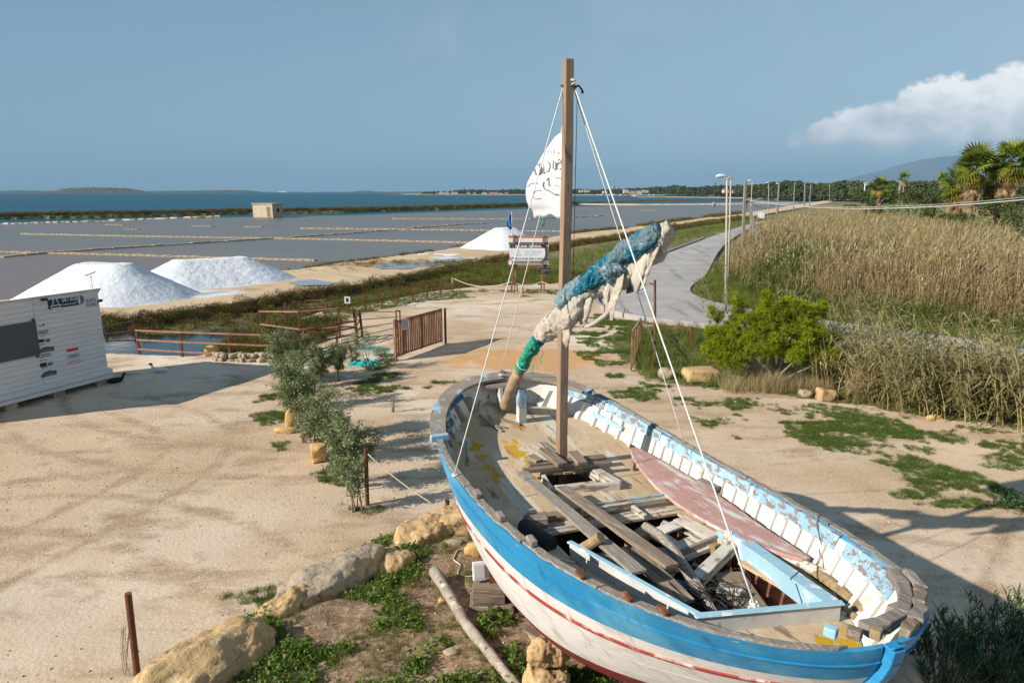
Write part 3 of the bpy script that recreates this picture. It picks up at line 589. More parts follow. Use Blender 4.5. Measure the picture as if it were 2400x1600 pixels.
# taller green growth: marsh behind the fence, verge of the road, foot of the reeds
P = inside(MARSH, 90000, margin=.3, hfun=ground_h); P = P[(P[:, 0] > -10.8) & (P[:, 1] < 62) & (P[:, 2] > -.5)]
dd = sdist(P[:, :2], [(-2.5, 46.3), (2, 47), (7, 58), (12, 70), (-10, 70), (-20, 50), (-14, 40)])
P = P[(fbm(P[:, :2], 70, .6) > -.02) & (P[:, 1] > 30.5)]; P = P[:17000]
scatter("marsh_grass", P, T_tall, 4, (.45, 1.0), .2, 'green rushes between the fence and the sand road')
P = inside([(9, 31.6), (10.9, 39), (11.4, 42.5), (12.4, 46), (14.9, 52), (26, 80), (34, 88), (38, 84), (30, 58), (30, 20), (20.5, 27.5), (14, 34), (12, 37)], 34000, z=-.05)
ROADP = [tuple(q) for q in resample(RL, 60)] + [tuple(q) for q in resample(RR, 60)[::-1]]
FIELD0 = [(15.5, 52), (19, 60), (25.5, 76), (34, 91), (60, 91), (60, 20), (33, 18), (27.5, 25), (21, 30), (16.2, 36), (14, 42)]
P = P[(sdist(P[:, :2], ROADP) < -.25) & (sdist(P[:, :2], FIELD0) < 2.2)]
scatter("verge_grass", P, T_tall, 4, (.5, 1.35), .2, 'tall green grass on the verge between road and reeds')
P = inside([(4.4, 22), (8, 21), (12, 18.8), (20, 14.8), (34, 10), (34, 12), (22, 17.5), (16, 23), (12.5, 27), (9.8, 30.0), (7.2, 31.6), (5.6, 31.4), (4.8, 28)], 9000, hfun=ground_h)
P = P[sdist(P[:, :2], ROADP) < -.35]
scatter("ditch_grass", P, T_tall, 4, (.4, 1.1), .22, 'rank green grass between the parking place and the road')
P = []
for i, (a, b) in enumerate(zip(resample([(4.7, 76), (9.2, 85), (18, 98), (33, 125), (58, 166), (120, 280)], 700), resample(RL[:25][::-1], 700))): pass
LN = resample([(0, 52), (5, 62), (8.5, 70), (20, 92), (36, 122), (62, 168)], 3000); P = np.c_[LN + rng.normal(0, 1.6, LN.shape) * np.linspace(1, 1.5, 3000)[:, None], np.full(3000, -.14)]
P = P[sdist(P[:, :2], ROADP) < -.2]
scatter("roadside_grass", P, T_tall, 4, (.6, 1.2), .2, 'green strip between the sand road and the concrete road')

# saltbush on the banks
DN = resample(DIKE_N[:14], 2600); n_ = len(DN); P = np.c_[DN + rng.normal(0, .42, DN.shape) * np.linspace(.8, 2.2, n_)[:, None] + np.array([.25, -.25]), rng.uniform(-.42, .12, n_)]
s_ = np.linspace(.75, 1.5, n_) * rng.uniform(.6, 1.2, n_)
scatter("bank_saltbush", P, T_salic, 4, s_, .3, 'brown green saltbush covering the near bank of the sand road')
DFl = resample(DIKE_F[3:13], 1500); n_ = len(DFl); k_ = fbm(DFl, 77, .35) > .02
P = np.c_[DFl + rng.normal(0, .3, DFl.shape) * np.linspace(.8, 3, n_)[:, None], np.full(n_, -.05)][k_]
scatter("pan_edge_saltbush", P, T_salic, 4, (np.linspace(.6, 1.8, n_) * rng.uniform(.6, 1.2, n_))[k_], .3, 'saltbush along the pan side of the sand road')
n_ = 5200; EL = resample(emb, n_); P = np.c_[EL + rng.normal(0, 1.3, EL.shape), rng.uniform(.0, .45, n_)]
scatter("embankment_saltbush", P, T_salic, 4, (1.1, 2.3), .3, 'dark saltbush on the embankment by the sea')
P = inside([(-12, 26.2), (-8.8, 26.0), (-8.0, 28.6), (-8.2, 33), (-11.2, 32.8), (-12.2, 29)], 1100, hfun=ground_h); P = P[P[:, 2] > -.5]
scatter("enclosure_plants", P, T_salic, 4, (.25, .75), .3, 'mixed low plants inside the fenced enclosure')
P = inside([(-12.2, 26.0), (-8.2, 25.6), (-8.0, 28.6), (-8.4, 33), (-11.4, 32.6)], 900, hfun=ground_h); P = P[P[:, 2] > -.5]
scatter("enclosure_grass", P, T_tall, 4, (.25, .7), .25, 'grass inside the fenced enclosure')

P = inside(MARSH, 16000, margin=.3, hfun=ground_h); P = P[(P[:, 0] > -20) & (P[:, 1] < 62) & (P[:, 1] > 31) & (P[:, 2] > -.55) & ((fbm(P[:, :2], 170, .5) < .15) | (P[:, 0] < -10.5))]
scatter('marsh_saltbush', P, T_salic, 4, (.4, 1.1), .3, 'olive brown saltbush scattered over the marsh')
# weeds on the mound
P = inside(MOUND, 60000, margin=.15); xy = P[:, :2]
key = fbm(xy, 80, 1.5) + .25 * fbm(xy, 81, 6)
left = smooth(-xy[:, 0], 0.6, 3.2) * .25
P = xy[(key + left + .22 * fbm(xy, 82, 9) > .13) & (xy[:, 1] > 5.5) & (xy[:, 0] < 1.2) & (rng.uniform(size=len(xy)) < .36)]
scatter("mound_weeds", np.c_[P, ground_h(P)], T_herb, 4, (.35, 1.2), .3, 'green weeds spreading over the brown soil of the mound')
P = inside(MOUND, 14000, margin=.0)[:, :2]; P = P[(fbm(P, 84, 2.2) + .5 * left[:1].mean() > .02) & (P[:, 1] > 5.5) & (P[:, 0] < 1.0)]
scatter('mound_grass', np.c_[P, ground_h(P)], T_tall, 4, (.10, .34), .35, 'thin grass and stalks among the weeds of the mound')
P = xy[(key < -.02) & (rng.uniform(size=len(xy)) < .22) & (xy[:, 1] > 5.5)]
dryt = variants("dry_twig_tuft", [blades(12, .12, .004, .09, 1.6, M_salicb, 90 + s, 2) for s in range(3)])
scatter("mound_dry_twigs", np.c_[P, ground_h(P)], dryt, 3, (.5, 1.3), .6, 'dry stalks lying on the mound')
# pebbles
M_pebble = mat('pale_pebble', (.50, .42, .33), (.40, .32, .24), vs=9, bump=.3, rnd=.3)
pebs = []
for s in range(3):
    o = rock_mesh("pebble", (.045, .035, .025), M_pebble, None, 100 + s, .2, 1, .3); pebs.append(o)
T_peb = variants("pebble_stone", pebs)
P = rng.uniform((-16, 7), (16, 27), (9000, 2)); P = P[fbm(P, 92, .8) > -.05]; mdp = inside(MOUND, 900)[:, :2]; P = np.r_[P, mdp]
P = np.c_[P, ground_h(P) + .004]
scatter("gravel", P, T_peb, 3, rng.uniform(.25, 1.0, len(P)) ** 1.7, .4, 'small loose stones on the sandy ground')

# ------------------------------------------------------------------ reeds
def reed_cluster(seed, n=11, h=2.4, sp=.35, mstem=None, green=.35, leaves=6):
    rs = np.random.default_rng(seed); V = []; F = []; fm = []
    def quad(a, b, c, d, m): k = len(V); V.extend([a, b, c, d]); F.append((k, k + 1, k + 2, k + 3)); fm.append(m)
    for i in range(n):
        bx, by = rs.normal(0, sp, 2); hh = h * rs.uniform(.6, 1.1); az_ = rs.normal(.4, .7); ln = hh * rs.uniform(.02, .20)
        tip = np.array([bx + math.cos(az_) * ln, by + math.sin(az_) * ln, hh]); b0 = np.array([bx, by, 0.0]); w = .011
        for q in (np.array([w, 0, 0]), np.array([0, w, 0])): quad(b0 - q, b0 + q, tip + q * .5, tip - q * .5, 0)
        for k in range(leaves):
            t = rs.uniform(.25, 1.0); p = b0 + (tip - b0) * t; a = rs.uniform(0, 6.28); L = rs.uniform(.25, .5) * (1.2 - .4 * t); up = rs.uniform(.1, 1.5)
            e = p + np.array([math.cos(a) * L, math.sin(a) * L, L * up]); sd = np.array([-math.sin(a), math.cos(a), 0]) * .014; md = (p + e) / 2 + np.array([0, 0, L * .12])
            mi = 1 if rs.uniform() < green else 0
            quad(p - sd * .4, p + sd * .4, md + sd, md - sd, mi); quad(md - sd, md + sd, e + sd * .1, e - sd * .1, mi)
        if rs.uniform() < .2:
            for k in range(5):
                a = rs.uniform(0, 6.28); p = tip - np.array([0, 0, .05 * k]); e = p + np.array([math.cos(a) * .05, math.sin(a) * .05, .14]); sd = np.array([-math.sin(a), math.cos(a), 0]) * .022
                quad(p - sd * .3, p + sd * .3, e + sd, e - sd, 2)
    return mesh_obj("reed", V, np.array(F), None, mats=[mstem or M_reed, M_reedg, M_plume], fm=fm)
T_reed = variants("reed_clump", [reed_cluster(200 + s, green=g_) for s, g_ in enumerate((.02, .06, .12, .25))])
T_reedg = variants("green_reed_clump", [reed_cluster(210 + s, n=12, h=1.5, green=.9, mstem=M_rush) for s in range(3)])
FIELD = [(15.5, 52), (19, 60), (25.5, 76), (34, 91), (42, 104), (56, 124), (90, 140), (108, 120), (90, 70), (60, 34), (44, 19), (33, 18), (27.5, 25), (21, 30), (16.2, 36), (14, 42)]
P = np.concatenate([inside(FIELD, 26000), inside([q for q in FIELD if q[1] < 62] + [(50, 62)], 15000)]); P[:, 2] = -.12
rd = sdist(P[:, :2], FIELD); dist = np.hypot(P[:, 0], P[:, 1]); edge = smooth(rd + .7 * fbm(P[:, :2], 71, .25), .4, 2.6)
sc_ = (.55 + .70 * edge) * rng.uniform(.8, 1.2, len(P))
isg = (edge < .22) | (fbm(P[:, :2], 72, .18) < -1.0)
scatter("reed_bed", P[~isg], T_reed, 4, sc_[~isg], .08, 'wide bed of dry reeds beyond the road')
scatter("green_reed_bed", P[isg], T_reedg, 3, sc_[isg] * 1.25, .1, 'green reeds along the edge and in hollows of the dry reed bed')

# big canes at the right, leaning over the verge
def cane(name, base, h, lean, seed, label, group, leaves=20, thick=.013):
    rs = np.random.default_rng(seed); t = empty(name, base); tag(t, label, 'cane clump', group)
    return t
def cane_clump(base, n, seed, label, h=2.9, r=.55, dry=.5, lean=.45):
    rs = np.random.default_rng(seed); t = empty("cane_clump", base); tag(t, label, 'cane clump', 'giant canes along the far side of the parking place')
    st = MB(); V = []; F = []
    for i in range(n):
        bx, by = rs.normal(0, r, 2); a = rs.normal(3.0, .6) if rs.uniform() < .8 else rs.uniform(0, 6.28); L = lean * rs.uniform(.2, 1.5); hh = h * rs.uniform(.55, 1.08); path = []
        for k in range(6):
            q = k / 5; path.append((bx + math.cos(a) * L * hh * q ** 1.7, by + math.sin(a) * L * hh * q ** 1.7, hh * (q - .10 * L * q * q)))
        st.tube(path, [.012, .011, .010, .008, .006, .003], 4, cap=False)
        for k in range(24):
            q = rs.uniform(.12, 1.0); f = q * 5; k0 = min(int(f), 4); p = np.array(path[k0]) * (1 - (f - k0)) + np.array(path[k0 + 1]) * (f - k0)
            b = rs.uniform(0, 6.28); ll = rs.uniform(.3, .65); e1 = p + np.array([math.cos(b), math.sin(b), .55]) * ll * .55; e2 = p + np.array([math.cos(b), math.sin(b), rs.uniform(-.4, .5)]) * ll
            sd = np.array([-math.sin(b), math.cos(b), 0]) * .026; v = len(V)
            V += [p, e1 - sd, e1 + sd, e2]; F.append((v, v + 1, v + 3, v + 2))
    st.build("stems", M_cane, t); mesh_obj("leaves", V, np.array(F), M_caneleaf, t)
    return t
cl = [(1680, 735, 5, 1.7, 'thin cane clump beside the first street lamp'), (1960, 850, 16, 2.5, 'tall leaning canes just right of the pine bush'), (2010, 905, 14, 1.9, 'canes behind the pale stone block'), (2040, 790, 12, 2.6, 'canes standing beyond the road right of the pine bush'),
      (2080, 930, 22, 1.9, 'dense low cane clump right of the pale stone block'), (2150, 960, 22, 2.0, 'canes with a yellow green weed at their foot'), (2130, 900, 14, 2.3, 'canes in the middle of the right thicket'), (2230, 975, 24, 2.1, 'broad cane clump above the green lawn strip'), (2250, 915, 14, 2.4, 'canes in front of the grey road stretch'),
      (2320, 985, 24, 2.3, 'big cane clump near the right edge of the view'), (2390, 1000, 24, 2.4, 'cane clump at the right edge of the view, nearest the lawn'), (2370, 920, 14, 2.5, 'canes behind the rightmost clump'), (1990, 860, 14, 2.6, 'canes leaning over the road right of the tallest clump'), (2110, 855, 12, 2.3, 'canes at the left end of the visible grey road stretch'), (1945, 905, 10, 1.6, 'low canes right of the pine trunk'), (2460, 1010, 22, 2.5, 'cane clump cut by the right edge of the view'), (1905, 790, 9, 2.2, 'few canes rising behind the pine bush')]
for i, (x, y, n, h, l) in enumerate(cl):
    b = G(x, y); b.z = gz(b.x, b.y) if b.x < 33 else 0
    cane_clump(b, n, 300 + i, l, h, .5)
P = inside([(9.5, 19.9), (12.5, 18.2), (16, 15.8), (24, 12.4), (34, 9.6), (34, 12.9), (24, 16.6), (16, 20.6), (11.5, 23.2)], 1150, hfun=ground_h)
scatter("cane_thicket", P, T_reed, 4, (.45, .85), .38, 'tangle of dry cane stalks at the foot of the thicket')

# long bare canes leaning left out of the thicket
for i, (x0, y0, x1, y1, D_) in enumerate(((2035, 905, 1992, 712, 20.5), (2075, 900, 2035, 730, 20.2), (1985, 890, 1925, 745, 21.2), (1955, 830, 1938, 738, 22.5), (2170, 880, 2095, 722, 19.5), (2120, 930, 2085, 752, 19.2), (2010, 860, 1962, 770, 21.0), (2265, 905, 2250, 742, 18.0), (2320, 880, 2270, 745, 18.2), (2345, 900, 2310, 762, 17.5), (2215, 870, 2190, 735, 19.0), (2390, 915, 2352, 765, 17.0), (1945, 925, 1985, 845, 20.0), (1700, 700, 1688, 622, 30.0))):
    a = AtY(x0, y0, D_); b = AtY(x1, y1, D_); t = empty("leaning_cane", (a.x, a.y, 0)); L = b - a; tag(t, f'long pale cane leaning left, {["tallest by the pine bush", "second of the tall pair by the pine bush", "thin one against the pine bush", "short one behind the pine bush", "one crossing the left end of the grey road stretch", "one in front of the left road end", "small one between pine bush and thicket", "upright one before the right part of the road", "one right of the upright one", "one over the right end of the road stretch", "one at the middle of the road stretch", "rightmost one", "low one falling right beside the pale block", "lone one on the verge by the first lamp"][i]}', 'cane', 'long canes rising out of the thicket')
    pts = [Vector((0, 0, 0)), L * .35 + Vector((.12, 0, .0)), L * .7 + Vector((.10, 0, 0)), L]; z0_ = a.z; pts = [p + Vector((0, 0, z0_)) for p in pts]; pts[0] = Vector((.25, 0, 0)); mb = MB(); mb.tube(pts, [.016, .014, .011, .005], 5); mb.build("stem", M_cane, t)
    V = []; F = []
    for k in range(16):
        q = .45 + .55 * k / 15; p = np.array(L * q + Vector((.1 * math.sin(3.14 * q), 0, z0_))); b_ = rng.uniform(0, 6.28); ll = rng.uniform(.25, .5); e1 = p + np.array([math.cos(b_) * .6, math.sin(b_) * .3, .5]) * ll * .6; e2 = p + np.array([math.cos(b_), math.sin(b_) * .5, rng.uniform(-.2, .5)]) * ll; sd = np.array([-.3 * math.sin(b_), math.cos(b_) * .5, .8]) * .022; v = len(V); V += [p, e1 - sd, e1 + sd, e2]; F.append((v, v + 1, v + 3, v + 2))
    mesh_obj("leaves", V, np.array(F), M_caneleaf, t)
# ------------------------------------------------------------------ the boat
BX, BY, BTH = 1.127, 7.415, -1.221; LB2 = 3.8
boat = empty("fishing_boat", (BX, BY, 0), BTH)
tag(boat, 'old wooden fishing boat painted blue and white propped up on the earth mound', 'boat')
bd = (math.cos(BTH), math.sin(BTH)); bn = (-bd[1], bd[0])
def _tt(t): return np.where(t < -.219, (t + .219) / .781, (t + .219) / 1.219)
def bw(x):
    t = np.clip(np.asarray(x, float) / LB2, -1, 1); q = _tt(t)
    return 1.65 * np.where(q < 0, np.maximum(1 - np.abs(q) ** 2.641, 0) ** .45, np.maximum(1 - np.abs(q) ** 2.386, 0) ** .453)
def bz(x, y=0.0):
    t = np.clip(np.asarray(x, float) / LB2, -1.02, 1.02); q = _tt(t)
    return 2.879 + np.where(q < 0, .387, .441) * q * q + y * -.02 + x * .014
def dk(x, y=0.0): return bz(x, y) - .42
def hull(side, t, v, off=0.0):
    """point of the hull skin: t -1 (far end) .. 1 (near end), v 0 keel .. 1 sheer"""
    t = np.asarray(t, float); v = np.asarray(v, float); w = bw(t * LB2); a = np.abs(t)
    zs = 2.879 + np.where(_tt(t) < 0, .387, .441) * _tt(t) ** 2
    zb = .916 + .6 * t + .638 * a ** 5.057
    y = side * np.maximum(w * np.maximum(v, 0) ** (.3 + np.where(t < 0, .778, 1.5) * a ** 3) + off, 0)
    z = zb + (zs - zb) * v; x = t * LB2 * (1 - .25 * (1 - v) ** 1.681) * (1 + off / LB2)
    return np.stack([x, y, z + y * -.02 + x * .014], -1)
def LBP(px, py, dz=0.0, z=None):
    """boat-frame point seen at a photo point, dz above the deck"""
    zz = 2.5 if z is None else z
    for _ in range(9):
        p = G(px, py, zz); x = (p.x - BX) * bd[0] + (p.y - BY) * bd[1]; y = (p.x - BX) * bn[0] + (p.y - BY) * bn[1]
        if z is None: zz = float(dk(x, y)) + dz
    return Vector((x, y, zz))
def b2w(v): return Vector((BX + v[0] * bd[0] + v[1] * bn[0], BY + v[0] * bd[1] + v[1] * bn[1], v[2]))
def w2b(p): return Vector(((p[0] - BX) * bd[0] + (p[1] - BY) * bd[1], (p[0] - BX) * bn[0] + (p[1] - BY) * bn[1], p[2]))
TS = np.sin(np.linspace(-math.pi / 2, math.pi / 2, 97)) * .9995

def skin(name, side, v0, v1, m, off=0.0, th=.035, rows=3, t0=-1, t1=1, gap=.0):
    """one strake: a plank with thickness following the hull"""
    T = TS[(TS >= t0 - 1e-6) & (TS <= t1 + 1e-6)]; V = []; n = len(T); cols = rows + 1
    vv = np.linspace(v0 + gap, v1 - gap, cols)
    for o_ in (off, off - th):
        for t in T: V += [tuple(hull(side, t, q, o_)) for q in vv]
    F = []; B = n * cols
    for i in range(n - 1):
        for k in range(rows):
            a = i * cols + k; F.append((a, a + 1, a + cols + 1, a + cols)); a += B; F.append((a + cols, a + cols + 1, a + 1, a))
        for k in (0, cols - 1): a = i * cols + k; F.append((a, a + cols, a + cols + B, a + B))
    o = mesh_obj(name, V, F, m, boat, smooth=True); o.data.set_sharp_from_angle(angle=.6)
    return o
for side in (-1, 1):
    for k, (v0, v1, m, off) in enumerate([(.895, 1.0, M_blue, .0), (.76, .895, M_blue, .004), (.668, .76, M_white, .0), (.52, .645, M_white, .0), (.38, .52, M_white, .002), (.285, .38, M_white, .0), (.14, .285, M_redp, .0), (.0, .14, M_redp, .0)]):
        s_ = skin("hull_plank", side, v0, v1, m, off, gap=.0024)
    s_ = skin("rubbing_strake", side, .645, .668, M_redline, .014, th=.05, rows=2)
    skin("blue_moulding", side, .886, .897, M_blue, .012, th=.03, rows=1)
# stem and stern posts, keel
def postpath(t, lift):
    P = [hull(1, t, v)[[0, 2]] for v in np.linspace(0, 1, 12)]; s = 1 if t > 0 else -1
    return [Vector((p[0] + s * .02, 0, p[1])) for p in P] + [Vector((P[-1][0] + s * .03, 0, P[-1][1] + lift))]
for t, lift, m in ((1, -.01, M_blue), (-1, .08, M_grey)):
    pp = postpath(t, lift); mb = MB()
    for i in range(len(pp) - 1): mb.bar(pp[i], pp[i + 1] + (pp[i + 1] - pp[i]) * .02, .10, .09, up=(1, 0, 0), w1=.10)
    bevel(mb.build("stem_post", m, boat), .012)
kp = [Vector((hull(1, t, 0)[0], 0, hull(1, t, 0)[2] - .04)) for t in np.linspace(-.97, .97, 24)]
mb = MB()
for i in range(23): mb.bar(kp[i], kp[i + 1], .10, .16)
mb.build("keel", M_redp, boat)

# inside: ceiling, frames, clamp and capping
Xs = np.sin(np.linspace(-math.pi / 2, math.pi / 2, 110)) * LB2 * .992
def inner(x, drop, inset):
    """inner face point at height drop below the sheer on one side (unsigned y)"""
    v = .85; x = x / (1 - inset / LB2)
    for _ in range(3):
        t = max(-1, min(1, x / (LB2 * (1 - .25 * (1 - v) ** 1.681)))); z0 = 2.879 + (.387 if t < -.219 else .441) * float(_tt(np.array(t))) ** 2
        zb = .916 + .6 * t + .638 * abs(t) ** 5.057; v = 1 - drop / (z0 - zb)
    a = abs(t); e = .3 + (.778 if t < 0 else 1.5) * a ** 3
    return max(float(bw(t * LB2)) * v ** e - inset, 0.0)
def hull_floor(x, y):
    """height of the hull skin under a point of the boat"""
    for v in np.linspace(.02, 1, 60):
        t = max(-1, min(1, x / (LB2 * (1 - .25 * (1 - v) ** 1.681)))); p = hull(1, t, v)
        if p[1] >= abs(y) + .05: return float(p[2])
    return 3.0
def lining(name, side, d0, d1, inset, m, x0=-3.78, x1=3.78, th=.02, steps=60, gapends=0.0):
    X = [x for x in np.sin(np.linspace(-math.pi / 2, math.pi / 2, 150)) * 3.79 if x0 <= x <= x1]; V = []; F = []
    for x in X:
        for d, ins in ((d0, inset), (d1, inset), (d1, inset - th), (d0, inset - th)):
            y = side * inner(x, d, ins); V.append((x, y, float(bz(x, y)) - d))
    for i in range(len(X) - 1):
        for k in range(4): F.append((i * 4 + k, i * 4 + (k + 1) % 4, i * 4 + 4 + (k + 1) % 4, i * 4 + 4 + k))
    F += [(0, 1, 2, 3), tuple(len(V) - 4 + q for q in (3, 2, 1, 0))]
    return mesh_obj(name, V, F, m, boat)
lining("bulwark_lining", 1, .03, .47, .060, M_inwhite, -3.78, 3.6); lining("bulwark_lining", -1, .03, .47, .060, M_inwhite2, -3.78, 3.6)
for side in (-1, 1):
    x = -3.45
    while x < 3.35:
        w_ = random.uniform(.045, .07)
        d1 = .44; mb = MB(); V = []
        for dx in (-w_ / 2, w_ / 2):
            for d, ins in ((.14, .062), (d1, .062), (d1, .105), (.14, .10)):
                y = side * inner(x + dx, d, ins); V.append((x + dx, y, float(bz(x, y)) - d))
        mb.add(V, [(0, 1, 2, 3), (7, 6, 5, 4), (0, 4, 5, 1), (1, 5, 6, 2), (2, 6, 7, 3), (3, 7, 4, 0)])
        mb.build("frame", M_inwhite if side > 0 else (M_grey if random.random() < .5 else M_inwhite2), boat)
        x += random.uniform(.185, .245) if side < 0 else random.uniform(.20, .30)
# light blue clamp under the capping, in lengths
def clampboard(side, x0, x1, m, d0=.005, d1=.135, inset=.075, th=.035): return lining("inwale", side, d0, d1, inset, m, x0, x1, th)
for x0, x1, m in ((-3.35, -2.62, M_ltblue), (-2.60, -1.3, M_ltblue), (-1.28, .6, M_ltblue), (.62, 2.2, M_ltblue), (2.22, 3.12, M_ltblue)): clampboard(1, x0, x1, m)
for x0, x1, m in ((-3.45, -2.2, M_dkblue), (-2.18, -.6, M_dkblue), (-.58, 1.4, M_dkblue), (1.42, 3.1, M_grey)): clampboard(-1, x0, x1, m)
lining("bulkwark_stringer", -1, .20, .27, .10, M_dkblue, -3.1, -.4, .03).name = "stringer"
lining("stringer", 1, .205, .265, .115, M_ltblue2, -2.75, -2.1, .03)
# capping planks on top of the sheer
def capping(side, x0, x1, m, yo=.045, yi=.085, z0=.0, z1=.035, ragged=.0, name="rail_cap"):
    X = [x0 + (x1 - x0) * k / max(6, int((x1 - x0) / .08)) for k in range(max(6, int((x1 - x0) / .08)) + 1)]; V = []; F = []
    for i, x in enumerate(X):
        j = random.uniform(-ragged, ragged); w = float(bw(x))
        for y, z in ((w + yo + j, z0), (max(w - yi + j * .6, 0), z0), (max(w - yi + j * .6, 0), z1 + j * .2), (w + yo + j, z1)):
            V.append((x, side * y, float(bz(x, side * y)) + z))
    for i in range(len(X) - 1):
        for k in range(4): F.append((i * 4 + k, i * 4 + (k + 1) % 4, i * 4 + 4 + (k + 1) % 4, i * 4 + 4 + k))
    F += [(0, 1, 2, 3), tuple(len(V) - 4 + q for q in (3, 2, 1, 0))]
    return mesh_obj(name, V, F, m, boat)
for x0, x1 in ((-1.95, -.4), (-.38, 1.15), (1.17, 2.25), (2.27, 3.72)): capping(-1, x0, x1, M_grey, -.012, .095, z0=.002, z1=.026, ragged=.012)
# starboard: narrow dark capping, splitting; port forward quarter: broad weathered capping with flaking blue
for x0, x1 in ((-3.0, -2.05), (-2.03, -.9), (-.88, .45), (.47, 1.9), (1.92, 3.02)): capping(1, x0, x1, M_grey, .022, .036, z1=.022, ragged=.012)
M_capf = mat('forward_cap_flaking', (.33, .27, .22), (.25, .20, .165), vs=4, rough=.9, bump=.6, bs=16, bdist=.01, layers=[((.30, .52, .64), 2.6, .60, .03), ((.10, .07, .05), 9, .68, .03)])
def endcap(s, xlim, m, yin, name="rail_cap", z=.04, out=.05):
    """broad capping that follows the round end of the boat"""
    th = np.linspace(-1, 1, 45); V = []; F = []; pts = []
    for side in (-1, 1):
        X = np.linspace(xlim, 3.80 * s, 26)
        for x in (X if side < 0 else X[::-1]): pts.append((x, side * float(bw(x))))
    for i, p in enumerate(pts):
        q = pts[max(i - 1, 0)]; r_ = pts[min(i + 1, len(pts) - 1)]; d = np.array(r_) - np.array(q); d = d / (np.hypot(*d) + 1e-9); n_ = np.array([d[1], -d[0]]); c0 = np.array([1.8 * s, 0]) - np.array(p)
        if n_ @ c0 < 0: n_ = -n_
        for off, zz in ((-out, 0), (yin, 0), (yin, z), (-out, z)):
            a = np.array(p) + n_ * off; V.append((a[0], a[1], float(bz(a[0], a[1])) + zz))
    n = len(pts)
    for i in range(n - 1):
        for k in range(4): F.append((i * 4 + k, i * 4 + (k + 1) % 4, i * 4 + 4 + (k + 1) % 4, i * 4 + 4 + k))
    F += [(0, 1, 2, 3), tuple(len(V) - 4 + q for q in (3, 2, 1, 0))]
    return mesh_obj(name, V, F, m, boat)
o = endcap(-1, -1.97, M_capf, .17)
keepv = None
# trim its starboard arm back to where the blue clamp starts
import bmesh
bm_ = bmesh.new(); bm_.from_mesh(o.data)
bmesh.ops.delete(bm_, geom=[f for f in bm_.faces if f.calc_center_median().y > .35 and f.calc_center_median().x > -3.0], context='FACES'); bm_.to_mesh(o.data); bm_.free()
mb = MB(); mb.box((-1.93, -float(bw(-1.93)) + .06, float(bz(-1.93, -1.6)) + .03), (.07, .26, .10)); bevel(mb.build("cap_joint_block", M_ltblue2, boat), .02)
# heavy curved breast rail at the near end
pts = [(2.95, 1.00), (3.15, .86), (3.35, .66), (3.5, .44), (3.57, .2), (3.56, .04)]
mb = MB()
for i in range(len(pts) - 1):
    for (a, b) in ((pts[i], pts[i + 1]),):
        pa = Vector((*a, float(bz(*a)) + .0)); pb = Vector((*b, float(bz(*b)) + .0)); mb.bar(pa, pb + (pb - pa) * .12, .10, .08, jit=.008)
bevel(mb.build("breast_rail", M_grey, boat), .012)
for (a, b, w_, m) in (((3.02, 1.06), (3.3, .88), .07, M_grey), ((3.30, .86), (3.48, .62), .08, M_wood), ((3.52, .60), (3.66, .36), .09, M_grey), ((3.68, .34), (3.74, .16), .07, M_wood)):
    mb = MB(); pa = Vector((*a, float(bz(*a)) + .02)); pb = Vector((*b, float(bz(*b)) + .02)); mb.bar(pa, pb, w_, .08, jit=.012, segs=3); bevel(mb.build("broken_rail_stub", m, boat), .008)
for (x, y, sx_, m) in ((3.52, -.22, .08, M_ltblue2), (3.60, -.10, .09, M_wood), (3.66, .02, .07, M_logy)):
    mb = MB(); mb.box((x, y, float(bz(x, y)) + .015), (sx_, .07, .07), Matrix.Rotation(.5, 3, 'Z')); bevel(mb.build("rail_fragment", m, boat), .01)
p = LBP(1985, 1480, .15); mb = MB(); mb.bar((3.30, .52, float(dk(3.3)) - .05), (3.42, .50, float(bz(3.4)) + .02), .15, .05, up=(1, 0, 0)); mb.build("inner_post_board", M_grey, boat)
# rowlock chocks along the port capping, and iron bits
for x in (-.05, .62, 1.28): mb = MB(); mb.box((x, -float(bw(x)) + .055, float(bz(x, -1.6)) + .065), (.14, .07, .06)); bevel(mb.build("rowlock_chock", M_grey, boat), .012)
for x in (2.05, 2.55, 2.85): mb = MB(); mb.box((x, -float(bw(x)) + .03, float(bz(x, -1.4)) + .05), (.12, .05, .03)); bevel(mb.build("iron_cleat", M_rust, boat), .01)

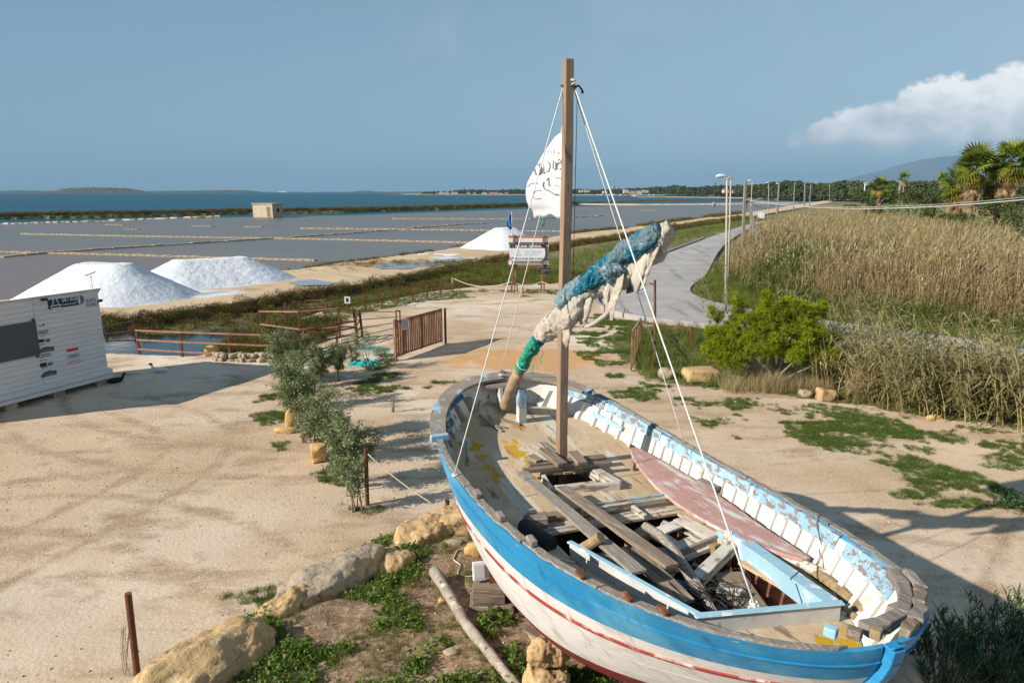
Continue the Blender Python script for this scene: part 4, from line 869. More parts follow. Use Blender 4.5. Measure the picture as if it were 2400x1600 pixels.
# the deck, plank by plank, with the openings cut out
HOLD = np.array([(.25, -1.00), (.86, -.83), (2.50, -.55), (2.76, .52), (1.0, .80), (.25, .80)])
HATCH = np.array([(-1.38, -.27), (-.99, -.30), (-.97, .37), (-1.28, .41)])
def cut(poly, y):
    xs_ = []
    for i in range(len(poly)):
        a, b = poly[i], poly[(i + 1) % len(poly)]
        if (a[1] - y) * (b[1] - y) < 0: xs_.append(a[0] + (b[0] - a[0]) * (y - a[1]) / (b[1] - a[1]))
    return (min(xs_), max(xs_)) if len(xs_) >= 2 else None
py = -1.62; dpl = []
while py < 1.6:
    pw = random.uniform(.135, .165); y0, y1 = py + .0008, py + pw - .0008; ym = (y0 + y1) / 2; py += pw
    X = [x for x in np.arange(-3.62, 3.60, .06) if bw(x) - .06 > min(abs(y0), abs(y1)) + .01]
    if len(X) < 2: continue
    sp = sorted([c for c in (cut(HOLD, ym), cut(HATCH, ym)) if c]); runs = []; s0 = X[0]
    for c in sp: runs.append((s0, c[0])); s0 = c[1]
    runs.append((s0, X[-1]))
    for (a, b) in runs:
        if b - a < .05: continue
        V = []; F = []; k = max(2, int((b - a) / .12)); base = 0
        for i in range(k + 1):
            x = a + (b - a) * i / k; lim = min(float(bw(x)) - .05, inner(x, .44, .05)); ya, yb = max(-lim, min(lim, y0)), max(-lim, min(lim, y1))
            for y in (ya, yb):
                z = float(dk(x, y)) + .025 * (1 - (y / 1.6) ** 2); V += [(x, y, z), (x, y, z - .03)]
        for i in range(k):
            q = base + i * 4; F += [(q, q + 4, q + 6, q + 2), (q + 1, q + 3, q + 7, q + 5), (q, q + 1, q + 5, q + 4), (q + 2, q + 6, q + 7, q + 3)]
        F += [(base, base + 2, base + 3, base + 1), (base + k * 4, base + k * 4 + 1, base + k * 4 + 3, base + k * 4 + 2)]
        o = mesh_obj("deck_plank", V, F, M_deck, boat); vv = np.array(V)
        lw = np.maximum.reduce([np.exp(-(((vv[:, 0] + 2.15) / .55) ** 2 + ((vv[:, 1] + .32) / .22) ** 2)), np.exp(-(((vv[:, 0] + 1.45) / .25) ** 2 + ((vv[:, 1] + .42) / .2) ** 2)),
                                np.exp(-(((vv[:, 0] - 3.12) / .22) ** 2 + ((vv[:, 1] - .35) / .45) ** 2)), .8 * np.exp(-(((vv[:, 0] + 2.2) / 1.2) ** 2 + ((vv[:, 1] + .9) / .2) ** 2)), .75 * np.exp(-(((vv[:, 0] - 2.3) / .6) ** 2 + ((vv[:, 1] - .95) / .12) ** 2))])
        set_attr(o, 'lichen', lw); set_attr(o, 'rust', np.exp(-(((vv[:, 0] + 2.95) / .28) ** 2 + ((vv[:, 1] + .02) / .14) ** 2)))

def frame_of(a, b, up):
    a, b, up = Vector(a), Vector(b), Vector(up); d = (b - a).normalized(); sd = d.cross(up)
    sd = sd.normalized() if sd.length > 1e-4 else d.orthogonal().normalized()
    u = sd.cross(d).normalized(); y = u.cross(d)
    return Matrix(((d.x, y.x, u.x, a.x), (d.y, y.y, u.y, a.y), (d.z, y.z, u.z, a.z), (0, 0, 0, 1))), (b - a).length
def bboard(name, a, b, w, t, m, w1=None, up=(0, 0, 1), jit=.003, segs=3, bev=.006, par=None):
    """a board lying from a to b, its grain along its own X axis"""
    Mx, L = frame_of(a, b, up); mb = MB(); mb.bar((0, 0, 0), (L, 0, 0), w, t, w1=w1, jit=jit, segs=segs); o = mb.build(name, m, par or boat); o.matrix_basis = Mx; return bevel(o, bev, 1)
def D(x, y, dz): return Vector((x, y, float(dk(x, y)) + dz))
# small hatch the mast passes through: two cross planks, coaming, wedges
bboard("mast_beam", D(-1.24, -.60, .17), D(-1.16, .66, .16), .085, .055, M_wood)
bboard("mast_beam", D(-1.40, -.46, .165), D(-1.37, .68, .155), .12, .05, M_wood)
bboard("hatch_coaming", D(-.99, -.40, .055), D(-.62, .47, .055), .05, .15, M_peel) if False else None
bboard("hatch_coaming", D(-.78, -.34, .055), D(-.62, .50, .055), .055, .13, M_peel)
bboard("hatch_coaming", D(-1.26, .40, .05), D(-.66, .50, .05), .13, .13, M_peel)
bboard("hatch_coaming", D(-1.35, -.30, .045), D(-.80, -.38, .045), .05, .11, M_peel)
bboard("mast_wedge", D(-1.66, -.14, .24), D(-1.14, -.07, .225), .155, .055, M_wood)
bboard("mast_wedge", D(-1.58, -.36, .20), D(-1.38, -.30, .20), .13, .055, M_wood)
bboard("mast_wedge", D(-1.47, .22, .235), D(-1.10, .20, .225), .15, .055, M_wood)
bboard("loose_slat", D(-2.3, .10, .035), D(-1.5, .20, .035), .12, .02, M_grey)
# mast
mb = MB(); mx_, my_ = -1.54, .09
mz0, mz1 = 1.55, 7.78; segs = 26; V = []
for i in range(segs + 1):
    k = i / segs; z = mz0 + (mz1 - mz0) * k; w_ = .0655 - .010 * k; dx = .008 * math.sin(k * 9) + .012 * (1 - k); dy = -.008 * math.sin(k * 6)
    for a, b in ((-1, -1), (1, -1), (1, 1), (-1, 1)): V.append((mx_ + dx + a * w_ + random.uniform(-.0015, .0015), my_ + dy + b * w_ + random.uniform(-.0015, .0015), z))
F = [(0, 3, 2, 1), tuple(4 * segs + q for q in range(4))] + [(4 * i + q, 4 * i + (q + 1) % 4, 4 * i + 4 + (q + 1) % 4, 4 * i + 4 + q) for i in range(segs) for q in range(4)]
mast = bevel(mesh_obj("mast", V, F, M_woodz, boat), .012)
mast.rotation_euler = (0, 0, 0)
MT = Vector((mx_, my_, 0))
# mooring post in the fore part, breasthook, loose strips
bboard("samson_post", D(-3.02, .06, -.02), D(-3.02, .06, .26), .13, .13, M_coamin, up=(1, 0, 0))
bboard("samson_post", D(-3.02, .06, .26), D(-3.03, .06, .56), .13, .13, M_ltblue, up=(1, 0, 0))
bboard("breasthook", Vector((-3.62, -.34, float(bz(-3.6)) - .05)), Vector((-3.50, .12, float(bz(-3.6)) - .05)), .22, .05, M_grey)
bboard("breasthook_knee", D(-3.45, -.12, -.02), D(-3.52, -.14, .36), .20, .06, M_peel, up=(0, 1, 0))
for a, b, w_ in (((-3.05, -.62), (-2.85, -.25), .04), ((-3.3, -.55), (-2.75, -.35), .05), ((-3.1, -.25), (-2.9, .0), .08)): bboard("loose_slat", D(*a, .06), D(*b, .04), w_, .02, M_grey)
# cross beams ahead of the hold
bboard("hold_beam", D(-.10, -1.0, .05), D(-.02, .88, .06), .16, .06, M_wood)
bboard("hold_beam", D(.02, -.35, .105), D(.02, .90, .105), .045, .07, M_peel)
bboard("blue_edge_batten", D(-.05, -.30, .15), D(-.03, .86, .15), .03, .02, M_ltblue)
for y0_, y1_ in ((-.98, -.45), (-.43, .05), (.07, .46), (.48, .90)): bboard("sloping_board", D(.14, y0_, .01), D(.14, y1_, .01), .22, .03, M_peel)
bboard("beam_block", D(.04, .30, .08), D(.28, .34, .05), .05, .06, M_peel)
bboard("hold_beam", D(.0, -1.02, .08), D(.05, -.80, .08), .18, .14, M_wood)
# hold coaming
CA, CB, CC, CD = (.84, -.86), (2.56, -.54), (2.80, .56), (1.0, .84)
bboard("coaming", D(*CA, .065), D(2.58, -.53, .07), .05, .20, M_coamin, segs=6)
bboard("coaming", D(2.55, -.58, .07), D(2.83, .60, .07), .055, .19, M_coamin, segs=4)
bboard("coaming", D(2.80, .56, .07), D(.96, .85, .06), .07, .20, M_ltblue2, segs=6)
bboard("coaming_cap", D(.80, -.87, .175), D(2.56, -.55, .185), .06, .018, M_ltblue2, segs=6)
bboard("coaming_cap", D(2.56, -.60, .185), D(2.85, .62, .185), .065, .018, M_ltblue2, segs=4)
bboard("coaming_cap", D(2.78, .55, .185), D(1.5, .77, .18), .15, .02, M_ltblue2, segs=4)
# hold interior: lining, floor, hull inner planks
for i in range(12):
    x = .35 + i * .2; zt = float(dk(x)) - .03
    for s in (-1, 1):
        y = s * (.95 if s < 0 else .86) * (1 - .16 * max(0, (x - .9) / 1.8)) if True else 0
        zl = max(zt - .62, hull_floor(x, y) + .13)
        if zt - zl < .06: continue
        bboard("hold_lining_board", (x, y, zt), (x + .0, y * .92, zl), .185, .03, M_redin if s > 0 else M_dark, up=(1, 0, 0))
V = []; nx_ = 14
for i in range(nx_ + 1):
    x = .0 + 2.86 * i / nx_; z = max(1.86, hull_floor(x, .0) + .03, float(bz(x)) - 1.05 + .12 * x)
    yy = .95
    while yy > .1 and hull_floor(x, yy) > z - .02: yy -= .04
    V += [(x, -yy, z), (x, yy, z)]
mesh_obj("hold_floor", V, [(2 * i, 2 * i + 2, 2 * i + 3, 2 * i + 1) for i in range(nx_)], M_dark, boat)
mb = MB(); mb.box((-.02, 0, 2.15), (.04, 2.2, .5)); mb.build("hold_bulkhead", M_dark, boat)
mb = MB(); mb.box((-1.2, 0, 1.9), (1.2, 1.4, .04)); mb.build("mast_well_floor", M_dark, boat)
mb = MB(); mb.box((2.80, .0, 2.52), (.03, .95, .36)); mb.build("hold_bulkhead", M_redin, boat)
for x in (.9, 1.5): bboard("floor_timber", (x, -.5, 1.95), (x, .5, 1.95), .08, .08, M_dark)
# bench along the starboard side
bx_ = [(-1.64, 1.22, 1.26), (-1.3, 1.06, 1.32), (-.9, .94, 1.37), (-.27, .80, 1.39), (.3, .75, 1.35), (.64, .75, 1.31), (1.19, .77, 1.22), (1.7, .88, 1.15), (2.0, 1.0, 1.10)]
V = []; F = []
for x, a, b in bx_:
    zt = float(dk(x, 1)) + .17
    V += [(x, a, zt), (x, b, zt), (x, b, zt - .04), (x, a, zt - .04)]
for i in range(len(bx_) - 1):
    for k in range(4): F.append((i * 4 + k, i * 4 + 4 + k, i * 4 + 4 + (k + 1) % 4, i * 4 + (k + 1) % 4))
F += [(0, 1, 2, 3), tuple(len(V) - 4 + q for q in (3, 2, 1, 0))]
bevel(mesh_obj("bench", V, F, M_pink, boat), .01)
for x in (-1.15, -.3, .6, 1.5): bboard("bench_bracket", D(x, 1.0 if x < 0 else .9, .0), D(x, 1.0 if x < 0 else .9, .13), .05, .08, M_wood, up=(1, 0, 0))
bboard("bench_chock", D(-.14, 1.36, .22), D(.16, 1.40, .21), .11, .05, M_grey)
# ------------------------------------------------------------------ loose gear lying in the boat (things of their own)
def loose(name, label, cat, a, b, w, t, m, group=None, **k):
    pa, pb = b2w(a), b2w(b); o = bboard(name, pa - pa, pb - pa, w, t, m, par=None, **k); o.parent = None; o.location = pa; return tag(o, label, cat, group)
def loose(name, label, cat, a, b, w, t, m, group=None, w1=None, jit=.004, segs=4, up=(0, 0, 1)):
    Mx, L = frame_of(b2w(a), b2w(b), up); mb = MB(); mb.bar((0, 0, 0), (L, 0, 0), w, t, w1=w1, jit=jit, segs=segs)
    o = mb.build(name, m); o.matrix_basis = Mx; bevel(o, .005, 1); return tag(o, label, cat, group)
G1 = 'weathered planks lying across the boat'
def zD(x, y, dz): return D(x, y, dz)
loose("plank", 'long grey plank from the mast hatch to the hold, the one nearer the port side', 'plank', D(-1.12, -.66, .20), D(1.72, -.60, .20), .16, .035, M_grey, G1)
loose("plank", 'long brown plank beside the grey one, nearer the middle of the boat', 'plank', D(-.55, -.36, .20), D(1.70, -.24, .19), .155, .035, M_wood, G1)
loose("plank", 'short wide brown plank dipping into the hold below the two long planks', 'plank', D(1.05, -.32, .13), D(2.02, -.30, -.02), .20, .04, M_wood, G1)
loose("plank", 'pale plank under the round stub end by the coaming', 'plank', D(1.0, -.62, .08), D(2.1, -.50, -.04), .15, .035, M_grey, G1)
loose("plank", 'grey offcut lying against the stern bulwark beside the two poles', 'plank', D(2.36, 1.10, .05), D(2.86, 1.02, .05), .10, .05, M_grey, G1)
hb = empty("slotted_hatch_board", b2w(D(.68, .55, -.02))); hb.rotation_euler = (R(8), R(-6), BTH + .05); tag(hb, 'white peeling hatch board with a slot, fallen into the hold', 'hatch board')
for i, y in enumerate((-.21, .21)): mb = MB(); mb.box((0, y, 0), (.62, .17, .03)); bevel(mb.build("board", M_peel, hb), .005, 1)
for x in (-.2, .22): mb = MB(); mb.box((x, 0, 0), (.18, .252, .03)); bevel(mb.build("board", M_peel, hb), .005, 1)
mb = MB(); mb.box((.315, 0, -.035), (.045, .6, .10)); bevel(mb.build("edge_batten", M_grey, hb), .005, 1)
mb = MB(); mb.box((.36, 0, -.07), (.045, .58, .05)); bevel(mb.build("edge_batten", M_peel, hb), .005, 1)
loose("white_beam", 'white peeling beam leaning across the hold up to the blue coaming', 'beam', D(1.62, .10, -.06), D(1.22, .92, .10), .13, .10, M_peel)
loose("beam_offcut", 'pale squared offcut under the driftwood branch', 'beam', D(.55, -.02, -.12), D(.42, .30, -.05), .15, .12, M_logy)
loose("grey_block", 'grey cut block lying below the slotted board', 'beam', D(.72, -.12, -.16), D(.98, .26, -.14), .24, .13, M_grey)
loose("brown_box_board", 'short broad brown board standing askew in the near end of the hold', 'board', D(1.55, .52, -.12), D(2.12, .36, -.20), .30, .09, M_wood)
loose("blue_board", 'dark blue board end sticking out of the hold rubble', 'board', D(1.35, -.20, -.10), D(1.72, .05, -.10), .14, .03, M_dkblue)
loose("stern_pole_stub", 'grey beam end lying under the wire tangle', 'beam', D(1.9, .1, -.24), D(2.5, .0, -.16), .12, .10, M_grey)
loose("white_post_end", 'splintered white post end beside the blue coaming', 'beam', D(1.35, .62, -.02), D(1.18, .80, .16), .08, .08, M_peel)
for i, (a, b, m) in enumerate((((.60, .72, -.20), (.98, .78, -.22), M_redin), ((1.1, .70, -.30), (1.3, .68, -.05), M_wood), ((.5, -.5, -.25), (1.2, -.3, -.28), M_wood), ((1.2, -.1, -.2), (1.5, .25, -.26), M_peel), ((1.9, .45, -.3), (2.3, -.2, -.26), M_redin))):
    loose("hold_scrap_board", ['reddish scrap board by the starboard lining of the hold', 'upright scrap board beside the white beam', 'dark scrap board low under the long planks', 'whitish scrap board in the middle of the hold', 'red scrap board at the near end of the hold'][i], 'board', D(*a), D(*b), .13, .03, m, 'scrap boards in the hold')
def pole(name, label, cat, pts, r, m, n=9, jit=.03):
    P = [b2w(p) for p in pts]; mb = MB(); mb.tube([p - P[0] for p in P], r, n, jit=jit); o = mb.build(name, m, smooth=False); o.location = P[0]; return tag(o, label, cat)
for nm, l, a, b, w_, t_, m_ in (("board", 'short pale board standing on edge behind the slotted hatch board', (.30, .55, -.05), (.62, .80, -.10), .12, .03, M_peel), ("board", 'narrow brown lath crossing under the white beam', (1.2, .35, -.12), (1.75, .62, -.20), .06, .03, M_wood), ("board", 'grey splintered board end between the long planks and the driftwood', (.75, -.10, -.02), (1.35, .02, -.08), .09, .025, M_grey), ("board", 'white chip board lying on the wire tangle', (1.78, .22, -.10), (1.98, .34, -.06), .10, .025, M_peel), ("block", 'brown cube of timber by the starboard coaming corner', (.98, .70, -.08), (1.10, .74, -.06), .11, .10, M_logy), ("lath", 'thin pale lath on the fore deck port side', (-2.6, -.95, .03), (-1.9, -1.15, .03), .04, .02, M_peel)):
    loose(nm, l, 'board', D(*a), D(*b), w_, t_, m_)
pole("driftwood_branch", 'dark grey driftwood branch lying lengthwise over the hold', 'branch', [D(.62, .12, .12), D(.85, .17, .10), D(1.2, .14, .04), D(1.7, .03, -.04), D(2.2, -.08, -.14)], [.045, .05, .055, .055, .04], M_grey)
pole("charred_log", 'black charred log end under the port rail', 'log', [D(.12, -1.10, .10), D(.32, -1.07, .10), D(.62, -.98, .08)], [.085, .088, .08], M_black, 12, .01)
pole("log_stub", 'short round yellow log propped on the long planks', 'log', [D(.92, -.80, .12), D(1.02, -.74, .22), D(1.12, -.68, .33)], [.055, .056, .053], M_logy, 12, .02)
pole("round_pole", 'pale round pole at the foot of the starboard bench', 'pole', [D(1.45, .86, .12), D(1.8, 1.0, .10), D(2.28, 1.07, .09)], [.05, .055, .05], M_peel)
pole("round_pole", 'brown round pole nearest the stern bulwark, left of the grey offcut', 'pole', [D(2.12, 1.06, .07), D(2.5, .96, .07), D(3.05, .76, .08)], [.06, .062, .06], M_logy)
pole("round_pole", 'thin yellow pole lying on the side deck beside the brown one', 'pole', [D(2.1, .93, .05), D(2.5, .85, .05), D(2.9, .72, .05)], [.03, .032, .03], M_logy)
wp = []
rs = np.random.default_rng(5)
for k in range(26):
    c0 = np.array([1.95 + rs.normal(0, .10), .02 + rs.normal(0, .14), 0]); rr0 = rs.uniform(.07, .22); a0 = rs.uniform(0, 6.28); tl = rs.uniform(-.9, .9); path = []
    for i in range(14):
        a = a0 + i * .48; q = c0 + rr0 * np.array([math.cos(a), math.sin(a) * .9, 0]); path.append(b2w(Vector((q[0], q[1], float(dk(1.95)) - .10 + .06 * k / 26 + rr0 * tl * math.sin(a)))))
    wp.append(path)
mb = MB(); o0 = wp[0][0].copy()
for q in wp: mb.tube([p - o0 for p in q], .0045, 4, cap=False)
o = mb.build("wire_tangle", M_black); o.location = o0; tag(o, 'tangle of black wire heaped at the near end of the hold', 'wire')
pole("thin_white_cord", 'thin white cord looped by the charred log', 'cord', [D(.70, -1.05, .02), D(.85, -1.0, .03), D(.98, -.90, .03), D(.92, -.80, .02), D(.75, -.82, .03)], .008, M_rope, 5)

# ------------------------------------------------------------------ ropes, yard with its wrapped sail, flag
def mastp(z, dx=0, dy=0): return b2w(Vector((mx_ + dx, my_ + dy, z)))
HT = 7.40
def line(label, a, b, r=.009, sag=0.0, m=None, parent=None, n=10, name="stay_rope"):
    pts = [a.lerp(b, i / n) - Vector((0, 0, sag * 4 * (i / n) * (1 - i / n))) for i in range(n + 1)]; mb = MB(); mb.tube([p - a for p in pts], r, 6); o = mb.build(name, m or M_rope, smooth=True)
    o.location = a; return tag(o, label, 'rope', 'white ropes staying the mast')
def rail(x, side, dz=0): y = side * float(bw(x)); return b2w(Vector((x, y, float(bz(x, y)) + dz)))
tl = AtY(1322, 196, 8.93); tr = AtY(1345, 200, 8.93)
line('white stay from the masthead to the port rail', tl, rail(-.74, -1, .05), .0075)
line('white stay from the masthead to the far end of the boat', AtY(1330, 250, 8.95), b2w(Vector((-3.66, -.06, float(bz(-3.7)) + .12))), .007)
line('white stay from the masthead down to the near coaming, passing behind the rolled sail', tr, b2w(D(2.62, -.08, .22)), .0085)
line('thinner white stay from the masthead to the starboard blue inwale', AtY(1343, 202, 8.97), b2w(Vector((-.62, 1.50, float(bz(-.6, 1.5)) - .02))), .007)
for q, l in ((rail(-.74, -1, .05), 'knot on the port rail'), (b2w(D(2.62, -.08, .20)), 'knot on the near coaming'), (b2w(Vector((-3.66, -.06, float(bz(-3.7)) + .1))), 'knot at the far end of the boat'), (AtY(1343, 192, 8.86), 'knot round the masthead')):
    mb = MB()
    for k in range(3):
        c0 = Vector((random.uniform(-.01, .01), random.uniform(-.01, .01), random.uniform(-.03, .03))); mb.tube([c0 + Vector((math.cos(a) * .026, math.sin(a) * .026, .012 * math.sin(3 * a + k))) for a in np.linspace(0, 6.28, 12)], .010, 6)
    o = mb.build("rope_knot", M_rope, smooth=True); o.location = q; tag(o, 'white rope ' + l, 'knot', 'knots of the stays')
q = AtY(1347, 205, 8.9); mb = MB(); mb.tube([(0, 0, 0), (.05, 0, .02), (.09, 0, -.03), (.10, 0, -.07)], [.018, .012, .012, .02], 6); mb.tube([(0, 0, .02), (.02, 0, -.08), (.03, 0, -.13)], [.008, .006, .005], 5)
mb.tube([(-.17, 0, .02), (-.10, -.05, .0), (.0, -.06, .01)], [.012, .01, .01], 6)
o = mb.build("masthead_fitting", M_iron, boat); o.location = w2b(q); o.rotation_euler = (0, 0, -BTH)
line('thin dark line hanging down the right side of the mast', AtY(1353, 225, 8.9), AtY(1342, 700, 8.9), .004, 0, M_iron, name="halyard").__setitem__('group', 'halyard')

def lerp_path(P, k):
    s = k * (len(P) - 1); i = min(int(s), len(P) - 2); return P[i].lerp(P[i + 1], s - i)
Yp = [AtY(1183, 955, 10.55), AtY(1206, 895, 10.25), AtY(1240, 825, 9.85), AtY(1285, 765, 9.35), AtY(1335, 705, 8.72), AtY(1400, 650, 8.5), AtY(1462, 602, 8.3), AtY(1530, 556, 8.1), AtY(1582, 522, 7.95)]
yard = empty("rolled_sail_yard", Yp[0]); tag(yard, 'slanting yard wrapped in beige sailcloth and turquoise fishing net, tied to the mast', 'yard')
Y0 = Yp[0].copy()
mb = MB(); mb.tube([p - Y0 for p in Yp], [.085, .08, .055, .05, .045, .04, .035, .03, .02], 10, jit=.05); mb.build("pole", M_logy, yard, smooth=True)
def wrap(name, k0, k1, r0, r1, m, seed, off=(0, 0, 0), folds=5, amp=.22, n=40, nc=30, twist=3.0, sag=0.0, taper=True):
    """crumpled cloth or net rolled round the pole"""
    rs = np.random.default_rng(seed); ph = rs.uniform(0, 6.28, 8); V = []; F = []; nrm = None
    for i in range(n + 1):
        k = i / n; kk = k0 + (k1 - k0) * k; p = lerp_path(Yp, kk); d = (lerp_path(Yp, min(kk + .01, 1)) - lerp_path(Yp, max(kk - .01, 0))).normalized()
        nrm = d.cross(Vector((0, 1, 0))).normalized(); bn_ = d.cross(nrm); r = r0 + (r1 - r0) * k; e = min(k, 1 - k) * n
        if taper: r *= min(1, .55 + e * .18)
        for j in range(nc):
            a = 2 * math.pi * j / nc
            q = r * (1 + amp * (.55 * math.sin(2 * a + 7 * k + ph[0]) + .45 * math.sin(3 * a - 13 * k + ph[1]) * math.cos(k * 9 + ph[2]) + .35 * (1 - abs(math.sin(folds * a + 9 * k + 1.5 * math.sin(11 * k + ph[3])))) + .25 * math.sin(k * 23 + 2 * a + ph[4]) + .10 * rs.uniform(-1, 1)))
            w_ = nrm * math.cos(a) * q + bn_ * math.sin(a) * q; w_ += Vector((0, 0, -sag * math.sin(math.pi * k) * (1 + .35 * math.sin(a * 2 + k * 8)) * (1 if w_.z < 0 else .25)))
            V.append(p + w_ + Vector(off) - Y0)
    for i in range(n):
        for j in range(nc): F.append((i * nc + j, i * nc + (j + 1) % nc, (i + 1) * nc + (j + 1) % nc, (i + 1) * nc + j))
    F += [tuple(range(nc - 1, -1, -1)), tuple(n * nc + q for q in range(nc))]
    return mesh_obj(name, V, F, m, yard, smooth=True)
wrap("butt_wrapping", .0, .17, .105, .09, mat('beige_hose', (.36, .27, .18), (.28, .20, .13), vs=5, rough=.8, bump=.3, bs=20), 1, folds=2, amp=.10, twist=.4)
def crumple(o, *lv):
    for i, (size, st) in enumerate(lv):
        tx = bpy.data.textures.new(f"crumple_{size}", 'CLOUDS'); tx.noise_scale = size; tx.noise_depth = 2; md = o.modifiers.new("crumple", 'DISPLACE'); md.texture = tx; md.strength = st; md.mid_level = .5
    return o
CL = ((.20, .09), (.085, .035)); NL = ((.13, .055), (.045, .035), (.018, .02))
crumple(wrap("green_net", .18, .31, .085, .095, M_netg, 2, amp=.08, n=60, nc=44, taper=False), *NL)
crumple(wrap("turquoise_net", .27, .38, .085, .10, M_net, 3, amp=.08, n=50, nc=44, taper=False), *NL)
crumple(wrap("sailcloth", .355, .60, .135, .125, M_cloth, 4, off=(.02, -.05, -.05), amp=.16, folds=4, sag=.08, n=150, nc=90), *CL)
crumple(wrap("turquoise_net", .53, .70, .10, .125, M_net, 7, off=(-.015, -.075, .03), amp=.16, n=90, nc=60), *NL)
crumple(wrap("turquoise_net", .685, .93, .135, .11, M_net, 17, off=(-.02, -.07, .025), amp=.18, n=110, nc=60), *NL)
crumple(wrap("grey_net", .66, .74, .145, .14, M_netgrey, 18, off=(.0, -.08, -.02), amp=.2, n=60, nc=60), *NL)
crumple(wrap("sailcloth", .60, .90, .10, .12, M_cloth, 8, off=(.05, .0, -.11), amp=.16, folds=4, sag=.10, n=150, nc=90), *CL)
crumple(wrap("sailcloth", .86, .965, .13, .10, M_cloth, 11, off=(.03, -.03, -.01), amp=.2, folds=4, sag=.05, n=90, nc=70), *CL)
crumple(wrap("sailcloth", .33, .40, .11, .13, M_cloth, 13, off=(.0, -.03, .0), amp=.16, folds=4, n=60, nc=60), *CL)
crumple(wrap("grey_net", .47, .58, .13, .12, M_netgrey, 6, off=(-.02, -.05, .06), amp=.1, n=60, nc=50), *NL)
crumple(wrap("green_net", .955, .985, .03, .02, M_netg, 12, amp=.3), (.03, .03))
def hang(name, k0, k1, drop, m, seed, n=60, rows=44, off=(0, -.03, -.06), bulge=.12, skewx=0.0):
    """a loose fold of cloth hanging from the roll: a closed bag with pleats"""
    rs = np.random.default_rng(seed); ph = rs.uniform(0, 6.28, 6); V = []; F = []
    for j in range(rows + 1):
        v = j / rows
        for i in range(2 * n):
            side = 1 if i < n else -1; u = (i / (n - 1)) if i < n else 1 - ((i - n) / (n - 1)); kk = k0 + (k1 - k0) * (u * (1 - .35 * v) + .17 * v)
            p = lerp_path(Yp, kk); prof = math.sin(math.pi * min(max(u, 0), 1)) ** .8; dp = drop * v * (.12 + .88 * prof) * (1 + .06 * math.sin(5 * u + ph[0]))
            fold = .022 * math.sin(u * 15 + 2.5 * v + ph[1]) + .010 * math.sin(u * 27 - 4 * v + ph[2]); b = side * bulge * prof * (1 - v ** 2.2) * (.5 + .8 * v)
            V.append(p + Vector(off) + Vector((fold * .5 + skewx * v, -b - fold, -dp)) - Y0)
    w = 2 * n
    for j in range(rows):
        for i in range(w): F.append((j * w + i, j * w + (i + 1) % w, (j + 1) * w + (i + 1) % w, (j + 1) * w + i))
    return crumple(mesh_obj(name, V, F, m, yard, smooth=True), (.2, .07), (.09, .03))
hang("hanging_cloth", .64, .80, .62, M_cloth, 21, skewx=-.06, bulge=.16)
hang("hanging_cloth", .79, .94, .60, M_cloth, 22, skewx=-.12, bulge=.13)
hang("hanging_cloth", .38, .56, .46, M_cloth, 23, skewx=.03, bulge=.16)
hang("hanging_cloth", .49, .63, .40, M_cloth, 24, skewx=.02, bulge=.13)
hang("hanging_net", .72, .80, .42, M_netgrey, 26, skewx=.06, bulge=.08)
mb = MB(); q = lerp_path(Yp, .70) - Y0 + Vector((0, -.05, -.60)); mb.tube([q + Vector((-.02, 0, .05)), q + Vector((-.10, 0, -.03)), q + Vector((-.22, 0, -.12)), q + Vector((-.34, 0, -.17))], [.035, .03, .035, .015], 7, jit=.2); mb.build("cloth_tail", M_cloth, yard, smooth=True)
for kk in (.20, .41, .585, .70, .80, .90):
    p = lerp_path(Yp, kk) - Y0; d = (lerp_path(Yp, kk + .01) - lerp_path(Yp, kk)).normalized(); u = d.orthogonal().normalized(); v_ = d.cross(u); mb = MB(); rr_ = .12 if kk > .3 else .095
    mb.tube([p + u * math.cos(a) * rr_ + v_ * math.sin(a) * rr_ + d * .02 * math.sin(a) for a in np.linspace(0, 6.5, 16)], .008, 5); mb.build("lashing", M_rope, yard)
mb = MB()
for k in range(10):
    p = lerp_path(Yp, .21 + .01 * k) - Y0 + Vector((.06, -.03, -.05)); mb.tube([p, p + Vector((.04 + .02 * math.sin(k), 0, -.08)), p + Vector((.05 * math.cos(k) + .03, 0, -.20 - .02 * (k % 3)))], .003, 4)
mb.build("net_threads", M_netg, yard)

# the flag: a sheet on its own plane at the mast, bellied by the wind
FY = 8.98
outl_t = [(1327, 301), (1300, 322), (1272, 362), (1250, 402), (1236, 428), (1232, 448), (1234, 470), (1240, 486), (1249, 492), (1252, 514)]
left = resample([(*p, 0) for p in outl_t], 30); V = []; F = []; nr, ncf = 30, 22
for j in range(nr):
    lx, ly = left[j][:2]; rx = 1326 - 5 * j / nr; ry = 301 + (514 - 301) * j / (nr - 1) * 1.0
    for i in range(ncf):
        u = i / (ncf - 1); px_ = lx + (rx - lx) * u; py_ = ly + (ry - ly) * u
        if j > nr - 6: py_ -= 9 * math.sin(math.pi * u) * (j - nr + 6) / 5 + 3 * math.sin(u * 14) * (j - nr + 6) / 5
        dep = FY + .42 * (1 - u) * min(1, j / 8 + .2) - .05 * math.sin(math.pi * u) + .010 * math.sin(u * 7 + j * .18) + .005 * math.sin(u * 15 - j * .3)
        V.append(AtY(px_, py_, dep))
F = [(j * ncf + i, j * ncf + i + 1, (j + 1) * ncf + i + 1, (j + 1) * ncf + i) for j in range(nr - 1) for i in range(ncf - 1)]
f0 = V[0].copy(); V0 = [v.copy() for v in V]
fl = mesh_obj("white_flag", [v - f0 for v in V], F, M_flag, smooth=True); fl.location = f0; tag(fl, 'white flag with faded grey lettering flying from the mast', 'flag')
sm = fl.modifiers.new("thick", 'SOLIDIFY'); sm.thickness = .003
def on_flag(px_, py_):
    best = min(V0, key=lambda v: (lambda q: (q[0] - px_) ** 2 + (q[1] - py_) ** 2)(proj(v))); return AtY(px_, py_, best.y - .014)
